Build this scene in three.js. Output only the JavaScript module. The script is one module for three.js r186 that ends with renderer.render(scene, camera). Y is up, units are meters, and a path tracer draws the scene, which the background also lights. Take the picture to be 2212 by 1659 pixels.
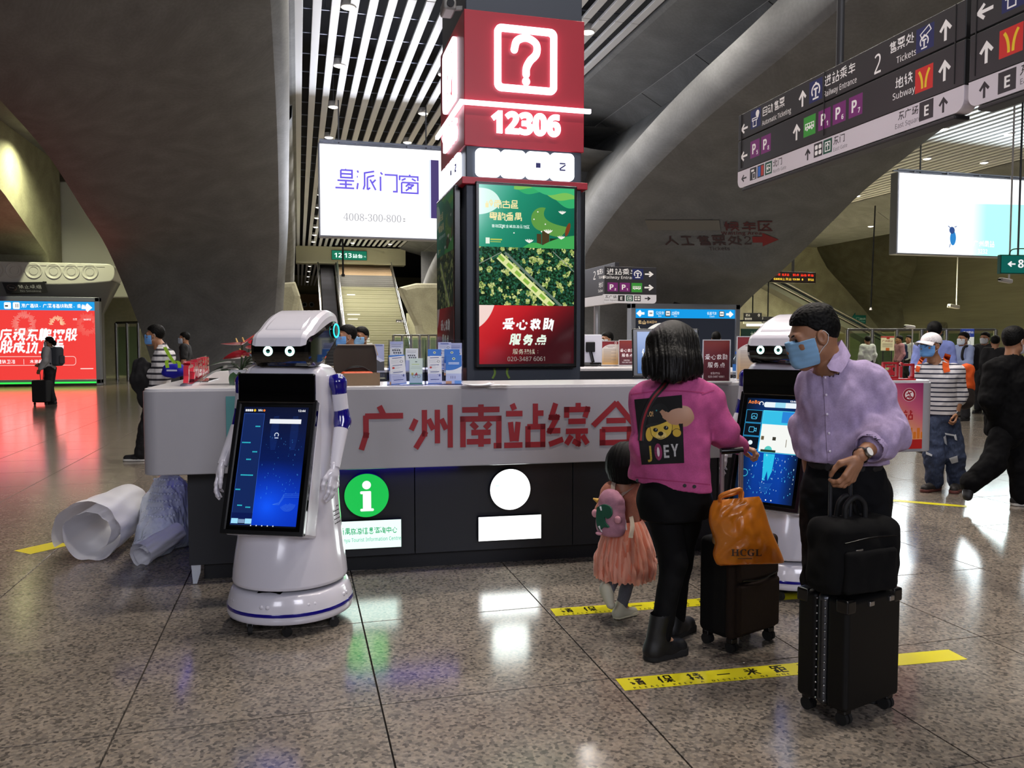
import * as THREE from 'three';
import { RoundedBoxGeometry } from 'three/addons/geometries/RoundedBoxGeometry.js';
import { mergeGeometries } from 'three/addons/utils/BufferGeometryUtils.js';
import { RectAreaLightUniformsLib } from 'three/addons/lights/RectAreaLightUniformsLib.js';
import { createNoise3D } from 'simplex-noise';

// ---------------------------------------------------------------- camera, sky, exposure
const W = 2212, H = 1659, FPX = 1740, EYE = 1.5;
const PITCH = Math.atan((H / 2 - 740) / FPX), YAW = Math.atan(461 / FPX);
const scene = new THREE.Scene();
const camera = new THREE.PerspectiveCamera(2 * Math.atan(H / 2 / FPX) * 180 / Math.PI, W / H, 0.05, 300);
camera.rotation.order = 'YXZ';
camera.position.set(0, EYE, 0);
camera.rotation.set(-PITCH, -YAW, 0);
const renderer = new THREE.WebGLRenderer({ antialias: true });
renderer.toneMapping = THREE.LinearToneMapping;
renderer.toneMappingExposure = 1.0;
renderer.shadowMap.enabled = true;
RectAreaLightUniformsLib.init();
scene.background = new THREE.Color(0x000000);      // a closed hall at night: no sky is seen

// lamp strengths (candela, nits in three.js units)
const DOWNLIGHT = 56, AD_GLOW = 13, SIGN_GLOW = 3.0;

// ---------------------------------------------------------------- helpers
const V = (x = 0, y = 0, z = 0) => new THREE.Vector3(x, y, z);
const RIGHT = V(Math.cos(YAW), 0, Math.sin(YAW)), FWD = V(Math.sin(YAW), 0, -Math.cos(YAW));
function ray(px, py) {                               // direction of a pixel of the photograph, unit depth
  const u = (px - W / 2) / FPX, v = (H / 2 - py) / FPX, f = Math.cos(PITCH) + v * Math.sin(PITCH);
  return RIGHT.clone().multiplyScalar(u / f).add(FWD).add(V(0, (v * Math.cos(PITCH) - Math.sin(PITCH)) / f, 0));
}
const along = (r, t) => r.multiplyScalar(t).add(V(0, EYE, 0));
const at = (px, py, depth) => along(ray(px, py), depth);
const onY = (px, py, y = 0) => { const r = ray(px, py); return along(r, (y - EYE) / r.y); };
const onX = (px, py, x) => { const r = ray(px, py); return along(r, x / r.x); };
const onZ = (px, py, z) => { const r = ray(px, py); return along(r, z / r.z); };
let seed = 12345;
const rnd = (a = 0, b = 1) => { seed = (seed * 1664525 + 1013904223) >>> 0; return a + (b - a) * seed / 4294967296; };
const noise3 = createNoise3D(() => rnd());
const lerp = (a, b, t) => a + (b - a) * t, clamp = (x, a = 0, b = 1) => Math.min(b, Math.max(a, x));
const smooth = (a, b, x) => { const t = clamp((x - a) / (b - a)); return t * t * (3 - 2 * t); };

const used = {};
function numbered(name) { const n = used[name] = (used[name] ?? -1) + 1; return n ? name + '_' + String(n).padStart(3, '0') : name; }
function tag(o, label, category, group) {
  o.userData = { ...o.userData, label, category };
  if (group) o.userData.group = group;
  return o;
}
function thing(name, label, category, pos = V(), turn = 0, group) {
  const o = new THREE.Group(); o.name = numbered(name); scene.add(o);
  o.position.copy(pos); o.rotation.y = turn;
  return tag(o, label, category, group);
}
function part(name, geo, mat, parent, label) {
  const m = new THREE.Mesh(Array.isArray(geo) ? merge(geo) : geo, mat);
  m.name = name; m.castShadow = m.receiveShadow = true; parent.add(m);
  if (label) m.userData.label = label;
  return m;
}
function solo(name, geo, mat, label, category, pos = V(), turn = 0, group) {
  const m = part(numbered(name), geo, mat, scene);
  m.position.copy(pos); m.rotation.y = turn;
  return tag(m, label, category, group);
}
function struct(name, geo, mat) { const m = part(numbered(name), geo, mat, scene); m.userData.kind = 'structure'; return m; }
function structGroup(name) { const o = new THREE.Group(); o.name = numbered(name); o.userData.kind = 'structure'; scene.add(o); return o; }
function copyOf(root, label, pos, turn) {
  const c = root.clone(); c.name = numbered(root.name.replace(/_\d{3}$/, '')); scene.add(c);
  c.userData = { ...root.userData, label }; if (pos) c.position.copy(pos); if (turn !== undefined) c.rotation.y = turn;
  return c;
}
function merge(list) {
  const out = [];
  for (const g0 of list.flat()) {
    const g = g0.index ? g0.toNonIndexed() : g0.clone();
    if (!g.attributes.normal) g.computeVertexNormals();
    if (!g.attributes.uv) g.setAttribute('uv', new THREE.BufferAttribute(new Float32Array(g.attributes.position.count * 2), 2));
    for (const k of Object.keys(g.attributes)) if (!['position', 'normal', 'uv'].includes(k)) g.deleteAttribute(k);
    g.morphAttributes = {};
    out.push(g);
  }
  return out.length === 1 ? out[0] : mergeGeometries(out);
}
// geometry makers
const box = (w, h, d, x = 0, y = 0, z = 0) => new THREE.BoxGeometry(w, h, d).translate(x, y, z);
const rbox = (w, h, d, x = 0, y = 0, z = 0, r = 0.01, s = 2) => new RoundedBoxGeometry(w, h, d, s, Math.min(r, w / 2.01, h / 2.01, d / 2.01)).translate(x, y, z);
const cyl = (r0, r1, h, x = 0, y = 0, z = 0, n = 24) => new THREE.CylinderGeometry(r1, r0, h, n).translate(x, y, z);
const ball = (r, x = 0, y = 0, z = 0, sx = 1, sy = 1, sz = 1, n = 20) => new THREE.SphereGeometry(r, n, Math.ceil(n * 0.7)).scale(sx, sy, sz).translate(x, y, z);
const tube = (pts, r, n = 8, seg, closed = false) => new THREE.TubeGeometry(new THREE.CatmullRomCurve3(pts, closed, 'centripetal'), seg ?? Math.max(8, pts.length * 6), r, n, closed);
function rod(a, b, r, r2 = r, n = 12) {
  const d = b.clone().sub(a), g = new THREE.CylinderGeometry(r2, r, d.length(), n);
  g.applyQuaternion(new THREE.Quaternion().setFromUnitVectors(V(0, 1, 0), d.clone().normalize()));
  const m = a.clone().add(b).multiplyScalar(0.5); return g.translate(m.x, m.y, m.z);
}
function barBetween(a, b, w, h) {                    // square bar
  const d = b.clone().sub(a), g = new THREE.BoxGeometry(w, d.length(), h);
  g.applyQuaternion(new THREE.Quaternion().setFromUnitVectors(V(0, 1, 0), d.clone().normalize()));
  const m = a.clone().add(b).multiplyScalar(0.5); return g.translate(m.x, m.y, m.z);
}
function shapeOf(pts) { const s = new THREE.Shape(); pts.forEach(([x, y], i) => (i ? s.lineTo(x, y) : s.moveTo(x, y))); return s; }
function roundRect(w, h, r, x = 0, y = 0) {
  const s = new THREE.Shape(), a = x - w / 2, b = y - h / 2;
  s.moveTo(a + r, b); s.lineTo(a + w - r, b); s.absarc(a + w - r, b + r, r, -Math.PI / 2, 0); s.lineTo(a + w, b + h - r); s.absarc(a + w - r, b + h - r, r, 0, Math.PI / 2);
  s.lineTo(a + r, b + h); s.absarc(a + r, b + h - r, r, Math.PI / 2, Math.PI); s.lineTo(a, b + r); s.absarc(a + r, b + r, r, Math.PI, Math.PI * 1.5);
  return s;
}
const extrude = (shape, depth, bevel = 0, seg = 8) => new THREE.ExtrudeGeometry(shape, { depth, bevelEnabled: bevel > 0, bevelSize: bevel, bevelThickness: bevel, bevelSegments: 2, curveSegments: seg });
const lathe = (pts, n = 40) => new THREE.LatheGeometry(pts.map(([x, y]) => new THREE.Vector2(x, y)), n);
function plane(w, h, x = 0, y = 0, z = 0) { return new THREE.PlaneGeometry(w, h).translate(x, y, z); }
// a sheet from a grid of points: rows[i][j]
function sheet(rows, flip = false) {
  const n = rows.length, m = rows[0].length, p = [], uv = [], idx = [];
  let run = 0;
  for (let i = 0; i < n; i++) {
    if (i) run += rows[i][0].distanceTo(rows[i - 1][0]);
    let across = 0;
    for (let j = 0; j < m; j++) { if (j) across += rows[i][j].distanceTo(rows[i][j - 1]); p.push(...rows[i][j].toArray()); uv.push(across, run); }
  }
  for (let i = 0; i + 1 < n; i++) for (let j = 0; j + 1 < m; j++) { const a = i * m + j, b = a + 1, c = a + m, d = c + 1; flip ? idx.push(a, c, b, b, c, d) : idx.push(a, b, c, b, d, c); }
  const g = new THREE.BufferGeometry(); g.setAttribute('position', new THREE.Float32BufferAttribute(p, 3)); g.setAttribute('uv', new THREE.Float32BufferAttribute(uv, 2)); g.setIndex(idx); g.computeVertexNormals();
  return g;
}
// ---------------------------------------------------------------- implicit surfaces (for bodies, clothes, bags)
function smin(a, b, k) { if (k <= 0) return Math.min(a, b); const h = Math.max(k - Math.abs(a - b), 0) / k; return Math.min(a, b) - h * h * k * 0.25; }
const smax = (a, b, k) => -smin(-a, -b, k);
// a bone: tapered capsule a->b, radii ra->rb, optionally flattened along n by factor k
function bone(a, b, ra, rb, n, k = 1) {
  const ax = a.x, ay = a.y, az = a.z, dx = b.x - ax, dy = b.y - ay, dz = b.z - az, l2 = dx * dx + dy * dy + dz * dz || 1e-9, q = 1 / k - 1;
  return (x, y, z, grow = 0) => {
    let ex = x - ax, ey = y - ay, ez = z - az;
    if (n) { const s = (ex * n.x + ey * n.y + ez * n.z), t0 = clamp((ex * dx + ey * dy + ez * dz) / l2), sn = s - t0 * (dx * n.x + dy * n.y + dz * n.z); ex += n.x * sn * q; ey += n.y * sn * q; ez += n.z * sn * q; }
    const t = clamp((ex * dx + ey * dy + ez * dz) / l2);
    ex -= dx * t; ey -= dy * t; ez -= dz * t;
    return Math.sqrt(ex * ex + ey * ey + ez * ez) - (ra + (rb - ra) * t) - grow;
  };
}
const union = (list, k = 0.03, grow = 0) => (x, y, z) => { let d = 1e9; for (const f of list) d = smin(d, f(x, y, z, grow), k); return d; };
function ell(c, rx, ry, rz) { return (x, y, z, grow = 0) => { const a = (x - c.x) / (rx + grow), b = (y - c.y) / (ry + grow), d = (z - c.z) / (rz + grow), l = Math.sqrt(a * a + b * b + d * d), g = Math.sqrt((a / (rx + grow)) ** 2 + (b / (ry + grow)) ** 2 + (d / (rz + grow)) ** 2); return g < 1e-9 ? -Math.min(rx, ry, rz) : l * (l - 1) / g; }; }
// naive surface nets over a box
function nets(f, lo, hi, cell) {
  const nx = Math.ceil((hi.x - lo.x) / cell) + 1, ny = Math.ceil((hi.y - lo.y) / cell) + 1, nz = Math.ceil((hi.z - lo.z) / cell) + 1;
  const val = new Float32Array(nx * ny * nz), id = (i, j, k) => i + nx * (j + ny * k);
  for (let k = 0; k < nz; k += 2) for (let j = 0; j < ny; j += 2) for (let i = 0; i < nx; i += 2) {
    const v = f(lo.x + i * cell, lo.y + j * cell, lo.z + k * cell), far = Math.abs(v) > cell * 5;
    for (let c = 0; c < 2 && k + c < nz; c++) for (let b = 0; b < 2 && j + b < ny; b++) for (let a = 0; a < 2 && i + a < nx; a++)
      val[id(i + a, j + b, k + c)] = far || !(a | b | c) ? v : f(lo.x + (i + a) * cell, lo.y + (j + b) * cell, lo.z + (k + c) * cell);
  }
  const pos = [], cells = new Int32Array(nx * ny * nz).fill(-1), idx = [];
  for (let k = 0; k + 1 < nz; k++) for (let j = 0; j + 1 < ny; j++) for (let i = 0; i + 1 < nx; i++) {
    let mask = 0, n = 0, sx = 0, sy = 0, sz = 0; const c = [];
    for (let b = 0; b < 8; b++) { const v = val[id(i + (b & 1), j + ((b >> 1) & 1), k + (b >> 2))]; c.push(v); if (v < 0) mask |= 1 << b; }
    if (mask === 0 || mask === 255) continue;
    for (const [a, b] of EDGES) if ((mask >> a & 1) !== (mask >> b & 1)) { const t = c[a] / (c[a] - c[b]); n++; sx += lerp(a & 1, b & 1, t); sy += lerp(a >> 1 & 1, b >> 1 & 1, t); sz += lerp(a >> 2, b >> 2, t); }
    cells[id(i, j, k)] = pos.length / 3; pos.push(lo.x + (i + sx / n) * cell, lo.y + (j + sy / n) * cell, lo.z + (k + sz / n) * cell);
  }
  const quad = (a, b, c, d, flip) => { if (a < 0 || b < 0 || c < 0 || d < 0) return; flip ? idx.push(a, c, b, a, d, c) : idx.push(a, b, c, a, c, d); };
  for (let k = 1; k + 1 < nz; k++) for (let j = 1; j + 1 < ny; j++) for (let i = 1; i + 1 < nx; i++) {
    const s = val[id(i, j, k)] < 0;
    if (s !== val[id(i + 1, j, k)] < 0) quad(cells[id(i, j - 1, k - 1)], cells[id(i, j, k - 1)], cells[id(i, j, k)], cells[id(i, j - 1, k)], !s);
    if (s !== val[id(i, j + 1, k)] < 0) quad(cells[id(i - 1, j, k - 1)], cells[id(i - 1, j, k)], cells[id(i, j, k)], cells[id(i, j, k - 1)], !s);
    if (s !== val[id(i, j, k + 1)] < 0) quad(cells[id(i - 1, j - 1, k)], cells[id(i, j - 1, k)], cells[id(i, j, k)], cells[id(i - 1, j, k)], !s);
  }
  const g = new THREE.BufferGeometry(), nor = new Float32Array(pos.length), uv = new Float32Array(pos.length / 3 * 2), e = cell * 0.5;
  for (let v = 0; v < pos.length; v += 3) {
    const [x, y, z] = [pos[v], pos[v + 1], pos[v + 2]];
    let a = f(x + e, y, z) - f(x - e, y, z), b = f(x, y + e, z) - f(x, y - e, z), c = f(x, y, z + e) - f(x, y, z - e); const l = Math.hypot(a, b, c) || 1;
    nor[v] = a / l; nor[v + 1] = b / l; nor[v + 2] = c / l; uv[v / 3 * 2] = x * 0.8 + z * 0.6; uv[v / 3 * 2 + 1] = y;
  }
  g.setAttribute('position', new THREE.Float32BufferAttribute(pos, 3)); g.setAttribute('normal', new THREE.BufferAttribute(nor, 3)); g.setAttribute('uv', new THREE.BufferAttribute(uv, 2)); g.setIndex(idx);
  return g;
}
const EDGES = [[0, 1], [2, 3], [4, 5], [6, 7], [0, 2], [1, 3], [4, 6], [5, 7], [0, 4], [1, 5], [2, 6], [3, 7]];

// ---------------------------------------------------------------- materials
function canvas(w, h, draw) {
  const c = document.createElement('canvas'); c.width = w; c.height = h;
  draw(c.getContext('2d'), w, h);
  const t = new THREE.CanvasTexture(c); t.colorSpace = THREE.SRGBColorSpace; t.anisotropy = 8;
  return t;
}
const mat = (color, roughness = 0.6, o = {}) => new THREE.MeshPhysicalMaterial({ color, roughness, ...o });
const glow = (color, strength) => new THREE.MeshStandardMaterial({ color: 0x111111, roughness: 0.5, emissive: color, emissiveIntensity: strength });
const screenMat = (map, strength, rough = 0.12) => new THREE.MeshPhysicalMaterial({ color: 0x050505, roughness: rough, emissive: 0xffffff, emissiveMap: map, emissiveIntensity: strength });
const printMat = (map, rough = 0.5, o = {}) => new THREE.MeshPhysicalMaterial({ map, roughness: rough, ...o });
function dataTex(n, m, fn, srgb, repeat = true) {
  const d = new Uint8Array(n * m * 4);
  for (let j = 0; j < m; j++) for (let i = 0; i < n; i++) { const c = fn(i, j); const o = (j * n + i) * 4; d[o] = c[0]; d[o + 1] = c[1]; d[o + 2] = c[2]; d[o + 3] = 255; }
  const t = new THREE.DataTexture(d, n, m); t.magFilter = t.minFilter = THREE.LinearFilter; if (repeat) t.wrapS = t.wrapT = THREE.RepeatWrapping; if (srgb) t.colorSpace = THREE.SRGBColorSpace; t.needsUpdate = true; return t;
}
const tileNoise = (i, j, n, s, o = 0) => { const a = i / n * 2 * Math.PI, b = j / n * 2 * Math.PI, r = s / (2 * Math.PI); return noise3(Math.cos(a) * r + o, Math.sin(a) * r + Math.cos(b) * r, Math.sin(b) * r + o * 0.7); };
const weaveTex = dataTex(128, 128, (i, j) => { const a = ((i >> 1) + (j >> 1)) & 1, n = 128 + (a ? 50 : -50) + rnd(-30, 30); return [n, n, n]; });
const fabricTone = dataTex(256, 256, (i, j) => { const n = 236 + tileNoise(i, j, 256, 14) * 10 + rnd(-8, 8); return [n, n, n]; }, true);
const cloth = (color, rough = 0.9, rep = 60) => { const b = weaveTex.clone(); b.repeat.set(rep, rep); return new THREE.MeshPhysicalMaterial({ color, roughness: rough, map: fabricTone, bumpMap: b, bumpScale: 0.0005, sheen: 0.12, sheenRoughness: 0.6, sheenColor: new THREE.Color(color), specularIntensity: 0.5 }); };
const M = {
  white: mat(0xd6d4de, 0.22, { clearcoat: 0.6, clearcoatRoughness: 0.08 }), whiteMatt: mat(0xd2d0d2, 0.5), navy: mat(0x100878, 0.18, { clearcoat: 1, clearcoatRoughness: 0.05 }),
  black: mat(0x08080a, 0.25), blackMatt: mat(0x0c0c0e, 0.7), glassBlack: mat(0x030304, 0.06, { clearcoat: 1, clearcoatRoughness: 0.03 }), rubber: mat(0x141414, 0.75),
  steel: mat(0xb8b8ba, 0.28, { metalness: 1 }), darkSteel: mat(0x55565a, 0.35, { metalness: 1 }), alu: mat(0x8f96a6, 0.4, { metalness: 0.7 }), skin: mat(0xb98a6a, 0.55), hair: mat(0x0b0908, 0.5, { sheen: 0.3, sheenColor: new THREE.Color(0x403830) }),
  mask: mat(0x8dbce6, 0.85), maskBlue: mat(0x6fa8ea, 0.85), clear: mat(0xffffff, 0.05, { transmission: 1, thickness: 0, ior: 1.45 }),
};
// ---------------------------------------------------------------- a small stroke alphabet for the Chinese lettering
// Each sign is strokes on a 10 x 10 grid (pairs of digits are points), or name:x0y0x1y1 = another sign fitted into that box.
const GLYPH = {
  yan: '2041 0545 4548 4886', ren: '6005 4349', shou: '0292 505938 0796', shui: '1031 0323 0926', jin: '5004 3383 1686 5359 5987', huo: '1325 8274 505519 5599', 口: '1191991911', 日: '1191991911 1595',
  月: '20808969 202609 2383 2686', 木: '0393 5059 5308 5398', 土: '1494 5059 0999', 王: '1191 2585 0999 5159', 心: '1407 3338497987 5163 8395', 车: '1292 402494 0797 5359', 力: '02827958 404409', 又: '118119 2399',
  mian: '5054 09049489', 立: '4051 1292 3448 7468 0999', 占: '5055 5292 1595991915', si: '4013530676 0998', 示: '1080 0494 545938 2609 7699', cao: '0595 3039 7079', fang: '4051 0292 323509 35857958',
  站: '立:0049 占:5099', 综: 'si:0039 mian:4093 示:4499', 合: '5005 5095 3474 2686892926', 广: '4052 1292 121609', 州: '1305 313619 4355 6168 7385 9099', 南: '1191 5053 1913939989 3445 7465 3676 2878 5659',
  番: '8021 5055 0393 5305 5395 2686892926 5659 2787', 禺: '2080842420 2282 5058 1916969989 3877', lv: '2003 1292 8335 3539 3958 5599 8667', 旅: 'fang:0049 lv:4099', you: '2003 1292 248456 565939 0797', 游: 'shui:0029 fang:2069 you:6099',
  言: '4050 0191 2383 2585 2787892927', 信: 'ren:0029 言:3099', 自: '5041 1191991911 1494 1696', 息: '自:2075 心:0699', 次: '0122 0625 5033 429284 625639 5699', 咨: '次:0095 口:2698', xun: '3004 22929979 2464682824 2666', 询: 'yan:0039 xun:4099',
  中: '1292961612 5059', 山: '13199993 5059', 令: '5004 5094 4354 258557 4668', 岭: '山:0239 令:4099', 古: '0292 5055 1595991915', 邑: '2080832320 1585 8587 8717 15199998 5557', 粤: '5041 1191951511 5155 1393 0696 3627878959',
  yun: '3004 22929979 3454 2776', 韵: '立:0044 日:0549 yun:5099', 首: '3041 7061 0292 5243 2383892923 2585 2787', bi: '101948 1444 606879 7999 9997 9264', 批: 'shou:0039 bi:4099', 国: '0090990900 2272 3565 2777 5257 6676',
  shi: '1080 5003 32656959 4406 5609 8264 6499', 家: 'mian:0093 shi:0399', 全: '5005 5095 2474 2676 0999 5459', huoo: '0292 506699 9997 0434360604 0847 8449 7081', 域: '土:0038 huoo:3099', jie: '10808464 1018299997', 范: 'cao:0093 shui:0439 jie:4499',
  区: '90000999 7228 3388', 爱: '8011 2233 5153 8273 05049495 1686 4609 3777 7739 4899', qiu: '0292 505938 1435 5518 5598 8364 7081', pu: '4004 3292 825609 246799', 救: 'qiu:0059 pu:5099', qie: '28208088 2383 2686 0998', 助: 'qie:0049 力:5099',
  fu: '10808363 1019 258539 3699', 服: '月:0049 fu:5099', 务: '4013 318105 3295 16867959 544719', 点: '占:1096 1809 3849 6879 8899', wan: '02828799 404409 1446', 热: 'shou:0046 wan:5096 1809 3849 6879 8899', jian: '1392 0695 406799 9997 9629 7081', 线: 'si:0039 jian:3099',
  云: '1181 0494 442888 7699', 动: '云:0049 力:5099', zhui: '3004 2229 2292 6269 2484 2686 2999 5061', 售: 'zhui:1096 口:2799', 票: '0090 1181841411 3034 6064 2575 0797 575949 2809 7899', jing: '1292 0595 303519 7079', chuo: '1022 04242709 283999', 进: 'jing:3097 chuo:0099',
  乘: '8021 0292 5159 3436 1434 0636 7476 7494 7696 5619 5699', 处: '3005 22524509 143799 7077 7395', ye: '04828666 4047 2228399997', 地: '土:0038 ye:3099', 失: '3013 2292 0595 505509 5599', 铁: 'jin:0039 失:4099', 东: '1191 402585 545949 3609 7699',
  chang: '118125958969 6529 4508', 场: '土:0038 chang:3099', 门: '1021 1219 31919979', 北: '3039 0333 0837 6068 687999 9997 9264', hou: '0207 2181 8183 1393 4325 3494 1696 646629 6699', 候: 'ren:0029 hou:2099', 人: '504509 5499', 工: '1181 5159 0999',
  京: '4051 0191 2383852523 555949 2709 7799', 高: '4051 0191 3272743432 1915959989 3777793937', shen: '02009092 4114 6194 0696 5459 5609 5699', 深: 'shui:0029 shen:3099', gang: '0292 3034 7074 0494 3407 6497 36767737 37398988', 港: 'shui:0029 gang:3099',
  bei: '17108087 525619 6799', gou: '3004 22929979 442867 6678', 购: 'bei:0049 gou:5099', 庆: '4051 1191 111609 3494 636539 6599', yi: '4051 038307 4549 6586', xiong: '1080841410 343709 646879 7999 9997', 祝: 'yi:0039 xiong:4099', niao: '5031 16118184 8464 3354 16969979 0878', 鹏: '月:0029 月:3059 niao:6099',
  kong: '5051 03019193 3214 6284 2676 5659 0999', 控: 'shou:0039 kong:4099', shu: '202204 20707393 158509 2699', 股: '月:0049 shu:5099', 成: '1292 121609 14444737 506699 9997 8449 7081', 功: '工:0139 力:4099', 上: '4049 4484 0999', 市: '4051 0292 1814949888 5259',
  整: '木:0045 pu:5095 1696 5659 5888 2729 0999', 装: '2024 0112 0423 4292 6064 5484 0595 4509 3639 3958 5599 8667', 卫: '11818666 4149 0999', gu: '3003 6093 5206 5296 2686892926', 浴: 'shui:0029 gu:3099', fan: '80111609 148429 3599', 板: '木:0039 fan:4099', 公: '3005 6095 442888 7699',
  交: '4051 0292 3315 7395 7509 3599', 出: '5059 21248481 15199995', he: '8021 0393 5159 5308 5397', 租: 'he:0049 qie:5099', 长: '8043 0494 303967 4499', yu: '5004 5094 3373 1595 535949 3618 7698', 途: 'yu:3098 chuo:0099', qi: '3004 2191 2383 057589 8999 9998', 汽: 'shui:0029 qi:3099',
  禁: '木:0045 木:5095 示:1599', 止: '5059 5484 2329 0999', ji: '10706383 8319 303409 3499', 吸: '口:0237 ji:4099', yin: '0090990900 2373 525527 5577', 烟: 'huo:0049 yin:5099', bai: '5041 1191991911 1595', 皇: 'bai:2084 王:0599', pai: '80111709 8233 3339 3958 5499 9466', 派: 'shui:0029 pai:3099',
  窗: '5051 03019193 3213 6283 1494991914 5436 457538 4667', qing: '0191 1282 5054 0494 2925858979 2686 2888', 请: 'yan:0039 qing:4099', dai: '2080842420 0696 5459 5619 5699', 保: 'ren:0029 dai:3099', si4: '1181 5053 0393 0696 747959 2748', 持: 'shou:0039 si4:4099', 一: '0595', 米: '5059 0494 1133 8163 5409 5499',
  zu: '1080831310 5359 5686 2529 0998', ju: '90000999 03838606', 距: 'zu:0049 ju:5099', 离: '4051 0191 3254 6234 13158583 0906969989 5538 3878', nv: '401689 735709 0393', tai: '401483 6294 2686892926', 台: 'tai:0099', 始: 'nv:0049 tai:5099', 发: '302393 504509 458529 4799 7081', zhi: '0191 411484 1686 5459 0998', dao: '2127 808959', 到: 'zhi:0069 dao:7099',
  求: 'qiu:0099', 状: '2029 0112 0624 quan:3099', quan: '0393 504509 5499 7081', bu: '3039 3466', 补: 'yi:0059 bu:6099', '、': '2647', '：': '4353 4757', '（': '60423659', '）': '30626739',
};
const strokeCache = {};
function strokes(ch) {                               // polylines with coordinates 0..1, y down
  if (strokeCache[ch]) return strokeCache[ch];
  const out = [];
  for (const tok of (GLYPH[ch] ?? '').split(' ')) {
    if (!tok) continue;
    const m = /^(.+):(\d)(\d)(\d)(\d)$/.exec(tok);
    if (m) { const [x0, y0, x1, y1] = m.slice(2).map((d) => d / 9); for (const s of strokes(m[1])) out.push(s.map(([x, y]) => [lerp(x0, x1, x), lerp(y0, y1, y)])); } else { const s = []; for (let i = 0; i + 1 < tok.length; i += 2) s.push([tok[i] / 9, tok[i + 1] / 9]); out.push(s); }
  }
  return strokeCache[ch] = out;
}
const isHan = (ch) => GLYPH[ch] !== undefined && ch.charCodeAt(0) > 255;
// write text on a canvas: x,y = left/top of the line, size = height of a sign
function write(c, text, x, y, size, o = {}) {
  const { color = '#fff', weight = 0.1, font = 'sans-serif', bold = false, gap = 0.08, align = 'left', squeeze = 1, slant = 0 } = o;
  const wide = [...text].map((ch) => { if (isHan(ch)) return size * squeeze * (1 + gap); c.font = (bold ? 'bold ' : '') + size * 1.12 + 'px ' + font; return c.measureText(ch).width * squeeze + (o.track ?? 0); });
  const total = wide.reduce((a, b) => a + b, 0);
  let px = align === 'center' ? x - total / 2 : align === 'right' ? x - total : x;
  c.fillStyle = c.strokeStyle = color;
  [...text].forEach((ch, i) => {
    c.save(); c.translate(px, y); c.transform(1, 0, -slant, 1, slant * size, 0); c.scale(squeeze, 1);
    if (isHan(ch)) {
      c.lineWidth = size * weight; c.lineCap = 'butt'; c.lineJoin = 'miter'; c.miterLimit = 3;
      const pad = size * weight * 0.5, k = size - 2 * pad;
      for (const s of strokes(ch)) { c.beginPath(); s.forEach(([a, b], j) => (j ? c.lineTo(pad + a * k, pad + b * k) : c.moveTo(pad + a * k, pad + b * k))); c.stroke(); }
    } else { c.font = (bold ? 'bold ' : '') + size * 1.12 + 'px ' + font; c.textBaseline = 'alphabetic'; c.fillText(ch, 0, size * 0.92); }
    c.restore(); px += wide[i];
  });
  return total;
}
// a sign as thin raised strips (for cut lettering)
function glyphGeo(ch, size, weight, depth) {
  const out = [], w = size * weight;
  strokes(ch).forEach((s, si) => {
    for (let i = 0; i + 1 < s.length; i++) {
      const ax = s[i][0] * size, ay = (1 - s[i][1]) * size, bx = s[i + 1][0] * size, by = (1 - s[i + 1][1]) * size, l = Math.hypot(bx - ax, by - ay), e0 = i ? w * 0.5 : w * 0.12, e1 = i + 2 < s.length ? w * 0.5 : w * 0.12;
      const g = new THREE.BoxGeometry(l + e0 + e1, w, depth + si * 1e-5).translate(l / 2 + (e1 - e0) / 2, 0, (depth + si * 1e-5) / 2);
      g.rotateZ(Math.atan2(by - ay, bx - ax)); out.push(g.translate(ax, ay, 0));
    }
  });
  return merge(out);
}
// ---------------------------------------------------------------- pictograms on a canvas
function arrow(c, x, y, s, dir, color = '#fff', w = 0.17) {
  c.save(); c.translate(x + s / 2, y + s / 2); c.rotate({ up: 0, right: Math.PI / 2, down: Math.PI, left: -Math.PI / 2 }[dir]); c.strokeStyle = color; c.lineWidth = s * w; c.lineJoin = 'miter';
  c.beginPath(); c.moveTo(0, s * 0.5); c.lineTo(0, -s * 0.32); c.moveTo(-s * 0.33, 0); c.lineTo(0, -s * 0.38); c.lineTo(s * 0.33, 0); c.stroke(); c.restore();
}
function railMark(c, x, y, s, color = '#fff') {
  c.save(); c.translate(x, y); c.strokeStyle = c.fillStyle = color; c.lineWidth = s * 0.1;
  c.beginPath(); c.arc(s / 2, s * 0.5, s * 0.32, Math.PI * 0.78, Math.PI * 2.22); c.stroke();
  c.fillRect(s * 0.32, s * 0.36, s * 0.36, s * 0.1); c.fillRect(s * 0.44, s * 0.4, s * 0.12, s * 0.42); c.fillRect(s * 0.26, s * 0.84, s * 0.48, s * 0.09); c.fillRect(s * 0.43, s * 0.08, s * 0.14, s * 0.12); c.restore();
}
function metroMark(c, x, y, s) {
  c.fillStyle = '#d8281f'; c.fillRect(x, y, s, s); c.strokeStyle = '#f4d21c'; c.lineWidth = s * 0.12;
  for (const k of [-1, 1]) { c.beginPath(); c.moveTo(x + s * (0.5 + k * 0.3), y + s * 0.14); c.quadraticCurveTo(x + s * (0.5 + k * 0.09), y + s * 0.4, x + s * (0.5 + k * 0.09), y + s * 0.88); c.stroke(); }
}
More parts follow.
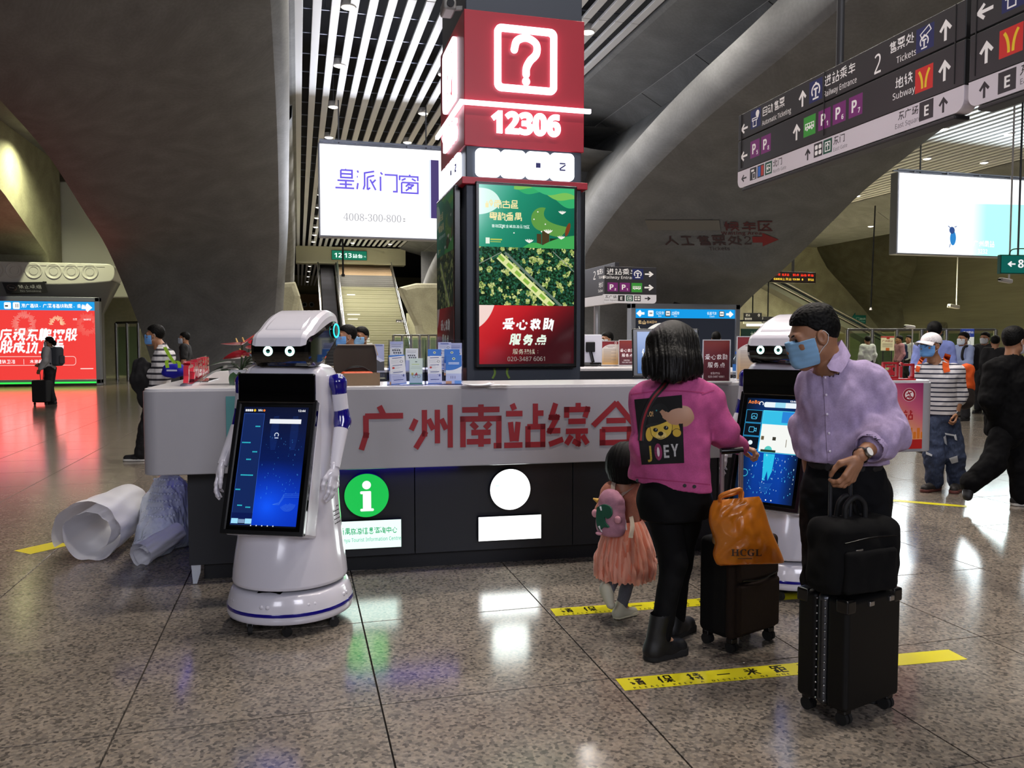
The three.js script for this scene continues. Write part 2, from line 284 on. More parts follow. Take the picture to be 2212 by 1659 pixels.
function busMark(c, x, y, s, bg = '#3aa03a', fg = '#fff') {
  c.fillStyle = bg; c.fillRect(x, y, s, s); c.fillStyle = fg; c.fillRect(x + s * 0.12, y + s * 0.34, s * 0.76, s * 0.32); c.fillStyle = bg; for (let i = 0; i < 4; i++) c.fillRect(x + s * (0.17 + i * 0.18), y + s * 0.39, s * 0.12, s * 0.11);
  for (const k of [0.3, 0.7]) { c.fillStyle = bg; c.beginPath(); c.arc(x + s * k, y + s * 0.66, s * 0.1, 0, 7); c.fill(); c.fillStyle = fg; c.beginPath(); c.arc(x + s * k, y + s * 0.66, s * 0.065, 0, 7); c.fill(); }
}
function parkMark(c, x, y, s, n) { c.fillStyle = '#7a2576'; c.fillRect(x, y, s, s); write(c, 'P', x + s * 0.14, y + s * 0.12, s * 0.72, { bold: true }); write(c, n, x + s * 0.66, y + s * 0.6, s * 0.3, { bold: true }); }
function exitMark(c, x, y, s, dir) { c.fillStyle = '#0f4f3c'; c.fillRect(x, y, s, s); c.strokeStyle = '#fff'; c.lineWidth = s * 0.08; c.strokeRect(x + s * 0.22, y + s * 0.2, s * 0.56, s * 0.62); arrow(c, x + s * 0.24, y + s * 0.24, s * 0.5, dir); }
function letterMark(c, x, y, s, t, bg = '#2a2a2e', fg = '#fff') { c.fillStyle = bg; c.fillRect(x, y, s, s); write(c, t, x + s / 2, y + s * 0.16, s * 0.7, { align: 'center', color: fg, bold: true }); }
function ticketMark(c, x, y, s) { c.fillStyle = '#1a2560'; c.fillRect(x, y, s, s); railMark(c, x + s * 0.12, y + s * 0.28, s * 0.68); c.strokeStyle = '#fff'; c.lineWidth = s * 0.05; c.save(); c.translate(x + s * 0.55, y + s * 0.25); c.rotate(-0.5); c.strokeRect(-s * 0.3, -s * 0.12, s * 0.55, s * 0.24); c.restore(); }
function machineMark(c, x, y, s) { c.fillStyle = '#1a2560'; c.fillRect(x, y, s, s); c.strokeStyle = '#fff'; c.lineWidth = s * 0.06; c.strokeRect(x + s * 0.16, y + s * 0.45, s * 0.5, s * 0.12); c.strokeRect(x + s * 0.25, y + s * 0.57, s * 0.32, s * 0.32); c.fillStyle = '#fff'; c.beginPath(); c.arc(x + s * 0.68, y + s * 0.26, s * 0.18, 0, 7); c.fill(); c.beginPath(); c.moveTo(x + s * 0.52, y + s * 0.33); c.lineTo(x + s * 0.84, y + s * 0.33); c.lineTo(x + s * 0.76, y + s * 0.52); c.fill(); }
// ---------------------------------------------------------------- large area lights: the two advertising screens that hang in the hall
function panelLight(x, y, z, w, h, ry, color, nits) {
  const l = new THREE.RectAreaLight(color, nits, w, h);
  l.position.set(x, y, z); l.rotation.set(0, ry + Math.PI, 0, 'YXZ'); l.name = 'screen_light';
  scene.add(l); return l;
}
// ---------------------------------------------------------------- the setting: floor
const granite = dataTex(1024, 1024, (() => {
  const n = 1024, cell = 6.4, m = n / cell, pts = []; for (let k = 0; k < m * m; k++) pts.push([rnd(), rnd(), rnd(), rnd()]);   // crystals: nearest of jittered points
  return (i, j) => {
    const ci = Math.floor(i / cell), cj = Math.floor(j / cell); let best = 9, hue = 0, cold = 0;
    for (let a = -1; a <= 1; a++) for (let b = -1; b <= 1; b++) { const q = pts[((cj + b + m) % m) * m + (ci + a + m) % m], dx = (ci + a + q[0]) - i / cell, dy = (cj + b + q[1]) - j / cell, d = dx * dx + dy * dy; if (d < best) { best = d; hue = q[2]; cold = q[3]; } }
    let v = hue < 0.2 ? lerp(0.36, 0.46, cold) : hue < 0.5 ? lerp(0.48, 0.55, cold) : lerp(0.56, 0.65, cold);
    v += rnd(-0.03, 0.03) + 0.03 * tileNoise(i, j, 1024, 7, 3);
    return [255 * v, 255 * v * (0.945 + 0.03 * (1 - hue)), 255 * v * (0.87 + 0.06 * (1 - hue))];
  };
})(), true);
const graniteMat = mat(0xdcd6d2, 0.15, { map: granite, ior: 1.5 });
const TILE = 1.0135, tx0 = 0.312, tz0 = -3.30;
const floorRoot = structGroup('floor');
part('screed', box(80, 0.1, 130, 10, -0.062, -52), mat(0x2a2522, 0.9), floorRoot);
{
  const variant = []; for (let k = 0; k < 6; k++) {
    const g = rbox(TILE - 0.007, 0.03, TILE - 0.007, 0, -0.015, 0, 0.0014, 1), p = g.attributes.position, uv = new Float32Array(p.count * 2), [ox, oz] = [rnd(), rnd()];
    for (let i = 0; i < p.count; i++) { const t = k % 2; uv[2 * i] = (t ? p.getZ(i) : p.getX(i)) / 2 + ox; uv[2 * i + 1] = (t ? p.getX(i) : p.getZ(i)) / 2 + oz; }
    g.setAttribute('uv', new THREE.BufferAttribute(uv, 2)); variant.push(g);
  }
  const rest = [], cand = [];
  for (let i = -21; i < 45; i++) for (let j = -12; j < 110; j++) {
    const x = tx0 + (i + 0.5) * TILE, z = tz0 - (j + 0.5) * TILE, d = x * FWD.x + z * FWD.z, s = x * RIGHT.x + z * RIGHT.z;
    cand.push({ x, z, near: d > 1.2 && Math.abs(s) < d * 0.64 + 0.9 ? d : 1e9, k: (i * 7 + j * 13 + 600) % 6 });
  }
  cand.sort((a, b) => a.near - b.near);
  cand.forEach((c, n) => {
    if (n < 290 && c.near < 22) part('tile', variant[c.k], graniteMat, floorRoot).position.set(c.x, 0, c.z);
    else { const g = box(TILE - 0.005, 0.03, TILE - 0.005, 0, -0.015, 0), p = g.attributes.position, uv = g.attributes.uv; for (let i = 0; i < p.count; i++) uv.setXY(i, (c.x + p.getX(i)) / 2, (c.z + p.getZ(i)) / 2); rest.push(g.translate(c.x, 0, c.z)); }
  });
  part('distant_tiles', rest, graniteMat, floorRoot).userData.kind = 'stuff';
}
// ---------------------------------------------------------------- concrete
const concreteTex = dataTex(512, 512, (i, j) => { const a = tileNoise(i, j, 512, 5), b = tileNoise(i, j, 512, 40, 4), n = 214 + a * 14 + b * 8 + rnd(-7, 7); return [n, n, n * 0.985]; }, true);
concreteTex.repeat.set(0.25, 0.25);
const concrete = mat(0x85878a, 0.75, { map: concreteTex }), concretePale = mat(0xb9b79f, 0.8, { map: concreteTex }), concreteDark = concretePale, paleWall = mat(0xd8d8b4, 0.8, { map: concreteTex });
const deckMat = mat(0x14161f, 0.9), slatMat = mat(0xe2e4e6, 0.42);
// closed shell
struct('wall_left', box(0.4, 11, 122.4, -22.2, 5.4, -51), concreteDark);
struct('wall_right', box(0.4, 11, 122.4, 46.2, 5.4, -51), concretePale);
struct('wall_front', box(68.8, 11, 0.4, 12, 5.4, 10.2), concrete);
struct('wall_back', box(68.8, 11, 0.4, 12, 5.4, -112.2), paleWall);
// ceiling: black deck, metal slats in two bays, thin carrier rails above the slats
const ceilingRoot = structGroup('ceiling');
part('deck', box(68.8, 0.3, 122.4, 12, 10.65, -51), deckMat, ceilingRoot);
const slatGeo = rbox(0.2, 0.07, 23, 0, 9.035, 0, 0.012, 1), railGeo = box(8.1, 0.025, 0.025, 0, 9.18, 0), hangGeo = box(0.016, 1.25, 0.016, 0, 9.82, 0);
for (const x0 of [0, 20.9]) {
  for (let k = 0; k < 20; k++) for (let s = 0; s < (x0 || k > 6 ? 3 : 5); s++) part('slat', slatGeo, slatMat, ceilingRoot).position.set(x0 + 0.1 + k * 0.404, 0, -6.5 - s * 23.02 + (s ? 0 : 0));
  if (!x0) for (let z = -12; z > -40; z -= 1.5) { part('carrier_rail', railGeo, M.alu, ceilingRoot).position.set(x0 + 4, 0, z); part('hanger', hangGeo, M.alu, ceilingRoot).position.set(x0 + 0.7 + ((-z * 7) % 6.5), 0, z); }
}
// longitudinal soffit beams beside the slats (a folded plate on each side of a bay)
function soffitBeam(x0, side, w = 6.45) {                      // side +1: to the right of the bay edge x0
  const prof = [[0, 10.5], [0.02, 9.0], [0.12, 8.94], [1.58, 8.6], [2.3, 8.2], [w, 8.2], [w, 10.5]].map(([a, b]) => [x0 + side * a, b]);
  const g = extrude(shapeOf(side > 0 ? prof : prof.reverse()), 75).translate(0, 0, -65.5);
  const b = structGroup('soffit_beam'); part('beam', g, concrete, b);
  part('seam', box(0.012, 0.012, 75, x0 + side * 1.58, 8.594, -28), mat(0xa0a0a0, 0.8), b);
  for (let z = -12; z > -40; z -= 3.2) part('panel_joint', barBetween(V(x0 + side * 1.58, 8.597, z), V(x0 + side * 2.3, 8.197, z), 0.012, 0.012), mat(0x3a3a38, 0.9), b);
}
soffitBeam(7.95, 1); soffitBeam(0.04, -1, 12.9); soffitBeam(20.8, -1); soffitBeam(28.9, 1);

// arched piers: a soffit that rises from the floor and sweeps forward, with a rounded flank up to the beam
function arch(name, curveA, curveB, side, upper, backZ, m = concrete) {
  // curveA: bay-side edge, curveB: far edge, both lists of points from the foot up; side: -1 flank faces -x, +1 faces +x
  const n = 44, A = new THREE.CatmullRomCurve3(curveA, false, 'centripetal').getPoints(n), B = new THREE.CatmullRomCurve3(curveB, false, 'centripetal').getPoints(n);
  const rows = [], flank = [], far = [];
  for (let i = 0; i <= n; i++) {
    const a = A[i], b = B[i], row = [], back = smooth(0, 4, a.y);
    for (let j = 0; j <= 12; j++) { const t = j / 12, p = a.clone().lerp(b, t), bow = Math.pow(Math.abs(2 * t - 1), 6) * 0.22; p.z -= bow * 0.6; p.y += bow * 0.7 * back; row.push(p); }
    rows.push(row);
    const e = row[0], top = V(upper, Math.max(8.3, e.y + 0.4), e.z - 3.2 * (1 - i / n)), f = [e.clone()];
    f.push(V(e.x + side * 0.12, e.y + 0.10 * back, e.z - 0.10), V(e.x + side * 0.24, e.y + 0.34 * back, e.z - 0.3), V(e.x + side * 0.26, e.y + 0.75 * back, e.z - 0.6));
    for (let j = 1; j <= 4; j++) f.push(f[3].clone().lerp(top, j / 4));
    flank.push(f);
    const g = row[12]; far.push([g.clone(), V(g.x, Math.max(8.3, g.y), g.z - 0.6), V(g.x, 8.3, backZ)]);
  }
  const root = structGroup(name);
  part('soffit', sheet(rows, side > 0), m, root); part('flank', sheet(flank, side < 0), m, root); part('far_side', sheet(far), m, root);
  // body behind the soffit, so that the pier is a solid thing and shades what is behind it
  const back = rows.map((r) => { const k = smooth(0, 3, r[0].y), a = r[0], b = r[12]; return [V(a.x - side * 0.3, a.y + 0.5, Math.min(a.z - 1.4, backZ)), V(b.x, b.y + 0.5, Math.min(b.z - 1.4, backZ))]; });
  part('back', sheet(back), m, root);
  return root;
}
{ // left pier
  const Z = (z, h, x) => V(x, h, z);
  const a = [[-26.5, 0, -0.85], [-26.3, 1.3, -0.78], [-25.9, 2.6, -0.66], [-24.6, 3.9, -0.52], [-21.6, 5.2, -0.44], [-18, 5.9, -0.38], [-13, 6.5, -0.34], [-8, 7, -0.34], [-2, 7.4, -0.34], [8, 7.5, -0.34]];
  const b = [[-27, 0, -4.2], [-27, 1.3, -4.55], [-26.9, 2.4, -4.9], [-26.0, 4.0, -5.35], [-23.4, 4.8, -5.4], [-20.3, 5.57, -5.4], [-17.5, 5.92, -5.4], [-12, 6.4, -5.4], [-5, 7.0, -5.4], [8, 7.3, -5.4]];
  arch('concrete_pier', a.map((p) => Z(...p)), b.map((p) => Z(...p)), 1, -0.3, -28.5);
}
{ // right pier
  const a = [[-25.2, 0, 9.2], [-25, 1.5, 9.0], [-24.6, 2.8, 8.75], [-23.2, 3.93, 8.47], [-21.4, 4.67, 8.45], [-19.6, 5.25, 8.45], [-17.25, 5.8, 8.45], [-15.3, 6.15, 8.45], [-12.84, 6.46, 8.45], [-9, 7, 8.45], [-3, 7.4, 8.45], [8, 7.5, 8.45]];
  const b = [[-24.6, 0, 13.7], [-24.5, 1.4, 13.8], [-24, 2.2, 14], [-22.55, 2.95, 14], [-21.08, 3.55, 14], [-19, 4.56, 14], [-17.7, 5.2, 14], [-16.4, 5.67, 14], [-14.9, 6.18, 14], [-13.1, 6.55, 14], [-6, 7.3, 14], [8, 7.5, 14]];
  arch('concrete_pier', a.map((p) => V(p[2], p[1], p[0])), b.map((p) => V(p[2], p[1], p[0])), -1, 10.2, -27);
}
// ---------------------------------------------------------------- round ceiling lamps
const lampRing = lathe([[0.16, 0], [0.175, 0.01], [0.18, 0.03], [0.165, 0.17], [0.14, 0.17], [0.14, 0.02], [0.16, 0]], 24), lampLens = lathe([[0, -0.035], [0.08, -0.03], [0.135, -0.005], [0.14, 0.02], [0, 0.02]], 20), lensMat = glow(0xfff6e6, 5), ringMat = mat(0xe8e8e8, 0.4);
let lampCount = 0;
function downlight(x, z, label, strength = 1, y = 8.98, tone = 0xfff5ea) {
  const t = thing('ceiling_downlight', label, 'ceiling light', V(x, y, z), 0, 'round downlights between the ceiling slats');
  part('ring', lampRing, ringMat, t); part('lens_light', lampLens, lensMat, t);
  if (strength > 0) {
    const l = new THREE.SpotLight(tone, DOWNLIGHT * strength, 0, 1.25, 0.6, 2); l.position.set(x, y - 0.06, z); l.target.position.set(x, 0, z); l.shadow.radius = 6.5; l.castShadow = true; l.name = 'downlight_lamp';
    scene.add(l, l.target);
  }
}
const nth = ['nearest', 'second', 'third', 'fourth', 'fifth', 'sixth', 'seventh', 'eighth', 'ninth', 'tenth', 'eleventh', 'twelfth', 'thirteenth', 'fourteenth', 'fifteenth', 'sixteenth', 'seventeenth'];
for (let k = 0; k < 17; k++) for (const [x, row] of [[1.18, 'left'], [4.05, 'middle'], [6.86, 'right']]) downlight(x, -2.95 - k * 3.95, `glowing round downlight, ${nth[k]} in the ${row} row of the slatted bay over the desk`, k > 12 ? 2.6 : 1);
for (let k = 0; k < 12; k++) for (const [x, row] of [[22.05, 'left'], [24.9, 'middle'], [27.75, 'right']]) downlight(x, -8.1 - k * 3.95, `glowing round downlight, ${nth[k]} in the ${row} row of the far right slatted bay`);
[-76, -82, -88, -95, -103].forEach((z, i) => downlight(1.18, z, `small distant round downlight, ${nth[i]} beyond the pale beam left of the escalator`));
// lamps set in the flat soffits between the bays light the far parts of the hall
for (const [x, z, s, where] of [[11.4, -34, 4, 'behind the right pier'], [17.2, -34, 9, 'over the far right gates'], [17.2, -43, 24, 'before the far dark arch'], [11.4, -42, 8, 'right of the staircase'], [11.4, -52, 9, 'above the pale wall by the stairs'], [-5.2, -34.5, 4, 'before the pale wall on the left'], [-2.6, -40, 4, 'behind the left pier'], [-2.6, -48, 4, 'far behind the left pier'], [32, -40, 30, 'over the far right corner'], [32, -52, 34, 'over the pale far right wall'], [24.5, -56, 16, 'close to the far right wall'], [-7.6, -28.6, 2.5, 'before the white air unit on the left'], [16.4, -20.5, 2.5, 'before the grey air unit on the right']]) downlight(x, z, `warm round downlight in the concrete soffit ${where}`, s, x > 20 && x < 29 ? 8.98 : 8.18, 0xf6f4c4);
// ---------------------------------------------------------------- information counter (a ring of desk round the column)
const CT = { x: 1.775, z: -4.972, turn: -0.052, top: 1.226, low: 0.714, w: 5.35, d: 3.75 };
const counter = thing('information_counter', 'long white and charcoal information desk with red lettering along its front', 'counter', V(CT.x, 0, CT.z), CT.turn);
const toCounter = (p) => { const q = p.clone().sub(counter.position), c = Math.cos(CT.turn), s = Math.sin(CT.turn); return V(q.x * c - q.z * s, q.y, q.x * s + q.z * c); };
function onCounter(px, py, zl = 0) {                 // where a pixel meets a plane of the counter's front, in counter coordinates
  const n = V(Math.sin(CT.turn), 0, Math.cos(CT.turn)), r = ray(px, py), p0 = counter.position.clone().addScaledVector(n, zl);
  return toCounter(along(r, p0.clone().sub(V(0, EYE, 0)).dot(n) / r.dot(n)));
}
const onCounterTop = (px, py, lift = 0) => toCounter(onY(px, py, CT.top + lift));
const fromCounter = (x, y, z) => { const c = Math.cos(CT.turn), s = Math.sin(CT.turn); return V(CT.x + x * c + z * s, y, CT.z - x * s + z * c); };
const counterWhite = mat(0x9f9ea4, 0.32, { clearcoat: 0.3, clearcoatRoughness: 0.25 }), charcoal = mat(0x1b1e25, 0.42), plinthMat = mat(0x101218, 0.55), topMat = mat(0xcfcdd0, 0.25);
{
  const { w, d, top, low } = CT, ring = (W0, D0, r, t) => { const s = roundRect(W0, D0, r, 0, D0 / 2); s.holes.push(roundRect(W0 - 2 * t, D0 - 2 * t, Math.max(0.02, r - t), 0, D0 / 2)); return s; };
  const up = (shape, h, y0, z0, bev = 0) => extrude(shape, h - 2 * bev, bev, 8).rotateX(-Math.PI / 2).translate(0, y0 + bev, z0);
  part('fascia', up(ring(w, d, 0.09, 0.05), top - low - 0.012, low, 0, 0.006), counterWhite, counter);
  part('countertop', up(ring(w - 0.012, d - 0.012, 0.09, 0.62), 0.03, top - 0.028, -0.006, 0.004), topMat, counter);
  part('underside', up(ring(w - 0.1, d - 0.1, 0.06, 0.6), 0.02, low + 0.004, -0.05), plinthMat, counter);
  // base panels with joints
  const bx0 = -2.47, bx1 = 2.3, joints = [bx0, -1.06, 0.02, 1.09, bx1];
  for (let i = 0; i + 1 < joints.length; i++) part('base_panel', rbox(joints[i + 1] - joints[i] - 0.005, low - 0.108, 0.03, (joints[i] + joints[i + 1]) / 2, (low + 0.108) / 2, -0.235, 0.002, 1), charcoal, counter);
  for (const x of [bx0, bx1]) part('base_panel', rbox(0.03, low - 0.108, d - 0.5, x + (x < 0 ? 0.015 : -0.015), (low + 0.108) / 2, -d / 2, 0.002, 1), charcoal, counter);
  part('base_panel', rbox(bx1 - bx0, low - 0.108, 0.03, (bx0 + bx1) / 2, (low + 0.108) / 2, -d + 0.235, 0.002, 1), charcoal, counter);
  part('inner_panel', up((() => { const s = roundRect(w - 1.2, d - 1.2, 0.02, 0, (d - 1.2) / 2); s.holes.push(roundRect(w - 1.26, d - 1.26, 0.02, 0, (d - 1.2) / 2)); return s; })(), top - 0.03, 0, -0.6), charcoal, counter);
  part('plinth', [box(bx1 - bx0 - 0.16, 0.108, 0.03, (bx0 + bx1) / 2, 0.054, -0.3), box(0.03, 0.108, d - 0.62, bx0 + 0.1, 0.054, -d / 2), box(0.03, 0.108, d - 0.62, bx1 - 0.1, 0.054, -d / 2), box(bx1 - bx0 - 0.16, 0.108, 0.03, (bx0 + bx1) / 2, 0.054, -d + 0.3)], plinthMat, counter);
  // red lettering
  const red = mat(0x8c1420, 0.5);
  [...'广州南站综合'].forEach((ch, i) => {
    const a = onCounter([781, 889, 990, 1090, 1187, 1281][i], [972, 968, 964, 960, 956, 957][i]), b = onCounter([869, 972, 1077, 1172, 1268, 1369][i], 880);
    const s = 0.262, g = glyphGeo(ch, s, 0.135, 0.004).scale((b.x - a.x) / s, 1, 1);
    part('lettering', g.translate(a.x, onCounter(830, 970)  .y + 0.004, 0.0066), red, counter);
  });
  // teal notice on the left of the front
  const t0 = onCounter(488, 856), t1 = onCounter(600, 1000); part('notice', rbox(t1.x - t0.x, t0.y - t1.y, 0.004, (t0.x + t1.x) / 2, (t0.y + t1.y) / 2, 0.0085, 0.001, 1), mat(0x4f8f92, 0.5), counter, 'teal notice on the fascia');
  // blue strip lights under the overhang
  const strip = glow(0x2418ff, 4);
  for (const [x, len] of [[-1.25, 0.95], [1.95, 0.7]]) {
    part('led_strip_light', box(len, 0.012, 0.012, x, low - 0.008, -0.2), strip, counter, 'blue strip light under the overhang');
    const l = new THREE.RectAreaLight(0x2a1cff, 9, len, 0.03), p = fromCounter(x, low - 0.02, -0.19); l.position.copy(p); l.lookAt(p.x, 0, p.z - 0.14); l.name = 'strip_light'; scene.add(l);
  }
}
// the lit signs on the front of the base
function litSign(name, geo, map, x, y, label, color, nits, w, h, strength) {
  const t = thing(name, label, 'light sign', fromCounter(x, y, -0.22), CT.turn);
  part('case', geo.back, M.blackMatt, t); part('lit_face', geo.front, screenMat(map, strength, 0.3), t);
  const l = new THREE.RectAreaLight(color, nits, w, h); l.position.copy(fromCounter(x, y, -0.165)); l.rotation.y = CT.turn + Math.PI; l.name = 'sign_light'; scene.add(l);
}
const faceUV = (g, w, h) => { const p = g.attributes.position, uv = g.attributes.uv; for (let i = 0; i < p.count; i++) uv.setXY(i, p.getX(i) / w + 0.5, p.getY(i) / h + 0.5); return g; };
{
  const disc = (r) => ({ back: new THREE.CylinderGeometry(r, r, 0.045, 48).rotateX(Math.PI / 2).translate(0, 0, 0.022), front: faceUV(new THREE.CircleGeometry(r - 0.002, 48).translate(0, 0, 0.0458), 2 * r, 2 * r) });
  const slab = (w, h) => ({ back: rbox(w, h, 0.045, 0, 0, 0.022, 0.003, 1), front: faceUV(plane(w - 0.004, h - 0.004, 0, 0, 0.0458), w, h) });
  const green = canvas(512, 512, (c) => { c.fillStyle = '#12c24f'; c.fillRect(0, 0, 512, 512); c.fillStyle = '#fff'; c.beginPath(); c.arc(256, 135, 50, 0, 7); c.fill(); for (const [x, y, w, h] of [[182, 205, 125, 34], [212, 205, 95, 225], [182, 408, 155, 32]]) { c.beginPath(); c.roundRect(x, y, w, h, 14); c.fill(); } });
  const P = (px, py) => onCounter(px, py, -0.18);
  let a = P(792, 1070); litSign('round_light_sign', disc(0.143), green, a.x, a.y, 'round green lit sign with a white letter i on the counter base', 0x30ff70, 1.2, 0.25, 0.25, 1.0);
  a = P(1102, 1057); litSign('round_light_sign', disc(0.139), canvas(256, 256, (c) => { c.fillStyle = '#fdfffd'; c.fillRect(0, 0, 256, 256); c.fillStyle = '#a8ead8'; c.fillRect(34, 96, 26, 12); }), a.x, a.y, 'round blank white lit sign on the middle of the counter base', 0xf0fff8, 5, 0.24, 0.24, 2.2);
  let b0 = P(722, 1183), b1 = P(867, 1126);
  litSign('plate_light_sign', slab(b1.x - b0.x, 0.185), canvas(768, 256, (c) => { c.fillStyle = '#e6fff8'; c.fillRect(0, 0, 768, 256); write(c, '番禺旅游信息咨询中心', 52, 62, 62, { color: '#1c9a5c', weight: 0.11 }); write(c, 'Panyu Tourist Information Centre', 52, 150, 42, { color: '#3fb083' }); }), (b0.x + b1.x) / 2, (b0.y + b1.y) / 2, 'white lit plate with green tourist information lettering under the green round sign', 0xdffff4, 3, 0.36, 0.16, 1.15);
  b0 = P(1033, 1167); b1 = P(1169, 1113);
  litSign('plate_light_sign', slab(b1.x - b0.x, 0.165), canvas(256, 96, (c) => { c.fillStyle = '#fcfffe'; c.fillRect(0, 0, 256, 96); c.fillStyle = '#c9f2e6'; c.fillRect(112, 40, 13, 8); c.fillRect(180, 38, 12, 8); c.fillRect(204, 37, 10, 9); }), (b0.x + b1.x) / 2, (b0.y + b1.y) / 2, 'blank white lit plate under the blank round sign', 0xf2fffb, 5, 0.38, 0.14, 2.2);
  // poster on the right end of the front
  const q0 = onCounter(1880, 972), q1 = onCounter(1993, 827), w = q1.x - q0.x, h = q1.y - q0.y;
  const poster = canvas(700, 900, (c, cw, ch) => {
    const g = c.createLinearGradient(cw, 0, 0, ch); g.addColorStop(0, '#8e2a63'); g.addColorStop(0.3, '#d0607c'); g.addColorStop(0.6, '#f0b070'); g.addColorStop(1, '#e9822c'); c.fillStyle = g; c.fillRect(0, 0, cw, ch);
    c.fillStyle = '#e07a26'; for (let i = 0; i < 14; i++) { const bh = 60 + (i * 53) % 110; c.fillRect(i * 52, 760 - bh, 40, bh); } c.fillStyle = '#b7201f'; c.fillRect(0, 770, cw, 130);
    c.fillStyle = '#9b1830'; c.beginPath(); c.arc(505, 160, 92, 0, 7); c.fill(); c.fillStyle = '#f6e9e9'; c.beginPath(); c.arc(505, 160, 60, 0, 7); c.fill(); c.strokeStyle = '#f6e9e9'; c.lineWidth = 5; c.beginPath(); c.arc(505, 160, 88, 0, 7); c.stroke();
    c.strokeStyle = '#9b1830'; c.lineWidth = 15; c.lineCap = 'round'; c.beginPath(); c.moveTo(470, 150); c.lineTo(535, 125); c.moveTo(490, 120); c.lineTo(520, 165); c.moveTo(465, 200); c.quadraticCurveTo(500, 160, 545, 195); c.moveTo(500, 180); c.quadraticCurveTo(490, 210, 530, 200); c.stroke();
    write(c, '服务站', 120, 360, 140, { color: '#b4232b', weight: 0.13 });
  });
  const p = fromCounter((q0.x + q1.x) / 2, (q0.y + q1.y) / 2, 0.0065);
  solo('poster', faceUV(rbox(w, h, 0.004, 0, 0, 0.002, 0.0015, 1), w, h), printMat(poster, 0.35), 'sunset coloured poster with a round red emblem on the right end of the counter', 'poster', p, CT.turn);
}
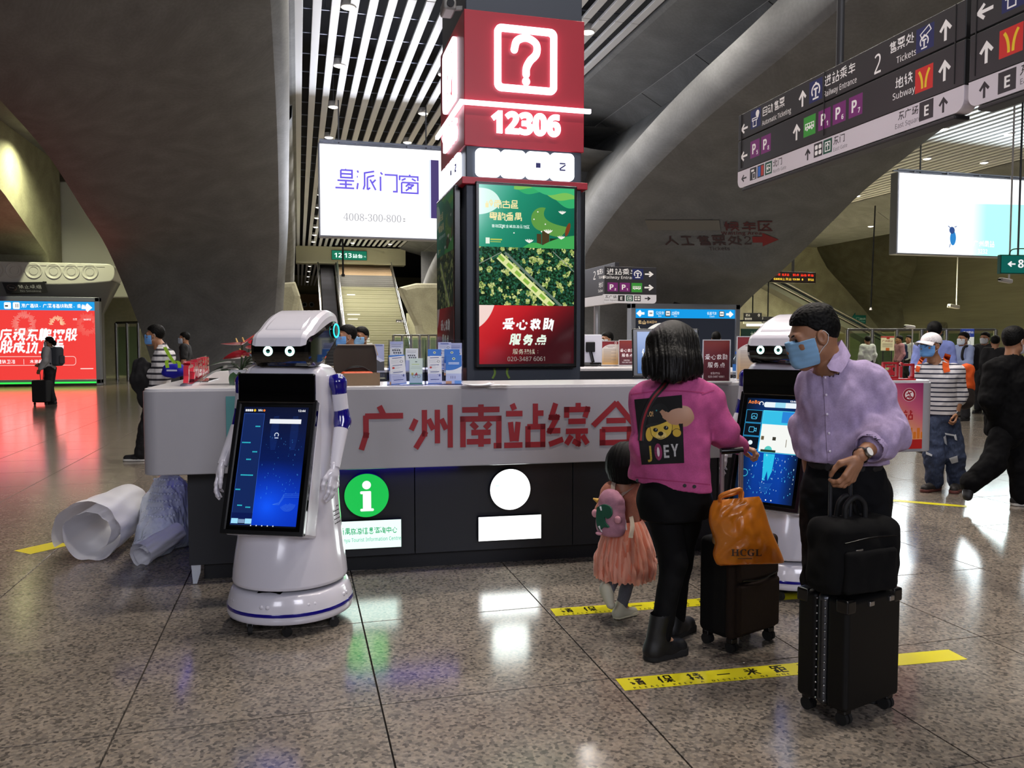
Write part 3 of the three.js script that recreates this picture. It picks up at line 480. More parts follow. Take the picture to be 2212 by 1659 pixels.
// ---------------------------------------------------------------- information column
const column = thing('information_column', 'square dark information column with a red glowing question mark header and tall screens', 'column', V(1.78, 0, -6.84));
const boldFont = await new (await import('three/addons/loaders/FontLoader.js')).FontLoader().loadAsync('fonts/droid/droid_sans_bold.typeface.json');
const { TextGeometry } = await import('three/addons/geometries/TextGeometry.js');
const text3 = (s, size, depth, bevel = 0) => { const g = new TextGeometry(s, { font: boldFont, size, depth, curveSegments: 6, bevelEnabled: bevel > 0, bevelSize: bevel, bevelThickness: bevel, bevelSegments: 2 }); g.computeBoundingBox(); return g; };
const screenArt = canvas(832, 1504, (c, w, h) => {
  let g = c.createLinearGradient(0, 0, w, 500); g.addColorStop(0, '#7fd0bd'); g.addColorStop(0.35, '#1f8f70'); g.addColorStop(1, '#0a5a44'); c.fillStyle = g; c.fillRect(0, 0, w, 516);
  const hill = (y, amp, col, ph) => { c.fillStyle = col; c.beginPath(); c.moveTo(w, 0); c.lineTo(w * 0.36, 0); for (let i = 0; i <= 40; i++) { const t = i / 40; c.lineTo(w * (0.36 + 0.64 * t), y * t + Math.sin(t * 9 + ph) * amp); } c.fill(); };
  hill(150, 34, '#35ad6c', 0); hill(110, 26, '#7cc05a', 1.5); hill(72, 24, '#3fb878', 3);
  c.fillStyle = '#5f9a45'; c.beginPath(); c.arc(w * 0.66, 270, 100, 1.2, 5.0); c.quadraticCurveTo(w * 0.6, 300, w * 0.95, 330); c.lineTo(w * 0.85, 420); c.quadraticCurveTo(w * 0.68, 400, w * 0.66, 370); c.fill();
  c.fillStyle = '#d8f6ec'; c.beginPath(); c.moveTo(0, 30); c.quadraticCurveTo(150, 20, 190, 150); c.quadraticCurveTo(120, 240, 0, 250); c.fill();
  c.fillStyle = '#4a3b22'; c.fillRect(w * 0.6, 395, 40, 105); c.fillRect(w * 0.655, 370, 64, 130); c.fillStyle = '#203018'; c.fillRect(w * 0.74, 430, 110, 70); c.fillStyle = '#7a3b1e'; c.beginPath(); c.ellipse(w * 0.93, 350, 18, 60, 0.3, 0, 7); c.fill();
  c.fillStyle = '#43a957'; c.beginPath(); c.moveTo(w * 0.45, 516); c.quadraticCurveTo(w * 0.56, 440, w * 0.66, 490); c.quadraticCurveTo(w * 0.8, 420, w, 400); c.lineTo(w, 516); c.fill();
  c.fillStyle = '#f6f2ea'; for (const [x, y, r] of [[0.72, 372, 26], [0.52, 458, 24], [0.86, 420, 22], [0.87, 206, 22]]) for (let k = -2; k <= 2; k++) { c.beginPath(); c.ellipse(w * x + k * r * 0.45, y, r * 0.22, r * 0.75, k * 0.45, 0, 7); c.fill(); }
  for (let i = 0; i < 9; i++) { c.beginPath(); c.arc(w * (0.2 + ((i * 37) % 70) / 100), 190 + ((i * 83) % 230), 6, 0, 7); c.fill(); }
  write(c, '岭南古邑', 52, 120, 70, { color: '#f4e6a8', weight: 0.13, gap: 0.02 }); write(c, '粤韵番禺', 84, 222, 70, { color: '#f4e6a8', weight: 0.13, gap: 0.02 }); write(c, '首批国家全域旅游示范区', 106, 326, 28, { color: '#eafaf2', weight: 0.12 });
  c.fillStyle = '#e8f4e4'; c.fillRect(56, 440, 34, 50); c.fillStyle = '#b9c85a'; c.fillRect(96, 448, 100, 12); c.fillRect(96, 470, 90, 6);
  // forest seen from above
  c.save(); c.beginPath(); c.rect(0, 516, w, 490); c.clip(); c.fillStyle = '#13301a'; c.fillRect(0, 516, w, 490);
  for (let i = 0; i < 5200; i++) { const x = rnd(0, w), y = rnd(516, 1006), e = noise3(x / 90, y / 90, 1); c.fillStyle = e > 0.38 ? ['#a9b464', '#c7cf8a', '#7f9a4c'][i % 3] : ['#0d2414', '#1c4a2e', '#2f6b46', '#16391f', '#27594a', '#0a1c10'][i % 6]; c.beginPath(); c.arc(x, y, rnd(3, 11), 0, 7); c.fill(); }
  c.strokeStyle = '#e0e6a0'; c.lineWidth = 62; c.beginPath(); c.moveTo(170, 590); c.lineTo(640, 1010); c.stroke(); c.strokeStyle = '#8fb94a'; c.lineWidth = 30; c.setLineDash([60, 36]); c.stroke(); c.setLineDash([]); c.strokeStyle = '#63756a'; c.lineWidth = 22; c.beginPath(); c.moveTo(220, 560); c.lineTo(730, 1020); c.stroke();
  c.strokeStyle = '#8a9388'; c.lineWidth = 6; c.beginPath(); c.moveTo(640, 540); c.lineTo(832, 710); c.moveTo(0, 660); c.lineTo(190, 560); c.stroke(); c.restore();
  // red help panel
  g = c.createLinearGradient(0, 1006, w * 0.5, h); g.addColorStop(0, '#e03436'); g.addColorStop(0.45, '#b91d26'); g.addColorStop(1, '#3a1016'); c.fillStyle = g; c.fillRect(0, 1006, w, h - 1006);
  c.fillStyle = '#f4d8d0'; c.beginPath(); c.moveTo(0, 1006); c.lineTo(130, 1006); c.quadraticCurveTo(90, 1130, 0, 1190); c.fill();
  write(c, '爱心救助', w / 2 + 12, 1110, 104, { align: 'center', weight: 0.165, gap: 0.12, slant: 0.12 }); write(c, '服务点', w / 2 + 6, 1246, 100, { align: 'center', weight: 0.165, gap: 0.12, slant: 0.12, color: '#e8f6e6' }); write(c, '服务热线：', w / 2 - 4, 1376, 46, { align: 'center', color: '#b9b8a4', weight: 0.1 }); write(c, '020-3487 6061', w / 2 - 4, 1438, 46, { align: 'center', color: '#96938c' });
});
{
  const coreM = mat(0x3c424c, 0.45, { metalness: 0.3 }), redM = mat(0xa3182c, 0.4), signM = glow(0xfff0fb, 3.2), iconM = glow(0xeef2ff, 3), w = 0.995, d = 1.08, y = (v) => v;
  part('core', [rbox(w - 0.03, 5.2, d - 0.03, 0, 2.6, 0, 0.01, 1)], coreM, column);
  part('red_header', rbox(w, 1.05, d, 0, 3.575, 0, 0.006, 1), redM, column, 'red header box');
  part('red_strip', rbox(w + 0.05, 0.055, d + 0.05, 0, 2.775, 0, 0.005, 1), redM, column);
  part('light_bar', [box(w + 0.09, 0.032, 0.03, 0, 3.375, d / 2 + 0.028), box(0.03, 0.032, d + 0.09, -w / 2 - 0.028, 3.375, 0)], signM, column, 'white glowing bar round the header');
  const face = (ry, dist, name) => {
    const put = (n, g, m, l) => { const o = part(n, g, m, column, l); o.rotation.y = ry; o.position.set(Math.sin(ry) * dist, 0, Math.cos(ry) * dist); return o; };
    const hole = roundRect(0.5, 0.5, 0.05); hole.holes.push(roundRect(0.425, 0.425, 0.025));
    put('frame_sign', extrude(hole, 0.02, 0.008).translate(0, 3.745, 0.006), signM, 'white glowing square frame');
    const q = tube([V(-0.098, 3.815, 0), V(-0.075, 3.885, 0), V(0, 3.915, 0), V(0.082, 3.875, 0), V(0.085, 3.80, 0), V(0.03, 3.735, 0), V(0.003, 3.68, 0), V(0, 3.63, 0)], 0.03, 12, 60);
    put('question_mark_sign', [q.scale(1, 1, 0.5).translate(0, 0, 0.02), ball(0.03, 0, 3.63, 0.02, 1, 1, 0.5), ball(0.03, -0.098, 3.815, 0.02, 1, 1, 0.5), ball(0.033, 0, 3.575, 0.02, 1, 1, 0.5)], signM, 'white glowing question mark');
    const n = text3('12306', 0.16, 0.016, 0.008), bw = n.boundingBox.max.x; put('number_sign', n.scale(0.575 / bw, 1, 1).translate(-0.285, 3.165, 0.01), signM, 'white glowing number 12306');
    for (let i = 0; i < 4; i++) {
      put('icon_sign', extrude(roundRect(0.195, 0.21, 0.035, -0.31 + i * 0.205, 2.92), 0.02, 0.005), iconM, 'white glowing rounded icon box');
      if (i === 2) put('icon_mark', rbox(0.04, 0.04, 0.006, -0.31 + i * 0.205, 2.92, 0.027, 0.004, 1), mat(0x2a2c70, 0.5));
      if (i === 3) put('icon_mark', [rbox(0.05, 0.012, 0.006, -0.31 + i * 0.205, 2.945, 0.027, 0.002, 1), barBetween(V(-0.335 + i * 0.205, 2.90, 0.027), V(-0.285 + i * 0.205, 2.935, 0.027), 0.012, 0.006), rbox(0.05, 0.012, 0.006, -0.31 + i * 0.205, 2.893, 0.027, 0.002, 1)], mat(0x2a2c70, 0.5));
    }
  };
  face(0, d / 2, 'front'); face(-Math.PI / 2, w / 2, 'left');
  // screens: front, left, right
  const scr = (ry, dist, off, strength, label) => {
    const f = part('screen_frame', rbox(0.845, 1.47, 0.06, off, 2.03, 0.03, 0.012, 2), M.black, column); f.rotation.y = ry; f.position.set(Math.sin(ry) * dist, 0, Math.cos(ry) * dist);
    const s = part('screen', faceUV(plane(0.79, 1.412, 0, 0, 0), 0.79, 1.412), screenMat(screenArt, strength, 0.1), f, label); s.position.set(off, 2.035, 0.0606);
    return f;
  };
  scr(0, d / 2, 0.0, 1.0, 'tall advertising screen with a green landscape and a red help notice'); scr(-Math.PI / 2, w / 2, -0.02, 0.12, 'dim side screen with the same pictures'); scr(Math.PI / 2, w / 2, 0, 0.5);
  // plume stickers below the front screen
  const plume = (x, s) => { const o = []; for (let k = 0; k < 3; k++) o.push(tube([V(x, 1.21 + k * 0.004, 0), V(x + s * 0.02, 1.255, 0.001 * k), V(x + s * (0.012 + 0.01 * k), 1.30 + 0.01 * k, 0.002)], 0.010 - 0.002 * k, 6, 10).scale(1, 1, 1)); return o; };
  const zf = d / 2 - 0.012;
  for (const [x, s] of [[-0.27, 1], [-0.13, -1]]) { const p = part('plume_sticker', plume(0, s)[0].scale(1, 1, 0.2), mat(0x7fa03a, 0.5), column); p.position.set(x, 0, zf); const r = part('plume_sticker', tube([V(s * 0.018, 1.27, 0), V(s * 0.012, 1.30, 0), V(-s * 0.006, 1.325, 0)], 0.009, 6, 8).scale(1, 1, 0.2), mat(0xb0302c, 0.5), column); r.position.set(x, 0, zf); }
  // small grey camera at the top left of the column
  const cam = thing('security_camera', 'small grey camera on the upper left of the information column', 'camera', at(968, 18, 6.55)); part('body', rbox(0.1, 0.09, 0.2, 0, 0, 0, 0.02), mat(0x8a8a88, 0.5), cam); part('lens', cyl(0.03, 0.03, 0.02, 0, 0, 0).rotateX(Math.PI / 2).translate(0, 0, 0.105), M.black, cam); part('arm', barBetween(V(0.02, 0, 0), V(0.24, 0.02, 0.02), 0.03, 0.03), mat(0x8a8a88, 0.5), cam);
  const l = new THREE.RectAreaLight(0xffd8f0, 3, 0.6, 0.9); l.position.set(1.78, 3.5, -6.84 + d / 2 + 0.09); l.rotation.y = Math.PI; l.name = 'header_sign_light'; scene.add(l);
  const l2 = new THREE.RectAreaLight(0xdff2e4, 0.6, 0.78, 1.4); l2.position.set(1.78, 2.03, -6.84 + d / 2 + 0.075); l2.rotation.y = Math.PI; l2.name = 'screen_light'; scene.add(l2);
  const l3 = new THREE.RectAreaLight(0xe8ecff, 3.5, 0.8, 0.2); l3.position.set(1.78, 2.92, -6.84 + d / 2 + 0.05); l3.rotation.y = Math.PI; l3.name = 'icon_sign_light'; scene.add(l3);
}
// ---------------------------------------------------------------- hanging direction signs (run along the hall at x = 4.1, seen at a slant)
const signGrey = '#2b2b2e';
function hangingSign(map, z0, z1, label) {            // z0 = far end (left in view), z1 = near end
  const len = z1 - z0, t = thing('hanging_direction_sign', label, 'sign', V(4.1, 0, (z0 + z1) / 2)), dark = mat(0x242427, 0.5), all = { top: 3.64, a: 3.398, b: 3.112, low: 2.955 };
  const face = (g, y0, y1) => { const p = g.attributes.position, uv = g.attributes.uv; for (let i = 0; i < p.count; i++) uv.setXY(i, (p.getZ(i) + len / 2) / len, (p.getY(i) - all.low) / (all.top - all.low)); return g; };
  const art = printMat(map, 0.45);
  part('upper_panel', face(rbox(0.1, all.top - all.a - 0.006, len, 0, (all.top + all.a) / 2 + 0.003, 0, 0.006, 1)), art, t); part('middle_panel', face(rbox(0.1, all.a - all.b - 0.006, len, 0, (all.a + all.b) / 2, 0, 0.006, 1)), art, t);
  const s = new THREE.Shape(), h = all.b - all.low, r = 0.07; s.moveTo(-len / 2, h); s.lineTo(-len / 2, r); s.absarc(-len / 2 + r, r, r, Math.PI, Math.PI * 1.5); s.lineTo(len / 2 - r, 0); s.absarc(len / 2 - r, r, r, -Math.PI / 2, 0); s.lineTo(len / 2, h);
  part('lower_panel', face(extrude(s, 0.1).rotateY(-Math.PI / 2).translate(0.05, all.low, 0)), art, t, 'white lower panel');
  part('edge_tray', rbox(0.12, 0.03, len - 0.14, 0.012, all.low - 0.02, 0, 0.01, 1), dark, t);
  part('back_rail', [box(0.03, 0.03, len, 0.06, 3.6, 0), box(0.03, 0.03, len, 0.06, 3.15, 0)], dark, t);
  for (const k of [0.02, 0.48, 0.97]) part('panel_seam', box(0.004, 0.5, 0.006, -0.052, 3.39, -len / 2 + len * k), mat(0x101012, 0.6), t);
  return t;
}
{
  const PX = 740, Z0 = -6.925, TOP = 3.64, sz = (m) => m * PX;
  const base = (c, w, h) => { c.fillStyle = signGrey; c.fillRect(0, 0, w, h); c.fillStyle = '#dcd6e0'; c.fillRect(0, sz(TOP - 3.112), w, h); };
  const hh = Math.round(sz(0.685));
  const mapA = canvas(2000, hh, (c, w, h) => {
    base(c, w, h); const X = (z) => (z - Z0) * PX, Y = (y) => (TOP - y) * PX, dk = '#1b1b1f';
    arrow(c, X(-6.88), Y(3.555), sz(0.12), 'left'); machineMark(c, X(-6.71), Y(3.62), sz(0.165)); write(c, '自动售票', X(-6.52), Y(3.605), sz(0.082)); write(c, 'Automatic Ticketing', X(-6.52), Y(3.49), sz(0.052), { squeeze: 0.86 });
    arrow(c, X(-5.985), Y(3.58), sz(0.135), 'up'); c.fillStyle = '#1a2560'; c.fillRect(X(-5.826), Y(3.61), sz(0.17), sz(0.17)); railMark(c, X(-5.82), Y(3.605), sz(0.158)); write(c, '进站乘车', X(-5.635), Y(3.605), sz(0.088)); write(c, 'Railway Entrance', X(-5.635), Y(3.49), sz(0.056), { squeeze: 0.82 });
    write(c, '2', X(-5.06), Y(3.59), sz(0.17), { squeeze: 0.8 }); write(c, '售票处', X(-4.91), Y(3.605), sz(0.078)); write(c, 'Tickets', X(-4.83), Y(3.49), sz(0.056)); ticketMark(c, X(-4.645), Y(3.60), sz(0.16)); arrow(c, X(-4.455), Y(3.575), sz(0.135), 'up');
    arrow(c, X(-6.88), Y(3.3), sz(0.12), 'left'); parkMark(c, X(-6.71), Y(3.345), sz(0.155), '5'); parkMark(c, X(-6.53), Y(3.345), sz(0.155), '8'); arrow(c, X(-6.06), Y(3.325), sz(0.135), 'up'); busMark(c, X(-5.895), Y(3.345), sz(0.16)); parkMark(c, X(-5.70), Y(3.345), sz(0.155), '1'); parkMark(c, X(-5.518), Y(3.345), sz(0.155), '6'); parkMark(c, X(-5.328), Y(3.345), sz(0.155), '7');
    write(c, '地铁', X(-4.838), Y(3.345), sz(0.082)); write(c, 'Subway', X(-4.86), Y(3.245), sz(0.056)); metroMark(c, X(-4.645), Y(3.335), sz(0.16)); arrow(c, X(-4.455), Y(3.32), sz(0.135), 'up');
    arrow(c, X(-6.86), Y(3.08), sz(0.09), 'left', dk); letterMark(c, X(-6.71), Y(3.1), sz(0.11), '', '#2a2a2e'); c.strokeStyle = '#fff'; c.lineWidth = 5; c.strokeRect(X(-6.66), Y(3.05), sz(0.035), sz(0.05)); c.fillStyle = '#fff'; c.fillRect(X(-6.69), Y(3.085), sz(0.05), sz(0.02)); c.fillStyle = '#2a2a2e'; c.fillRect(X(-6.585), Y(3.1), sz(0.11), sz(0.11)); c.fillStyle = '#2f6fd0'; c.fillRect(X(-6.575), Y(3.09), sz(0.04), sz(0.09)); c.fillStyle = '#c0392b'; c.fillRect(X(-6.525), Y(3.09), sz(0.04), sz(0.09)); exitMark(c, X(-6.46), Y(3.1), sz(0.11), 'left'); write(c, '北门', X(-6.335), Y(3.1), sz(0.065), { color: dk }); write(c, 'North Gate', X(-6.335), Y(3.02), sz(0.036), { color: '#77747c' });
    arrow(c, X(-5.88), Y(3.085), sz(0.095), 'up', dk); c.fillStyle = '#2a2a2e'; c.fillRect(X(-5.75), Y(3.1), sz(0.11), sz(0.11)); c.fillStyle = '#fff'; for (const [a, b] of [[0.012, 0.015], [0.06, 0.015], [0.012, 0.06], [0.06, 0.06]]) { c.beginPath(); c.roundRect(X(-5.75 + a), Y(3.1 - b), sz(0.038), sz(0.035), 8); c.fill(); } exitMark(c, X(-5.63), Y(3.1), sz(0.11), 'up'); write(c, '东门', X(-5.505), Y(3.1), sz(0.065), { color: dk }); write(c, 'East Gate', X(-5.505), Y(3.02), sz(0.036), { color: '#77747c' });
    write(c, '东广场', X(-4.8), Y(3.1), sz(0.06), { color: dk }); write(c, 'East Square', X(-4.83), Y(3.025), sz(0.042), { color: '#66636c' }); letterMark(c, X(-4.6), Y(3.105), sz(0.125), 'E'); arrow(c, X(-4.44), Y(3.085), sz(0.1), 'up', dk);
  });
  const a = hangingSign(mapA, -6.925, -4.235, 'long charcoal hanging sign with white and purple direction pictograms, left of two');
  const mapB = canvas(1024, hh, (c, w, h) => { const k = w / 2.3; base(c, w, h); const X = (z) => (z + 4.2) * k, Y = (y) => (TOP - y) * PX; c.save(); c.scale(k / PX, 1); const S = (z) => (z + 4.2) * PX; arrow(c, S(-4.16), Y(3.575), sz(0.13), 'left'); machineMark(c, S(-3.97), Y(3.61), sz(0.17)); write(c, '自动售票', S(-3.77), Y(3.605), sz(0.085)); write(c, 'Automatic Ticketing', S(-3.77), Y(3.49), sz(0.054), { squeeze: 0.86 }); arrow(c, S(-4.14), Y(3.325), sz(0.135), 'up'); metroMark(c, S(-3.98), Y(3.345), sz(0.165)); write(c, '地铁', S(-3.775), Y(3.345), sz(0.085)); write(c, 'Subway', S(-3.775), Y(3.245), sz(0.056)); arrow(c, S(-4.13), Y(3.085), sz(0.1), 'up', '#1b1b1f'); letterMark(c, S(-3.98), Y(3.1), sz(0.125), 'E'); write(c, '东广场', S(-3.83), Y(3.1), sz(0.062), { color: '#1b1b1f' }); write(c, 'East Square', S(-3.83), Y(3.025), sz(0.04), { color: '#66636c' }); c.restore(); });
  hangingSign(mapB, -4.2, -1.9, 'nearer charcoal hanging sign cut by the right edge of the photo');
  for (const z of [-5.52, -3.05]) part('hanger_pole', rod(V(0.0, 3.63, 0), V(0.0, 9.2, 0), 0.03, 0.03, 10).translate(0, 0, 0), mat(0x2c2d30, 0.4), z < -4 ? a : scene.getObjectByName('hanging_direction_sign_001')).position.z = z - (z < -4 ? -5.58 : -3.05);
}
// small direction signs on a pole behind the counter
{
  const board = (name, w, h, map, p, turn, label, pole) => {
    const t = thing(name, label, 'sign', V(p.x, 0, p.z), turn);
    part('upper_board', faceUV(rbox(w, h * 0.75, 0.08, 0, p.y + h * 0.125, 0, 0.006, 1).translate(0, -p.y, 0), w, h).translate(0, p.y, 0), printMat(map, 0.5), t);
    const s = new THREE.Shape(), a = w / 2, hh = h * 0.25, r = 0.06; s.moveTo(-a, hh); s.lineTo(-a, 0); s.lineTo(a - r, 0); s.absarc(a - r, r, r, -Math.PI / 2, 0); s.lineTo(a, hh);
    part('lower_board', faceUV(extrude(s, 0.08).translate(0, -h / 2, -0.04), w, h).translate(0, p.y, 0), printMat(map, 0.5), t, 'white lower board');
    if (pole) part('pole', rod(V(pole, 0, -0.02), V(pole, p.y + h / 2, -0.02), 0.055), mat(0xb9bcc6, 0.35, { metalness: 0.6 }), t);
  };
  const grey = '#2b2b30', dk = '#1b1b1f';
  const m1 = canvas(512, 410, (c, w, h) => { c.fillStyle = grey; c.fillRect(0, 0, w, h); c.fillStyle = '#dfdfe6'; c.fillRect(0, h * 0.76, w, h); write(c, '进站乘车', 20, 20, 70); write(c, 'Railway Entrance', -6, 100, 40); c.fillStyle = '#1a2560'; c.fillRect(270, 20, 110, 120); railMark(c, 272, 25, 106); arrow(c, 395, 35, 85, 'right', '#fff', 0.2); parkMark(c, 30, 180, 100, '2'); parkMark(c, 148, 180, 100, '1'); busMark(c, 264, 180, 105); arrow(c, 392, 185, 90, 'right', '#fff', 0.2); write(c, '东广场', 6, 322, 36, { color: dk }); write(c, 'East Square', 0, 366, 22, { color: '#55555c' }); letterMark(c, 132, 322, 66, 'E'); exitMark(c, 212, 322, 66, 'right'); letterMark(c, 290, 322, 66, '', grey); c.fillStyle = '#fff'; for (const [a, b] of [[298, 332], [326, 332], [298, 358], [326, 358]]) c.fillRect(a, b, 22, 18); arrow(c, 396, 326, 58, 'right', dk, 0.2); });
  const p1 = at(1340, 614, 14), p1b = at(1418, 614, 14.0); board('direction_sign', p1b.x - p1.x + 0.36, 0.62, m1, p1.clone().lerp(p1b, 0.5).add(V(-0.16, -0.02, 0)), 0, 'dark direction sign with a railway pictogram and purple parking marks facing forward');
  const m2 = canvas(1024, 340, (c, w, h) => { c.fillStyle = grey; c.fillRect(0, 0, w, h); c.fillStyle = '#dfdfe6'; c.fillRect(0, h * 0.76, w, h); c.save(); c.scale(1.5, 1); write(c, '2', 270, 24, 92); write(c, '售票处', 342, 28, 46); write(c, 'Tickets', 380, 84, 30); railMark(c, 498, 14, 90); arrow(c, 585, 24, 84, 'up'); write(c, '地铁', 380, 140, 48); write(c, 'Subway', 370, 200, 32); metroMark(c, 500, 145, 86); arrow(c, 590, 150, 84, 'up'); letterMark(c, 470, 272, 56, 'E'); exitMark(c, 534, 272, 56, 'up'); arrow(c, 600, 270, 56, 'up', dk); c.restore(); });
  const z1 = onX(1258, 610, 5.32).z, z2 = onX(1333, 600, 5.32).z, len = z2 - z1;
  board('direction_sign', len, 0.7, m2, V(5.32, 2.53, (z1 + z2) / 2), -Math.PI / 2, 'dark direction sign with a white numeral two, turned at a slant beside the column', -len * 0.08);
}
// lettering on the right pier's soffit
{
  const map = canvas(1024, 400, (c, w, h) => { c.clearRect(0, 0, w, h); c.fillStyle = '#77756f'; c.fillRect(0, 20, 560, 120); write(c, '候车区', 590, 30, 120, { color: '#5c2a2c', weight: 0.12 }); write(c, 'Waiting Area', 560, 150, 46, { color: '#5c2a2c', bold: true }); write(c, '人工售票处2', 90, 200, 118, { color: '#4a3434', weight: 0.12, font: 'serif' }); write(c, 'Tickets', 440, 330, 50, { color: '#4a3434' }); c.fillStyle = '#8a2a2c'; c.beginPath(); c.moveTo(800, 215); c.lineTo(880, 215); c.lineTo(880, 170); c.lineTo(1010, 250); c.lineTo(880, 330); c.lineTo(880, 285); c.lineTo(800, 285); c.fill(); });
  const P = [[1392, 478, 20.6], [1690, 478, 18.0], [1415, 545, 22.6], [1690, 552, 20.3]].map((a) => at(...a));
  // laid on the soffit: find where each ray meets it
  const soffit = scene.getObjectByName('concrete_pier_001').getObjectByName('soffit'), rc = new THREE.Raycaster(); soffit.material.side = THREE.DoubleSide; scene.updateMatrixWorld(true);
  const rows = []; for (let i = 0; i <= 8; i++) { const r = []; for (let j = 0; j <= 12; j++) { const py = lerp(472, 545, i / 8), px = lerp(lerp(1392, 1418, i / 8), 1686, j / 12); rc.set(V(0, EYE, 0), ray(px, py).normalize()); const hit = rc.intersectObject(soffit)[0]; r.push((hit ? hit.point : P[0]).clone().addScaledVector(ray(px, py).normalize(), -0.03)); } rows.push(r); }
  const g = sheet(rows), uv = g.attributes.uv; for (let i = 0; i <= 8; i++) for (let j = 0; j <= 12; j++) uv.setXY(i * 13 + j, j / 12, 1 - i / 8);
  part('painted_lettering', g, new THREE.MeshPhysicalMaterial({ map, transparent: true, roughness: 0.8 }), scene.getObjectByName('concrete_pier_001'));
}
// ---------------------------------------------------------------- the hanging advertising screens
function adScreen(x, y, z, w, h, turn, map, strength, nits, label, light) {
  const t = thing('advertising_screen', label, 'screen', V(x, y, z), turn);
  part('case', rbox(w + 0.1, h + 0.1, 0.4, 0, 0, -0.21, 0.03, 1), mat(0x8c909c, 0.4, { metalness: 0.4 }), t); part('screen', faceUV(plane(w, h, 0, 0, 0.002), w, h), map ? screenMat(map, strength, 0.4) : glow(0xf4f4ff, strength), t);
  part('top_rail', [box(w, 0.05, 0.08, 0, h / 2 + 0.14, -0.1), box(w, 0.05, 0.08, 0, h / 2 + 0.14, -0.35)], M.alu, t);
  for (let k = 0; k < 5; k++) part('bracket', box(0.08, 0.1, 0.35, -w / 2 + w * (k + 0.5) / 5, h / 2 + 0.09, -0.22), M.alu, t);
  for (const k of [-0.35, 0.35]) part('suspension', box(0.04, 9 - y - h / 2, 0.04, w * k, (9 - y + h / 2) / 2 + 0.05, -0.22), M.darkSteel, t);
  const n = V(Math.sin(turn), 0, Math.cos(turn)); const l = new THREE.RectAreaLight(light, nits, w, h); l.position.set(x, y, z).addScaledVector(n, 0.03); l.rotation.y = turn + Math.PI; l.name = 'screen_light'; scene.add(l);
  return t;
}
adScreen(2.66, 6.2, -25.7, 3.9, 2.78, 0, canvas(1024, 730, (c, w, h) => {
  c.fillStyle = '#fdfdff'; c.fillRect(0, 0, w, h); const k = w / 3.9, X = (px) => ((px - 692) / 257) * 3.69 * k, Y = (py) => ((py - 308) / 204) * h;
  [...'皇派门窗'].forEach((ch, i) => write(c, ch, X(722 + i * 46), Y(360 + i * 1.5), 165, { color: '#5a4cc8', weight: 0.085 }));
  write(c, '4008-300-800', X(740), Y(458), 74, { color: '#8f8f94', font: 'serif', squeeze: 0.92 }); c.fillStyle = '#55555a'; c.fillRect(X(869), Y(468), 18, 6); c.fillRect(X(869), Y(473), 18, 6);
  c.fillStyle = '#34265e'; c.fillRect(X(931), Y(330), 66, h * 0.66); c.fillStyle = '#b7c4f2'; c.fillRect(X(928), Y(330), 10, h * 0.66);
}), 1.4, AD_GLOW, 'bright white hanging advertising screen with violet Chinese characters left of the column', 0xf2f4ff);
{ const a = onZ(1943, 373, -25.6), b = onZ(1943, 546, -25.6), w = 7.4, h = a.y - b.y; adScreen(a.x + w / 2, (a.y + b.y) / 2, -25.6, w, h, 0, canvas(1400, 500, (c, cw, ch) => {
  c.fillStyle = '#fbffff'; c.fillRect(0, 0, cw, ch); const g = c.createLinearGradient(560, 0, 760, 0); g.addColorStop(0, '#fbffff'); g.addColorStop(1, '#9df0dc'); c.fillStyle = g; c.beginPath(); c.moveTo(620, 170); c.quadraticCurveTo(560, 420, 640, 500); c.lineTo(cw, 500); c.lineTo(cw, 150); c.fill();
  c.fillStyle = '#1e6fae'; c.beginPath(); c.ellipse(470, 395, 26, 46, 0, 0, 7); c.fill(); c.fillStyle = '#1f3f76'; c.beginPath(); c.ellipse(460, 345, 24, 22, 0.3, 0, 7); c.fill(); c.strokeStyle = '#1f3f76'; c.lineWidth = 5; c.beginPath(); c.moveTo(445, 330); c.lineTo(425, 318); c.moveTo(480, 325); c.lineTo(500, 318); c.moveTo(450, 430); c.lineTo(440, 455); c.stroke();
  write(c, '广州南站', 650, 400, 44, { color: '#e8fffa', weight: 0.14 }); write(c, '3232', 690, 455, 36, { color: '#dff8f4', bold: true });
}), 1.5, AD_GLOW * 0.6, 'bright nearly blank white and mint hanging screen at the right edge of the photo', 0xeefaff); }
// two more screens hang behind the camera: the robots' white shells mirror them and they light the fronts of things
adScreen(2.66, 6.0, 8.4, 3.9, 2.78, Math.PI, null, 1.4, AD_GLOW * 1.0, 'bright advertising screen behind the camera over the middle of the hall, out of the frame', 0xf2f2ff);
adScreen(-7, 5.2, 8.4, 3.9, 2.78, Math.PI, null, 1.4, AD_GLOW * 0.7, 'second advertising screen behind the camera on the left, out of the frame', 0xf2f2ff);
// ---------------------------------------------------------------- further piers behind the first pair
{
  const clonePier = (src, dx, dz, flip) => { const c = scene.getObjectByName(src).clone(); c.name = numbered('concrete_pier'); const l = c.getObjectByName('painted_lettering'); if (l) c.remove(l); c.position.set(dx, 0, dz); scene.add(c); return c; };
  clonePier('concrete_pier', 0, -32); clonePier('concrete_pier_001', 0, -32);
}
const traced = (pts, z) => pts.map(([x, y]) => { const p = onZ(x, y, z); return [p.x, p.y]; });
const slabAt = (pts, z, depth, bev = 0.05) => extrude(shapeOf(traced(pts, z)), depth, bev, 8).translate(0, 0, z - depth);
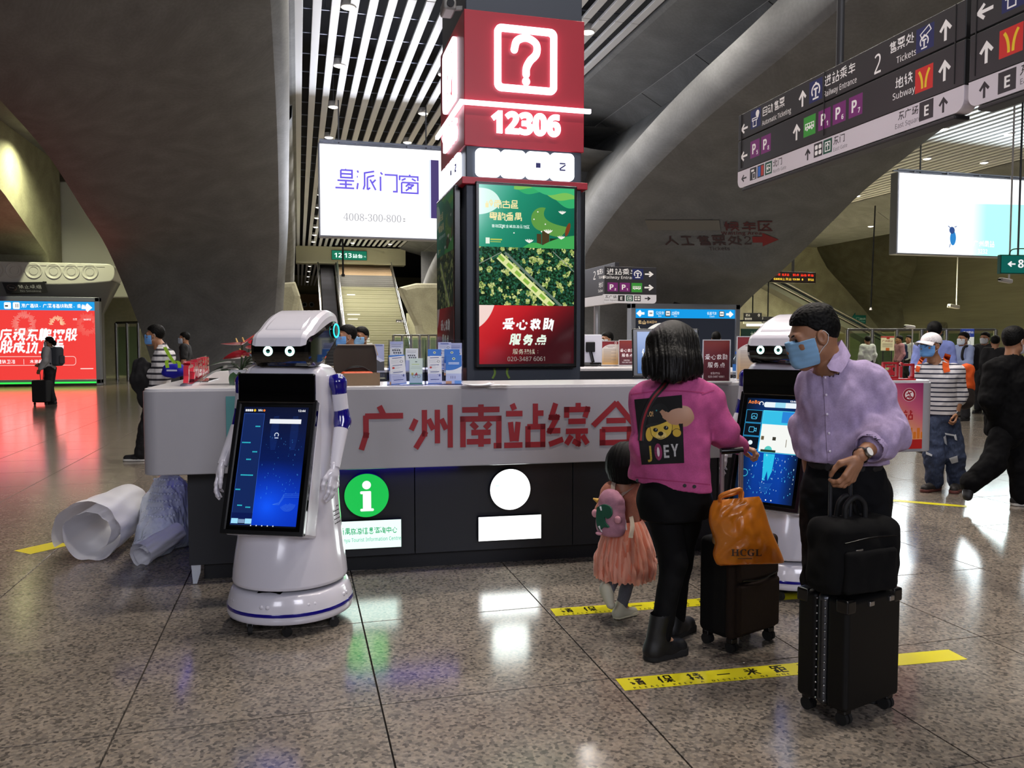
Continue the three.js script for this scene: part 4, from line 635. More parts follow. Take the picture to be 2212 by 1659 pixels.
// ---------------------------------------------------------------- left background
struct('wall_side', box(10, 10.4, 0.4, -9.2, 5.2, -38), paleWall);
struct('wall_panel', slabAt([[124, 395], [420, 395], [420, 640], [128, 640]], -34.2, 0.3), mat(0xd2d2cc, 0.6));
struct('left_soffit', extrude(shapeOf([[-33, 3.4], [-34, 3.4], [-34, 10.4], [-14, 10.4], [-14, 8.6], [-22, 7.6], [-28, 6.0], [-32.2, 4.6]]), 14).rotateY(-Math.PI / 2).translate(-8.6, 0, 0), concreteDark);
// air nozzle units
const nozzleRing = lathe([[0.085, -0.06], [0.1, -0.02], [0.15, 0.0], [0.17, 0.012], [0.18, 0.004], [0.18, -0.02]], 28).rotateX(Math.PI / 2), nozzleCup = lathe([[0, -0.12], [0.088, -0.1], [0.092, 0]], 24).rotateX(Math.PI / 2);
function airUnit(x0, x1, yTop, yBot, bow, z, holes, hy, s, label, m) {
  const t = thing('air_nozzle_unit', label, 'air vent', V((x0 + x1) / 2, 0, z)), w = x1 - x0, sh = new THREE.Shape(), r = 0.12, a = w / 2;
  sh.moveTo(-a + r, yTop); sh.lineTo(a - 2 * r, yTop); sh.quadraticCurveTo(a, yTop, a, yTop - 0.24); sh.quadraticCurveTo(a, yBot + 0.02, a - 0.22, yBot + 0.02); sh.quadraticCurveTo(0, yBot - bow * 2, -a + 0.22, yBot + 0.02); sh.quadraticCurveTo(-a, yBot + 0.02, -a, yTop - 0.2); sh.quadraticCurveTo(-a, yTop, -a + r, yTop);
  part('housing', extrude(sh, 1.3, 0.03, 10).translate(0, 0, -1.33), m, t);
  part('rim', box(w - 0.5, 0.03, 0.02, -0.05, yTop - 0.07, 0.005), m, t);
  // tapering body underneath, down to the floor
  const up = [[-a + 0.05, -0.05], [a - 0.05, -0.05], [a - 0.05, -1.3], [-a + 0.05, -1.3]], dn = [[-a * 0.72, -0.75], [a * 0.72, -0.75], [a * 0.72, -1.3], [-a * 0.72, -1.3]];
  const ringAt = (q, y) => [...q, q[0]].map(([x, zz]) => V(x, y, zz)); part('pedestal', sheet([ringAt(dn, 0), ringAt(dn, yBot - 1.1), ringAt(up, yBot - bow * 0.2 + 0.03)]), mat(0x8f8f8c, 0.7), t);
  for (const hx of holes) { const n = part('nozzle', nozzleRing, m, t); n.position.set(hx - (x0 + x1) / 2, hy, 0.012); n.scale.setScalar(s); part('nozzle_opening', nozzleCup, M.blackMatt, n).position.set(0.035 * (m === M.whiteMatt ? 1 : -1) * 0, 0, -0.0); }
  part('sensor', rbox(0.12, 0.06, 0.04, 0, yBot - bow * 0.55, 0.02, 0.015), M.blackMatt, t);
  return t;
}
{
  const zl = -31.2, yl = (py, px = 120) => onZ(px, py, zl).y, xl = (px) => onZ(px, 586, zl).x; airUnit(xl(-60), xl(246), yl(569), yl(606), 0.12, zl, [-9, 31, 72.7, 115.8, 154, 194].map(xl), yl(586), 1.5, 'long white air nozzle unit above the red billboard on the left', mat(0xd6d6d2, 0.4));
  const zr = -23.9, yr = (py, px = 1500) => onZ(px, py, zr).y, xr = (px) => onZ(px, 615, zr).x; airUnit(xr(1372), xr(1617), yr(596), yr(628), 0.1, zr, [1438, 1467.6, 1496.5, 1524, 1553, 1579.7].map(xr), yr(615), 1.0, 'grey air nozzle unit on the right pier above the blue topped billboard', mat(0xb9bcc2, 0.4));
  const smoke = canvas(512, 200, (c, w, h) => { c.fillStyle = '#17171a'; c.fillRect(0, 0, w, h); c.strokeStyle = '#5a4640'; c.lineWidth = 8; c.beginPath(); c.arc(90, 95, 55, 0, 7); c.moveTo(52, 57); c.lineTo(128, 133); c.stroke(); c.fillStyle = '#8a8a8a'; c.fillRect(60, 90, 60, 10); write(c, '禁止吸烟', 170, 36, 68, { color: '#9a9aa0' }); write(c, 'No Smoking', 176, 126, 44, { color: '#8a8a92' }); });
  const sign = (q, z, label) => { const P = q.map(([x, y]) => onZ(x, y, z)), c = P[0].clone().add(P[1]).add(P[2]).add(P[3]).multiplyScalar(0.25), S = shapeOf(P.map((p) => [p.x - c.x, p.y - c.y])), g = extrude(S, 0.03), uv = g.attributes.uv, pos = g.attributes.position; for (let i = 0; i < pos.count; i++) { const v = (pos.getY(i) - (P[3].y - c.y)) / (P[0].y - P[3].y), l = lerp(P[3].x, P[0].x, v) - c.x, r = lerp(P[2].x, P[1].x, v) - c.x; uv.setXY(i, (pos.getX(i) - l) / (r - l), v); } solo('no_smoking_sign', g, printMat(smoke, 0.5), label, 'sign', c); };
  sign([[5, 610], [96, 609], [103, 631], [15, 634]], zl + 0.04, 'black no smoking sign under the white air unit on the left'); sign([[1463, 637], [1524, 637], [1514, 656], [1454, 656]], zr + 0.04, 'black slanted no smoking sign under the grey air unit on the right');
}
// billboards
function billboard(x0, x1, y0, y1, z, map, strength, label, frame, light, nits) {
  const t = thing('lit_billboard_sign', label, 'billboard', V((x0 + x1) / 2, 0, z)), w = x1 - x0, h = y1 - y0, b = 0.16;
  part('frame', [rbox(w + 2 * b, b, 0.3, 0, y1 + b / 2, -0.14, 0.02, 1), rbox(w + 2 * b, b, 0.3, 0, y0 - b / 2, -0.14, 0.02, 1), rbox(b, y1 + b, 0.3, -w / 2 - b / 2, (y1 + b) / 2, -0.14, 0.02, 1), rbox(b, y1 + b, 0.3, w / 2 + b / 2, (y1 + b) / 2, -0.14, 0.02, 1)], frame, t);
  part('backing', box(w, h, 0.2, 0, (y0 + y1) / 2, -0.16), M.blackMatt, t); part('lit_picture_screen', faceUV(plane(w, h, 0, 0, 0), w, h), screenMat(map, strength, 0.35), t).position.set(0, (y0 + y1) / 2, -0.05);
  const l = new THREE.RectAreaLight(light, nits, w, h); l.position.set((x0 + x1) / 2, (y0 + y1) / 2, z + 0.03); l.rotation.y = Math.PI; l.name = 'billboard_screen_light'; scene.add(l);
  return t;
}
{
  const z = -30.8, X = (px) => onZ(px, 740, z).x, Y = (py) => onZ(100, py, z).y;
  const x0 = X(-150), x1 = X(206), y0 = Y(820), y1 = Y(651), map = canvas(1424, 676, (c, w, h) => {
    const PX = (px) => (px + 150) * 4, PY = (py) => (py - 651) * 4; c.fillStyle = '#f4403c'; c.fillRect(0, 0, w, h);
    for (const [cx, cy, n, r, col] of [[PX(48), PY(700), 70, 120, '#f78a80'], [PX(120), PY(700), 44, 80, '#ffe0b0'], [PX(190), PY(700), 60, 110, '#f56a60'], [PX(-60), PY(700), 60, 120, '#f78a80']]) { c.strokeStyle = col; c.lineWidth = 5; for (let i = 0; i < n; i++) { const a = i / n * Math.PI * 2 + 0.1, r0 = r * rnd(0.35, 0.6), r1 = r * rnd(0.75, 1); if (col === '#ffe0b0' && Math.sin(a) > 0.1) continue; c.beginPath(); c.moveTo(cx + Math.cos(a) * r0, cy + Math.sin(a) * r0); c.lineTo(cx + Math.cos(a) * r1, cy + Math.sin(a) * r1); c.stroke(); } }
    c.fillStyle = '#1aa2ee'; c.fillRect(0, 0, w, 76); c.fillStyle = '#fff'; for (const p of [6, 25]) { c.beginPath(); c.roundRect(PX(p), 10, 60, 58, 10); c.fill(); } c.fillStyle = '#333'; c.fillRect(PX(8), 36, 26, 12); c.fillRect(PX(31), 24, 5, 30); c.fillRect(PX(35), 24, 5, 30);
    write(c, '京广高铁、广深港高铁购票、乘车', PX(43), 19, 37, { weight: 0.15, gap: 0.02 }); arrow(c, PX(176), 6, 88, 'right', '#fff', 0.3); write(c, '出租车', PX(-40), 19, 37, { weight: 0.15 });
    write(c, '庆祝东鹏控股', PX(-8), PY(709), 112, { weight: 0.15, gap: 0.02, slant: 0.14 }); write(c, '股成功上市', PX(-8), PY(735), 112, { weight: 0.15, gap: 0.0, slant: 0.14 });
    c.strokeStyle = '#ffd8d0'; c.lineWidth = 5; c.beginPath(); c.roundRect(PX(-120), PY(770), PX(160) - PX(-120), 76, 26); c.stroke(); write(c, '整装卫浴', PX(-12), PY(776), 36, { weight: 0.13 }); write(c, '|', PX(42), PY(775), 40, {}); write(c, '木地板', PX(58), PY(776), 36, { weight: 0.13 }); write(c, '| 汽车', PX(108), PY(776), 36, {});
    write(c, '股票', PX(156), PY(687), 18, { bold: true }); write(c, '003012', PX(180), PY(687), 18, { bold: true }); c.fillStyle = '#ffe8e0'; c.fillRect(PX(170), PY(796), 116, 8);
  });
  const t = billboard(x0, x1, y0, y1, z, map, 1.0, 'large red lit billboard with white characters and fireworks on the left', mat(0x8b8fa0, 0.4, { metalness: 0.4 }), 0xff6a60, 1.6);
  part('green_strip_light', box(x1 - x0, 0.05, 0.03, 0, Y(827), 0.04), glow(0x28d848, 1.6), t, 'green strip light along the foot');
}
{
  const z = -22, X = (px) => onZ(px, 740, z).x, Y = (py) => onZ(1480, py, z).y, map = canvas(1080, 720, (c, w, h) => {
    c.fillStyle = '#22252e'; c.fillRect(0, 0, w, h); c.fillStyle = '#129ce8'; c.fillRect(0, 0, w, 88); arrow(c, 20, 5, 78, 'left', '#fff', 0.3); c.fillStyle = '#fff'; for (const x of [136, 318, 906]) { c.beginPath(); c.roundRect(x, 14, 58, 58, 8); c.fill(); busMark(c, x + 9, 20, 42, '#fff', '#444'); }
    write(c, '公交车', 220, 20, 36, { gap: 0, squeeze: 0.8 }); write(c, 'Bus', 245, 58, 18); write(c, '出租车', 385, 20, 36, { gap: 0, squeeze: 0.8 }); write(c, 'Taxi', 410, 58, 18); write(c, '长途汽车', 770, 20, 34, { gap: 0, squeeze: 0.8 }); write(c, 'Coach', 800, 58, 18); arrow(c, 985, 8, 74, 'right', '#fff', 0.3);
    write(c, '云山', 30, 108, 40, { color: '#e9c58c', weight: 0.15 }); write(c, '高域国中', 120, 114, 26, { color: '#d8b078' }); c.fillStyle = '#f4f0e6'; c.beginPath(); c.ellipse(200, 210, 120, 52, -0.5, 0, 7); c.fill(); c.strokeStyle = '#e8e4da'; c.lineWidth = 8; c.beginPath(); c.moveTo(40, 170); c.quadraticCurveTo(60, 230, 120, 260); c.stroke();
  });
  billboard(X(1373), X(1588), Y(826), Y(668), z, map, 1.0, 'dark lit billboard with a blue transport strip behind the woman', mat(0xaab0bd, 0.35, { metalness: 0.5 }), 0x60b8ff, 0.25);
}
// ---------------------------------------------------------------- escalator, stairs and beam at the end of the bay
struct('cross_beam', rbox(8.5, 1.32, 1.2, 4.15, 8.34, -65.6, 0.02, 1), mat(0xe4e2c0, 0.5));
const greenSign = (name, map, w, h, d, p, turn, label, s = 1) => { const t = thing(name, label, 'sign', p, turn); part('case', rbox(w + 0.04, h + 0.04, d, 0, 0, -d / 2, 0.015, 1), mat(0x0d5a48, 0.5), t); part('lit_face', faceUV(plane(w, h, 0, 0, 0.003), w, h), screenMat(map, s, 0.4), t); return t; };
{
  const a = onZ(717, 541, -64.9), b = onZ(792, 562, -64.9); greenSign('platform_sign', canvas(512, 150, (c, w, h) => { c.fillStyle = '#0c6a50'; c.fillRect(0, 0, w, h); write(c, '12 13', 30, 28, 96, { bold: true, color: '#eafff4' }); write(c, '站台', 300, 44, 72, { color: '#eafff4', weight: 0.16 }); write(c, '（北）', 440, 76, 30, { color: '#eafff4' }); }), b.x - a.x, a.y - b.y, 0.1, a.clone().lerp(b, 0.5), 0, 'green lit platform sign 12 13 on the pale beam over the escalator', 1.2);
  const pole = thing('hanging_camera', 'thin black pole with a small black box hanging before the stairs', 'camera', onZ(741, 590, -45)); const top = 9 - pole.position.y, low = onZ(741, 593, -45).y - pole.position.y; part('pole', rod(V(0, low, 0), V(0, top + 1, 0), 0.05), M.black, pole); part('head', rbox(0.18, 0.14, 0.18, 0, low - 0.05, 0, 0.02), M.black, pole);
  // escalator: foot z=-52.7, head z=-68 (rise 8.8)
  const t = thing('escalator', 'dark escalator with bright chrome sides rising beside the stairs', 'escalator', V(2.25, 0, -53.3)), run = 15.3, rise = 8.8;
  const stepG = box(1.0, 0.2, 0.42, 0, 0, 0); for (let i = 0; i < 44; i++) part('step', stepG, mat(i % 2 ? 0x15161c : 0x1a1b22, 0.6), t).position.set(0, 0.05 + rise * i / 44, -run * i / 44);
  for (const s of [-1, 1]) {
    const x = s * 0.68, pts = [[0.6, -0.1], [-run, rise - 0.1], [-run, rise + 0.95], [0.3, 1.0], [0.6, 0.7]];
    part('balustrade', extrude(shapeOf(pts.map(([z, y]) => [z, y])), 0.1).rotateY(-Math.PI / 2).translate(x + 0.05, 0, 0), mat(0x9a9a90, 0.2, { metalness: 0.8 }), t);
    part('handrail', tube([V(x, 0.75, 0.65), V(x, 1.02, 0.3), V(x, 1.02 + rise * 0.5, -run * 0.5), V(x, rise + 1.0, -run)], 0.05, 8, 24), M.black, t); part('trim', tube([V(x, 0.95, 0.3), V(x, 0.93 + rise, -run)].map((p) => p.add(V(0.06 * s, 0, 0.05))), 0.03, 6, 4), M.steel, t);
  }
  const st = thing('staircase', 'wide beige staircase with chrome railings and a dark landing right of the escalator', 'stairs', V(5.15, 0, -53)), n = 52; const sg = rbox(4.2, 0.3, 0.5, 0, 0, 0, 0.01, 1), tread = [mat(0x86866c, 0.5), mat(0x7c7c62, 0.5)], dk = mat(0x50504c, 0.5), br = mat(0x9a8464, 0.5), ad = mat(0xc8ccd0, 0.4);
  for (let i = 0; i < n; i++) { const land = i > 32 && i < 39; part('step', sg, land ? dk : i >= 39 ? br : tread[i % 2], st).position.set(0, 0.02 + 9 * i / n, -15.6 * i / n); }
  for (const [i, x, w] of [[3, -1.1, 1.5], [5, -0.9, 1.6], [7, -1.0, 1.5], [8, -1.0, 1.4], [9, -1.1, 1.3], [10, -1.1, 1.3], [11, -1.2, 1.2], [13, -1.2, 1.2], [14, -1.2, 1.1], [18, -1.4, 0.7], [20, -1.3, 0.9], [29, -1.3, 0.6]]) part('step_sticker', box(w, 0.14, 0.01, x, 0.02 + 9 * i / n, -15.6 * i / n + 0.256), ad, st, 'pale sticker on the step front');
  for (const x of [-2.1, 2.1]) { for (const h of [0.95, 0.55]) part('railing', tube([V(x, h, 0.3), V(x, h + 9 * 32 / n, -15.6 * 32 / n), V(x, h + 9, -15.6)], 0.04, 8, 12), M.steel, st); for (let i = 0; i <= n; i += 6) part('railing_post', rod(V(x, 9 * i / n, -15.6 * i / n), V(x, 9 * i / n + 0.95, -15.6 * i / n), 0.03, 0.03, 8), M.steel, st); }
  // hall beyond, left of the escalator
  struct('wall_band', box(14, 2.1, 0.3, 0, 6.9, -111.5), mat(0xa98c66, 0.6)); struct('wall_band', box(14, 5.8, 0.3, 0, 2.9, -111.4), mat(0x8fb0a6, 0.3));
  for (let i = 0; i < 3; i++) { const p = onZ([645, 658, 673][i], 658, -111.24); const v = thing('round_vent', `small white round vent with a black centre on the far teal wall, ${['left', 'middle', 'right'][i]} of three`, 'vent', p); part('rim', lathe([[0.19, 0], [0.33, 0.02], [0.36, -0.05]], 20).rotateX(Math.PI / 2), M.whiteMatt, v); part('opening', new THREE.CircleGeometry(0.21, 20).translate(0, 0, 0.01), M.blackMatt, v); }
  // pale walls right of the stairs
  struct('wall_pale', box(8.5, 3.6, 0.4, 11.8, 1.8, -58), paleWall);
  const g = thing('north_mark_sign', 'round red north mark painted on the pale wall right of the stairs', 'sign', onZ(918, 684, -57.75)); part('ring', new THREE.TorusGeometry(0.42, 0.045, 8, 32), mat(0x6a3a2c, 0.6), g); part('character', glyphGeo('北', 0.5, 0.12, 0.02).translate(-0.25, -0.25, 0), mat(0x6a3a2c, 0.6), g);
  const s2 = onZ(867, 700, -57.6); solo('direction_board', faceUV(rbox(0.75, 0.62, 0.06, 0, 0, 0, 0.01, 1), 0.75, 0.62), printMat(canvas(256, 212, (c, w, h) => { c.fillStyle = '#1c1c1f'; c.fillRect(0, 0, w, h); railMark(c, 120, 10, 60); arrow(c, 190, 18, 50, 'right'); write(c, 'P1', 20, 120, 54, { bold: true }); arrow(c, 190, 122, 50, 'right'); write(c, '进站', 8, 24, 48); })), 'small black direction board beside the foot of the stairs', 'sign', s2);
  const cup = traced([[877, 627], [900, 622], [1010, 622], [1010, 790], [930, 790], [912, 700], [893, 660]], -50); struct('flared_pier', extrude(shapeOf(cup), 1.2, 0.3, 6).translate(0, 0, -51.4), concretePale);
  for (const [pts, z] of [[[[602, 622], [630, 620], [637, 640], [625, 700], [618, 790], [590, 790], [590, 640]], -41], [[[622, 660], [642, 656], [646, 672], [636, 720], [634, 780], [612, 780]], -47]]) struct('flared_pier', extrude(shapeOf(traced(pts, z)), 1.0, 0.25, 6).translate(0, 0, z - 1.2), concretePale);
}
// ---------------------------------------------------------------- right background
struct('wall_far', box(34, 10.4, 0.4, 29, 5.2, -62), paleWall);
{
  const z = -50; // hollow arch of the next pier: a curved dark soffit, its pale rim, and the V of arms on the right
  const L = [[1905, 716], [1868, 672], [1822, 620], [1786, 580], [1764, 540], [1762, 505], [1772, 470], [1800, 450], [1880, 425]].map((p) => onZ(...p, z)), R = [[2020, 716], [2080, 645], [2062, 632], [2040, 618], [2015, 596], [1998, 575], [2000, 545], [2010, 500], [2010, 425]].map((p) => onZ(...p, z - 2));
  const rows = L.map((a, i) => { const r = []; for (let j = 0; j <= 10; j++) { const t = j / 10, p = a.clone().lerp(R[i], t); p.z -= Math.sin(Math.pow(t, 0.6) * Math.PI) * 3.4; r.push(p); } return r; });
  const arm = structGroup('far_arch'); part('hollow', sheet(rows), concreteDark, arm);
  part('rim', slabAt([[1560, 720], [1905, 720], [1868, 672], [1822, 620], [1786, 580], [1764, 540], [1762, 505], [1772, 470], [1800, 450], [1880, 425], [1880, 400], [1760, 470], [1640, 560], [1560, 640]], z + 0.2, 0.5, 0.06), concretePale, arm);
  part('arm', slabAt([[2030, 720], [2085, 643], [2130, 600], [2235, 540], [2300, 500], [2300, 560], [2212, 612], [2150, 660], [2100, 720]], z + 0.8, 1.5, 0.2), concretePale, arm);
  part('dark_arm', slabAt([[2105, 722], [2150, 662], [2212, 614], [2330, 540], [2330, 800], [2105, 800]], z + 1.2, 1.6, 0.15), concrete, arm);
  part('ledge', slabAt([[1990, 590], [2000, 574], [2060, 560], [2130, 570], [2150, 600], [2120, 590], [2060, 585]], z - 4, 1, 0.1), concrete, arm);
  // escalator going down behind
  const e = thing('escalator', 'dark escalator slanting down to the right behind the lilac shirted man', 'escalator', V()); const band = (pts, zz, d, m, n) => part(n, slabAt(pts, zz, d, 0.02), m, e);
  band([[1640, 608], [1672, 606], [1920, 738], [1925, 790], [1900, 790], [1880, 738]], -46, 1.0, mat(0x3c3c36, 0.5), 'truss'); band([[1655, 600], [1672, 600], [1905, 726], [1890, 726]], -46.4, 0.2, mat(0x1a1c22, 0.25), 'glass_side'); for (const [a, b] of [[[1652, 600], [1906, 733]], [[1672, 597], [1920, 730]], [[1684, 602], [1930, 735]]]) part('handrail', rod(onZ(...a, -45.9), onZ(...b, -45.9), 0.05), M.steel, e);
  // hanging red LED board
  const p = onZ(1715, 599, -36), w = onZ(1761, 599, -36).x - onZ(1669, 599, -36).x, led = canvas(512, 132, (c, cw, ch) => { c.fillStyle = '#140806'; c.fillRect(0, 0, cw, ch); ['车次', '始发站', '到点', '站台', '状态'.replace('态', '台')].forEach((s, i) => { write(c, s, [20, 112, 240, 335, 420][i], 14, 36, { color: '#ff3018', weight: 0.14, squeeze: s.length > 2 ? 0.75 : 1 }); }); write(c, 'G6032', 14, 78, 32, { color: '#ffd23c', bold: true }); write(c, '上海站'.replace('海', '京'), 118, 76, 34, { color: '#ffd23c' }); write(c, '13:50', 238, 78, 32, { color: '#ffd23c', bold: true }); write(c, '8', 350, 78, 32, { color: '#ffd23c', bold: true }); write(c, '到站', 425, 76, 34, { color: '#ffd23c' }); });
  const b = thing('led_display_board', 'black display board with glowing red and yellow characters hanging on a pole', 'sign', p); part('case', rbox(w + 0.1, 0.56, 0.2, 0, 0, -0.11, 0.02, 1), M.black, b); part('display', faceUV(plane(w, 0.48, 0, 0, 0), w, 0.48), screenMat(led, 1.5, 0.4), b); part('pole', rod(V(0, 0.28, -0.1), V(0, 8.19 - p.y, -0.1), 0.07), M.blackMatt, b);
  const pl = onZ(1881, 667, -34), ptop = onZ(1891, 425, -34), q = thing('hanging_microphone', 'thin black hanging rod with a small pale tip before the dark arch', 'fixture', pl); part('rod', rod(V(0, 0.05, 0), ptop.clone().sub(pl).setY(8.2 - pl.y), 0.035), M.black, q); part('tip', cyl(0.07, 0.04, 0.12, 0, 0, 0), M.whiteMatt, q);
  // teal metro arrow, green gate number sign, cameras
  const sp = onZ(1853, 690, -49.2), sw = onZ(1870, 690, -49.2).x - onZ(1837, 690, -49.2).x, ash = shapeOf([[-sw / 2, 0], [-sw * 0.2, 0.46], [-sw * 0.2, 0.3], [sw / 2, 0.3], [sw / 2, -0.3], [-sw * 0.2, -0.3], [-sw * 0.2, -0.46]]); solo('arrow_sign', faceUV(extrude(ash, 0.06), sw, 0.92), printMat(canvas(256, 256, (c, cw, ch) => { c.fillStyle = '#0f6b66'; c.fillRect(0, 0, cw, ch); c.strokeStyle = '#cfe8e4'; c.lineWidth = 4; c.strokeRect(92, 92, 48, 60); write(c, '地铁', 150, 92, 48, { color: '#d8f0ec' }); c.fillStyle = '#9fd0ca'; c.fillRect(90, 168, 150, 8); })), 'teal arrow sign pointing left on the pale far wall', 'sign', sp);
  const gp = at(2202, 571, 17), gt = greenSign('gate_number_sign', canvas(512, 256, (c, cw, ch) => { c.fillStyle = '#0b5f56'; c.fillRect(0, 0, cw, ch); arrow(c, 90, 70, 110, 'left', '#fff', 0.2); write(c, '8', 230, 40, 150, { bold: true }); arrow(c, 350, 70, 110, 'up', '#fff', 0.2); }), 0.82, 0.36, 0.1, gp, -0.15, 'small green sign with an arrow and a numeral eight at the right edge', 0.9); part('hook', tube([V(-0.2, 0.2, -0.05), V(-0.15, 0.3, -0.05), V(0.3, 0.34, -0.05)], 0.012), M.darkSteel, gt); part('stem', rod(V(0, 0.18, -0.05), V(0, 9.4 - gp.y, -0.05), 0.02), M.darkSteel, gt);
  for (const [px, py, l] of [[2172, 606, 'white security camera under the green number sign'], [2060, 662, 'white security camera on the far pale arm'], [1965, 706, 'small white camera on a post above the glass gates']]) { const c = thing('security_camera', l, 'camera', at(px, py, px > 2100 ? 19 : px > 2000 ? 46 : 24)); const k = px > 2000 && px < 2100 ? 2 : 1; part('body', rbox(0.34 * k, 0.1 * k, 0.12 * k, 0, 0, 0, 0.03).rotateZ(-0.12), M.whiteMatt, c); part('stem', rod(V(0.1 * k, 0.02, 0), V(0.1 * k, px < 2000 ? -c.position.y : 8.2 - c.position.y, 0), 0.02 * k), M.whiteMatt, c); part('lens', cyl(0.035 * k, 0.035 * k, 0.03, -0.18 * k, 0.02, 0).rotateZ(0), M.black, c); }
  // dark direction boards under the far arch
  const board = (px0, py0, px1, py1, d, rows, label) => { const a = at(px0, py0, d), c = at(px1, py1, d), m = a.clone().lerp(c, 0.5), bw = a.distanceTo(V(c.x, a.y, c.z)), bh = a.y - c.y; const t = thing('direction_board', label, 'sign', m, -YAW); part('board', faceUV(rbox(bw, bh, 0.08, 0, 0, 0, 0.01, 1), bw, bh), printMat(canvas(384, 192, (g, w, h) => { g.fillStyle = '#1f1f22'; g.fillRect(0, 0, w, h); g.fillStyle = '#cfcfc4'; g.fillRect(0, h * 0.78, w, h * 0.22); rows(g, w, h); })), t); part('rod', rod(V(0, bh / 2, 0), V(0, 8.2 - m.y, 0), 0.03), M.black, t); };
  board(1606, 676, 1645, 700, 38, (g) => { write(g, '进站', 40, 14, 44); write(g, '33333', 20, 80, 50, { bold: true }); railMark(g, 290, 10, 60); }, 'far dark direction board with a row of white numerals, left one'); board(1645, 684, 1672, 702, 39, (g) => { write(g, '2', 10, 10, 56); write(g, 'PPPP', 30, 86, 56, { bold: true }); arrow(g, 300, 86, 56, 'right'); }, 'far dark direction board with white letters, right one');
  const k = at(1632, 722, 30), tk = thing('ticket_office_sign', 'dark teal ticket office sign glowing under a white tube lamp', 'sign', k, -YAW); part('board', faceUV(rbox(1.1, 0.42, 0.1, 0, 0, 0, 0.02, 1), 1.1, 0.42), printMat(canvas(384, 146, (g, w, h) => { g.fillStyle = '#123c38'; g.fillRect(0, 0, w, h); write(g, '补票处', 120, 38, 70, { color: '#dfeee6' }); })), tk); part('tube_light', tube([V(-0.35, 0.34, 0.05), V(0.35, 0.34, 0.05)], 0.04), glow(0xffffff, 2.5), tk); part('frame', [box(1.5, 0.06, 0.08, 0, 0.5, -0.05), box(0.08, k.y + 0.5, 0.08, -0.75, 0.25 - k.y / 2, -0.05), box(0.08, k.y + 0.5, 0.08, 0.75, 0.25 - k.y / 2, -0.05)], M.darkSteel, tk);
}
// glass gates, right and left
function glassGate(p0, p1, n, h, label, name = 'glass_gate') {
  const t = thing(name, label, 'gate', V(p0.x, 0, p0.z)), d = p1.clone().sub(p0).setY(0), glass = mat(0xd8e8dc, 0.05, { transmission: 1, thickness: 0 });
  for (let i = 0; i <= n; i++) { const a = d.clone().multiplyScalar(i / n); part('post', rod(V(a.x, 0, a.z), V(a.x, h, a.z), 0.07), M.steel, t); if (i < n) { const c = d.clone().multiplyScalar((i + 0.5) / n), g = part('glass_pane', box(d.length() / n - 0.2, h * 0.86, 0.02), glass, t); g.position.set(c.x, h * 0.5, c.z); g.rotation.y = Math.atan2(-d.z, d.x); } }
  part('rail', barBetween(V(0, h, 0), V(d.x, h, d.z), 0.07, 0.07), M.darkSteel, t);
}
glassGate(at(1830, 740, 30).setY(0), at(2150, 740, 30).setY(0), 6, 1.98, 'row of tall glass gates with steel posts behind the cap wearing man');
glassGate(at(252, 740, 33).setY(0), at(300, 740, 32).setY(0), 2, 2.3, 'glass gates with steel posts left of the dark pier');
for (const [px, w] of [[872, 3]]) glassGate(at(850, 740, 44).setY(0), at(945, 740, 44).setY(0), 5, 1.9, 'glass barrier with pale posts before the pale wall behind the brochures', 'glass_barrier');
// notices by the far gates
{
  const n = at(1917, 742, 28), w = 0.46; const t = thing('notice_stand', 'pale notice with red headings on a stand behind the man in lilac', 'sign', V(n.x, 0, n.z), -YAW); part('board', faceUV(rbox(w, 0.5, 0.04, 0, 0, 0, 0.01, 1), w, 0.5).translate(0, n.y, 0), printMat(canvas(128, 140, (c, cw, ch) => { c.fillStyle = '#e6dfc2'; c.fillRect(0, 0, cw, ch); c.fillStyle = '#b0302a'; c.fillRect(0, 0, cw, 14); c.fillRect(52, 12, 30, 16); write(c, '广州南站', 10, 34, 24, { color: '#7a2a22' }); c.fillStyle = '#7a6a58'; for (let i = 0; i < 4; i++) c.fillRect(12, 70 + i * 10, 100, 4); c.fillStyle = '#c86428'; c.fillRect(46, 112, 36, 28); })), t); part('legs', [rod(V(-0.15, 0, 0), V(-0.15, n.y - 0.25, 0), 0.02), rod(V(0.15, 0, 0), V(0.15, n.y - 0.25, 0), 0.02), box(0.5, 0.04, 0.3, 0, 0.02, 0)], M.darkSteel, t);
  const m = at(2089, 728, 29); const u = thing('information_totem', 'blue and white upright information board by the far gates', 'sign', V(m.x, 0, m.z), -YAW); part('board', faceUV(rbox(0.46, 1.7, 0.1, 0, 0, 0, 0.01, 1), 0.46, 1.7).translate(0, 1.14, 0), printMat(canvas(128, 470, (c, cw, ch) => { c.fillStyle = '#dde6ea'; c.fillRect(0, 0, cw, ch); c.fillStyle = '#1d3a9a'; c.fillRect(0, 0, cw, 80); write(c, '广州南站', 16, 20, 24); write(c, 'Station', 30, 50, 16); c.strokeStyle = '#8a9aa6'; c.lineWidth = 4; c.beginPath(); c.arc(64, 140, 28, 0, 7); c.stroke(); })), u); part('base', box(0.6, 0.3, 0.3, 0, 0.15, 0), M.darkSteel, u);
}
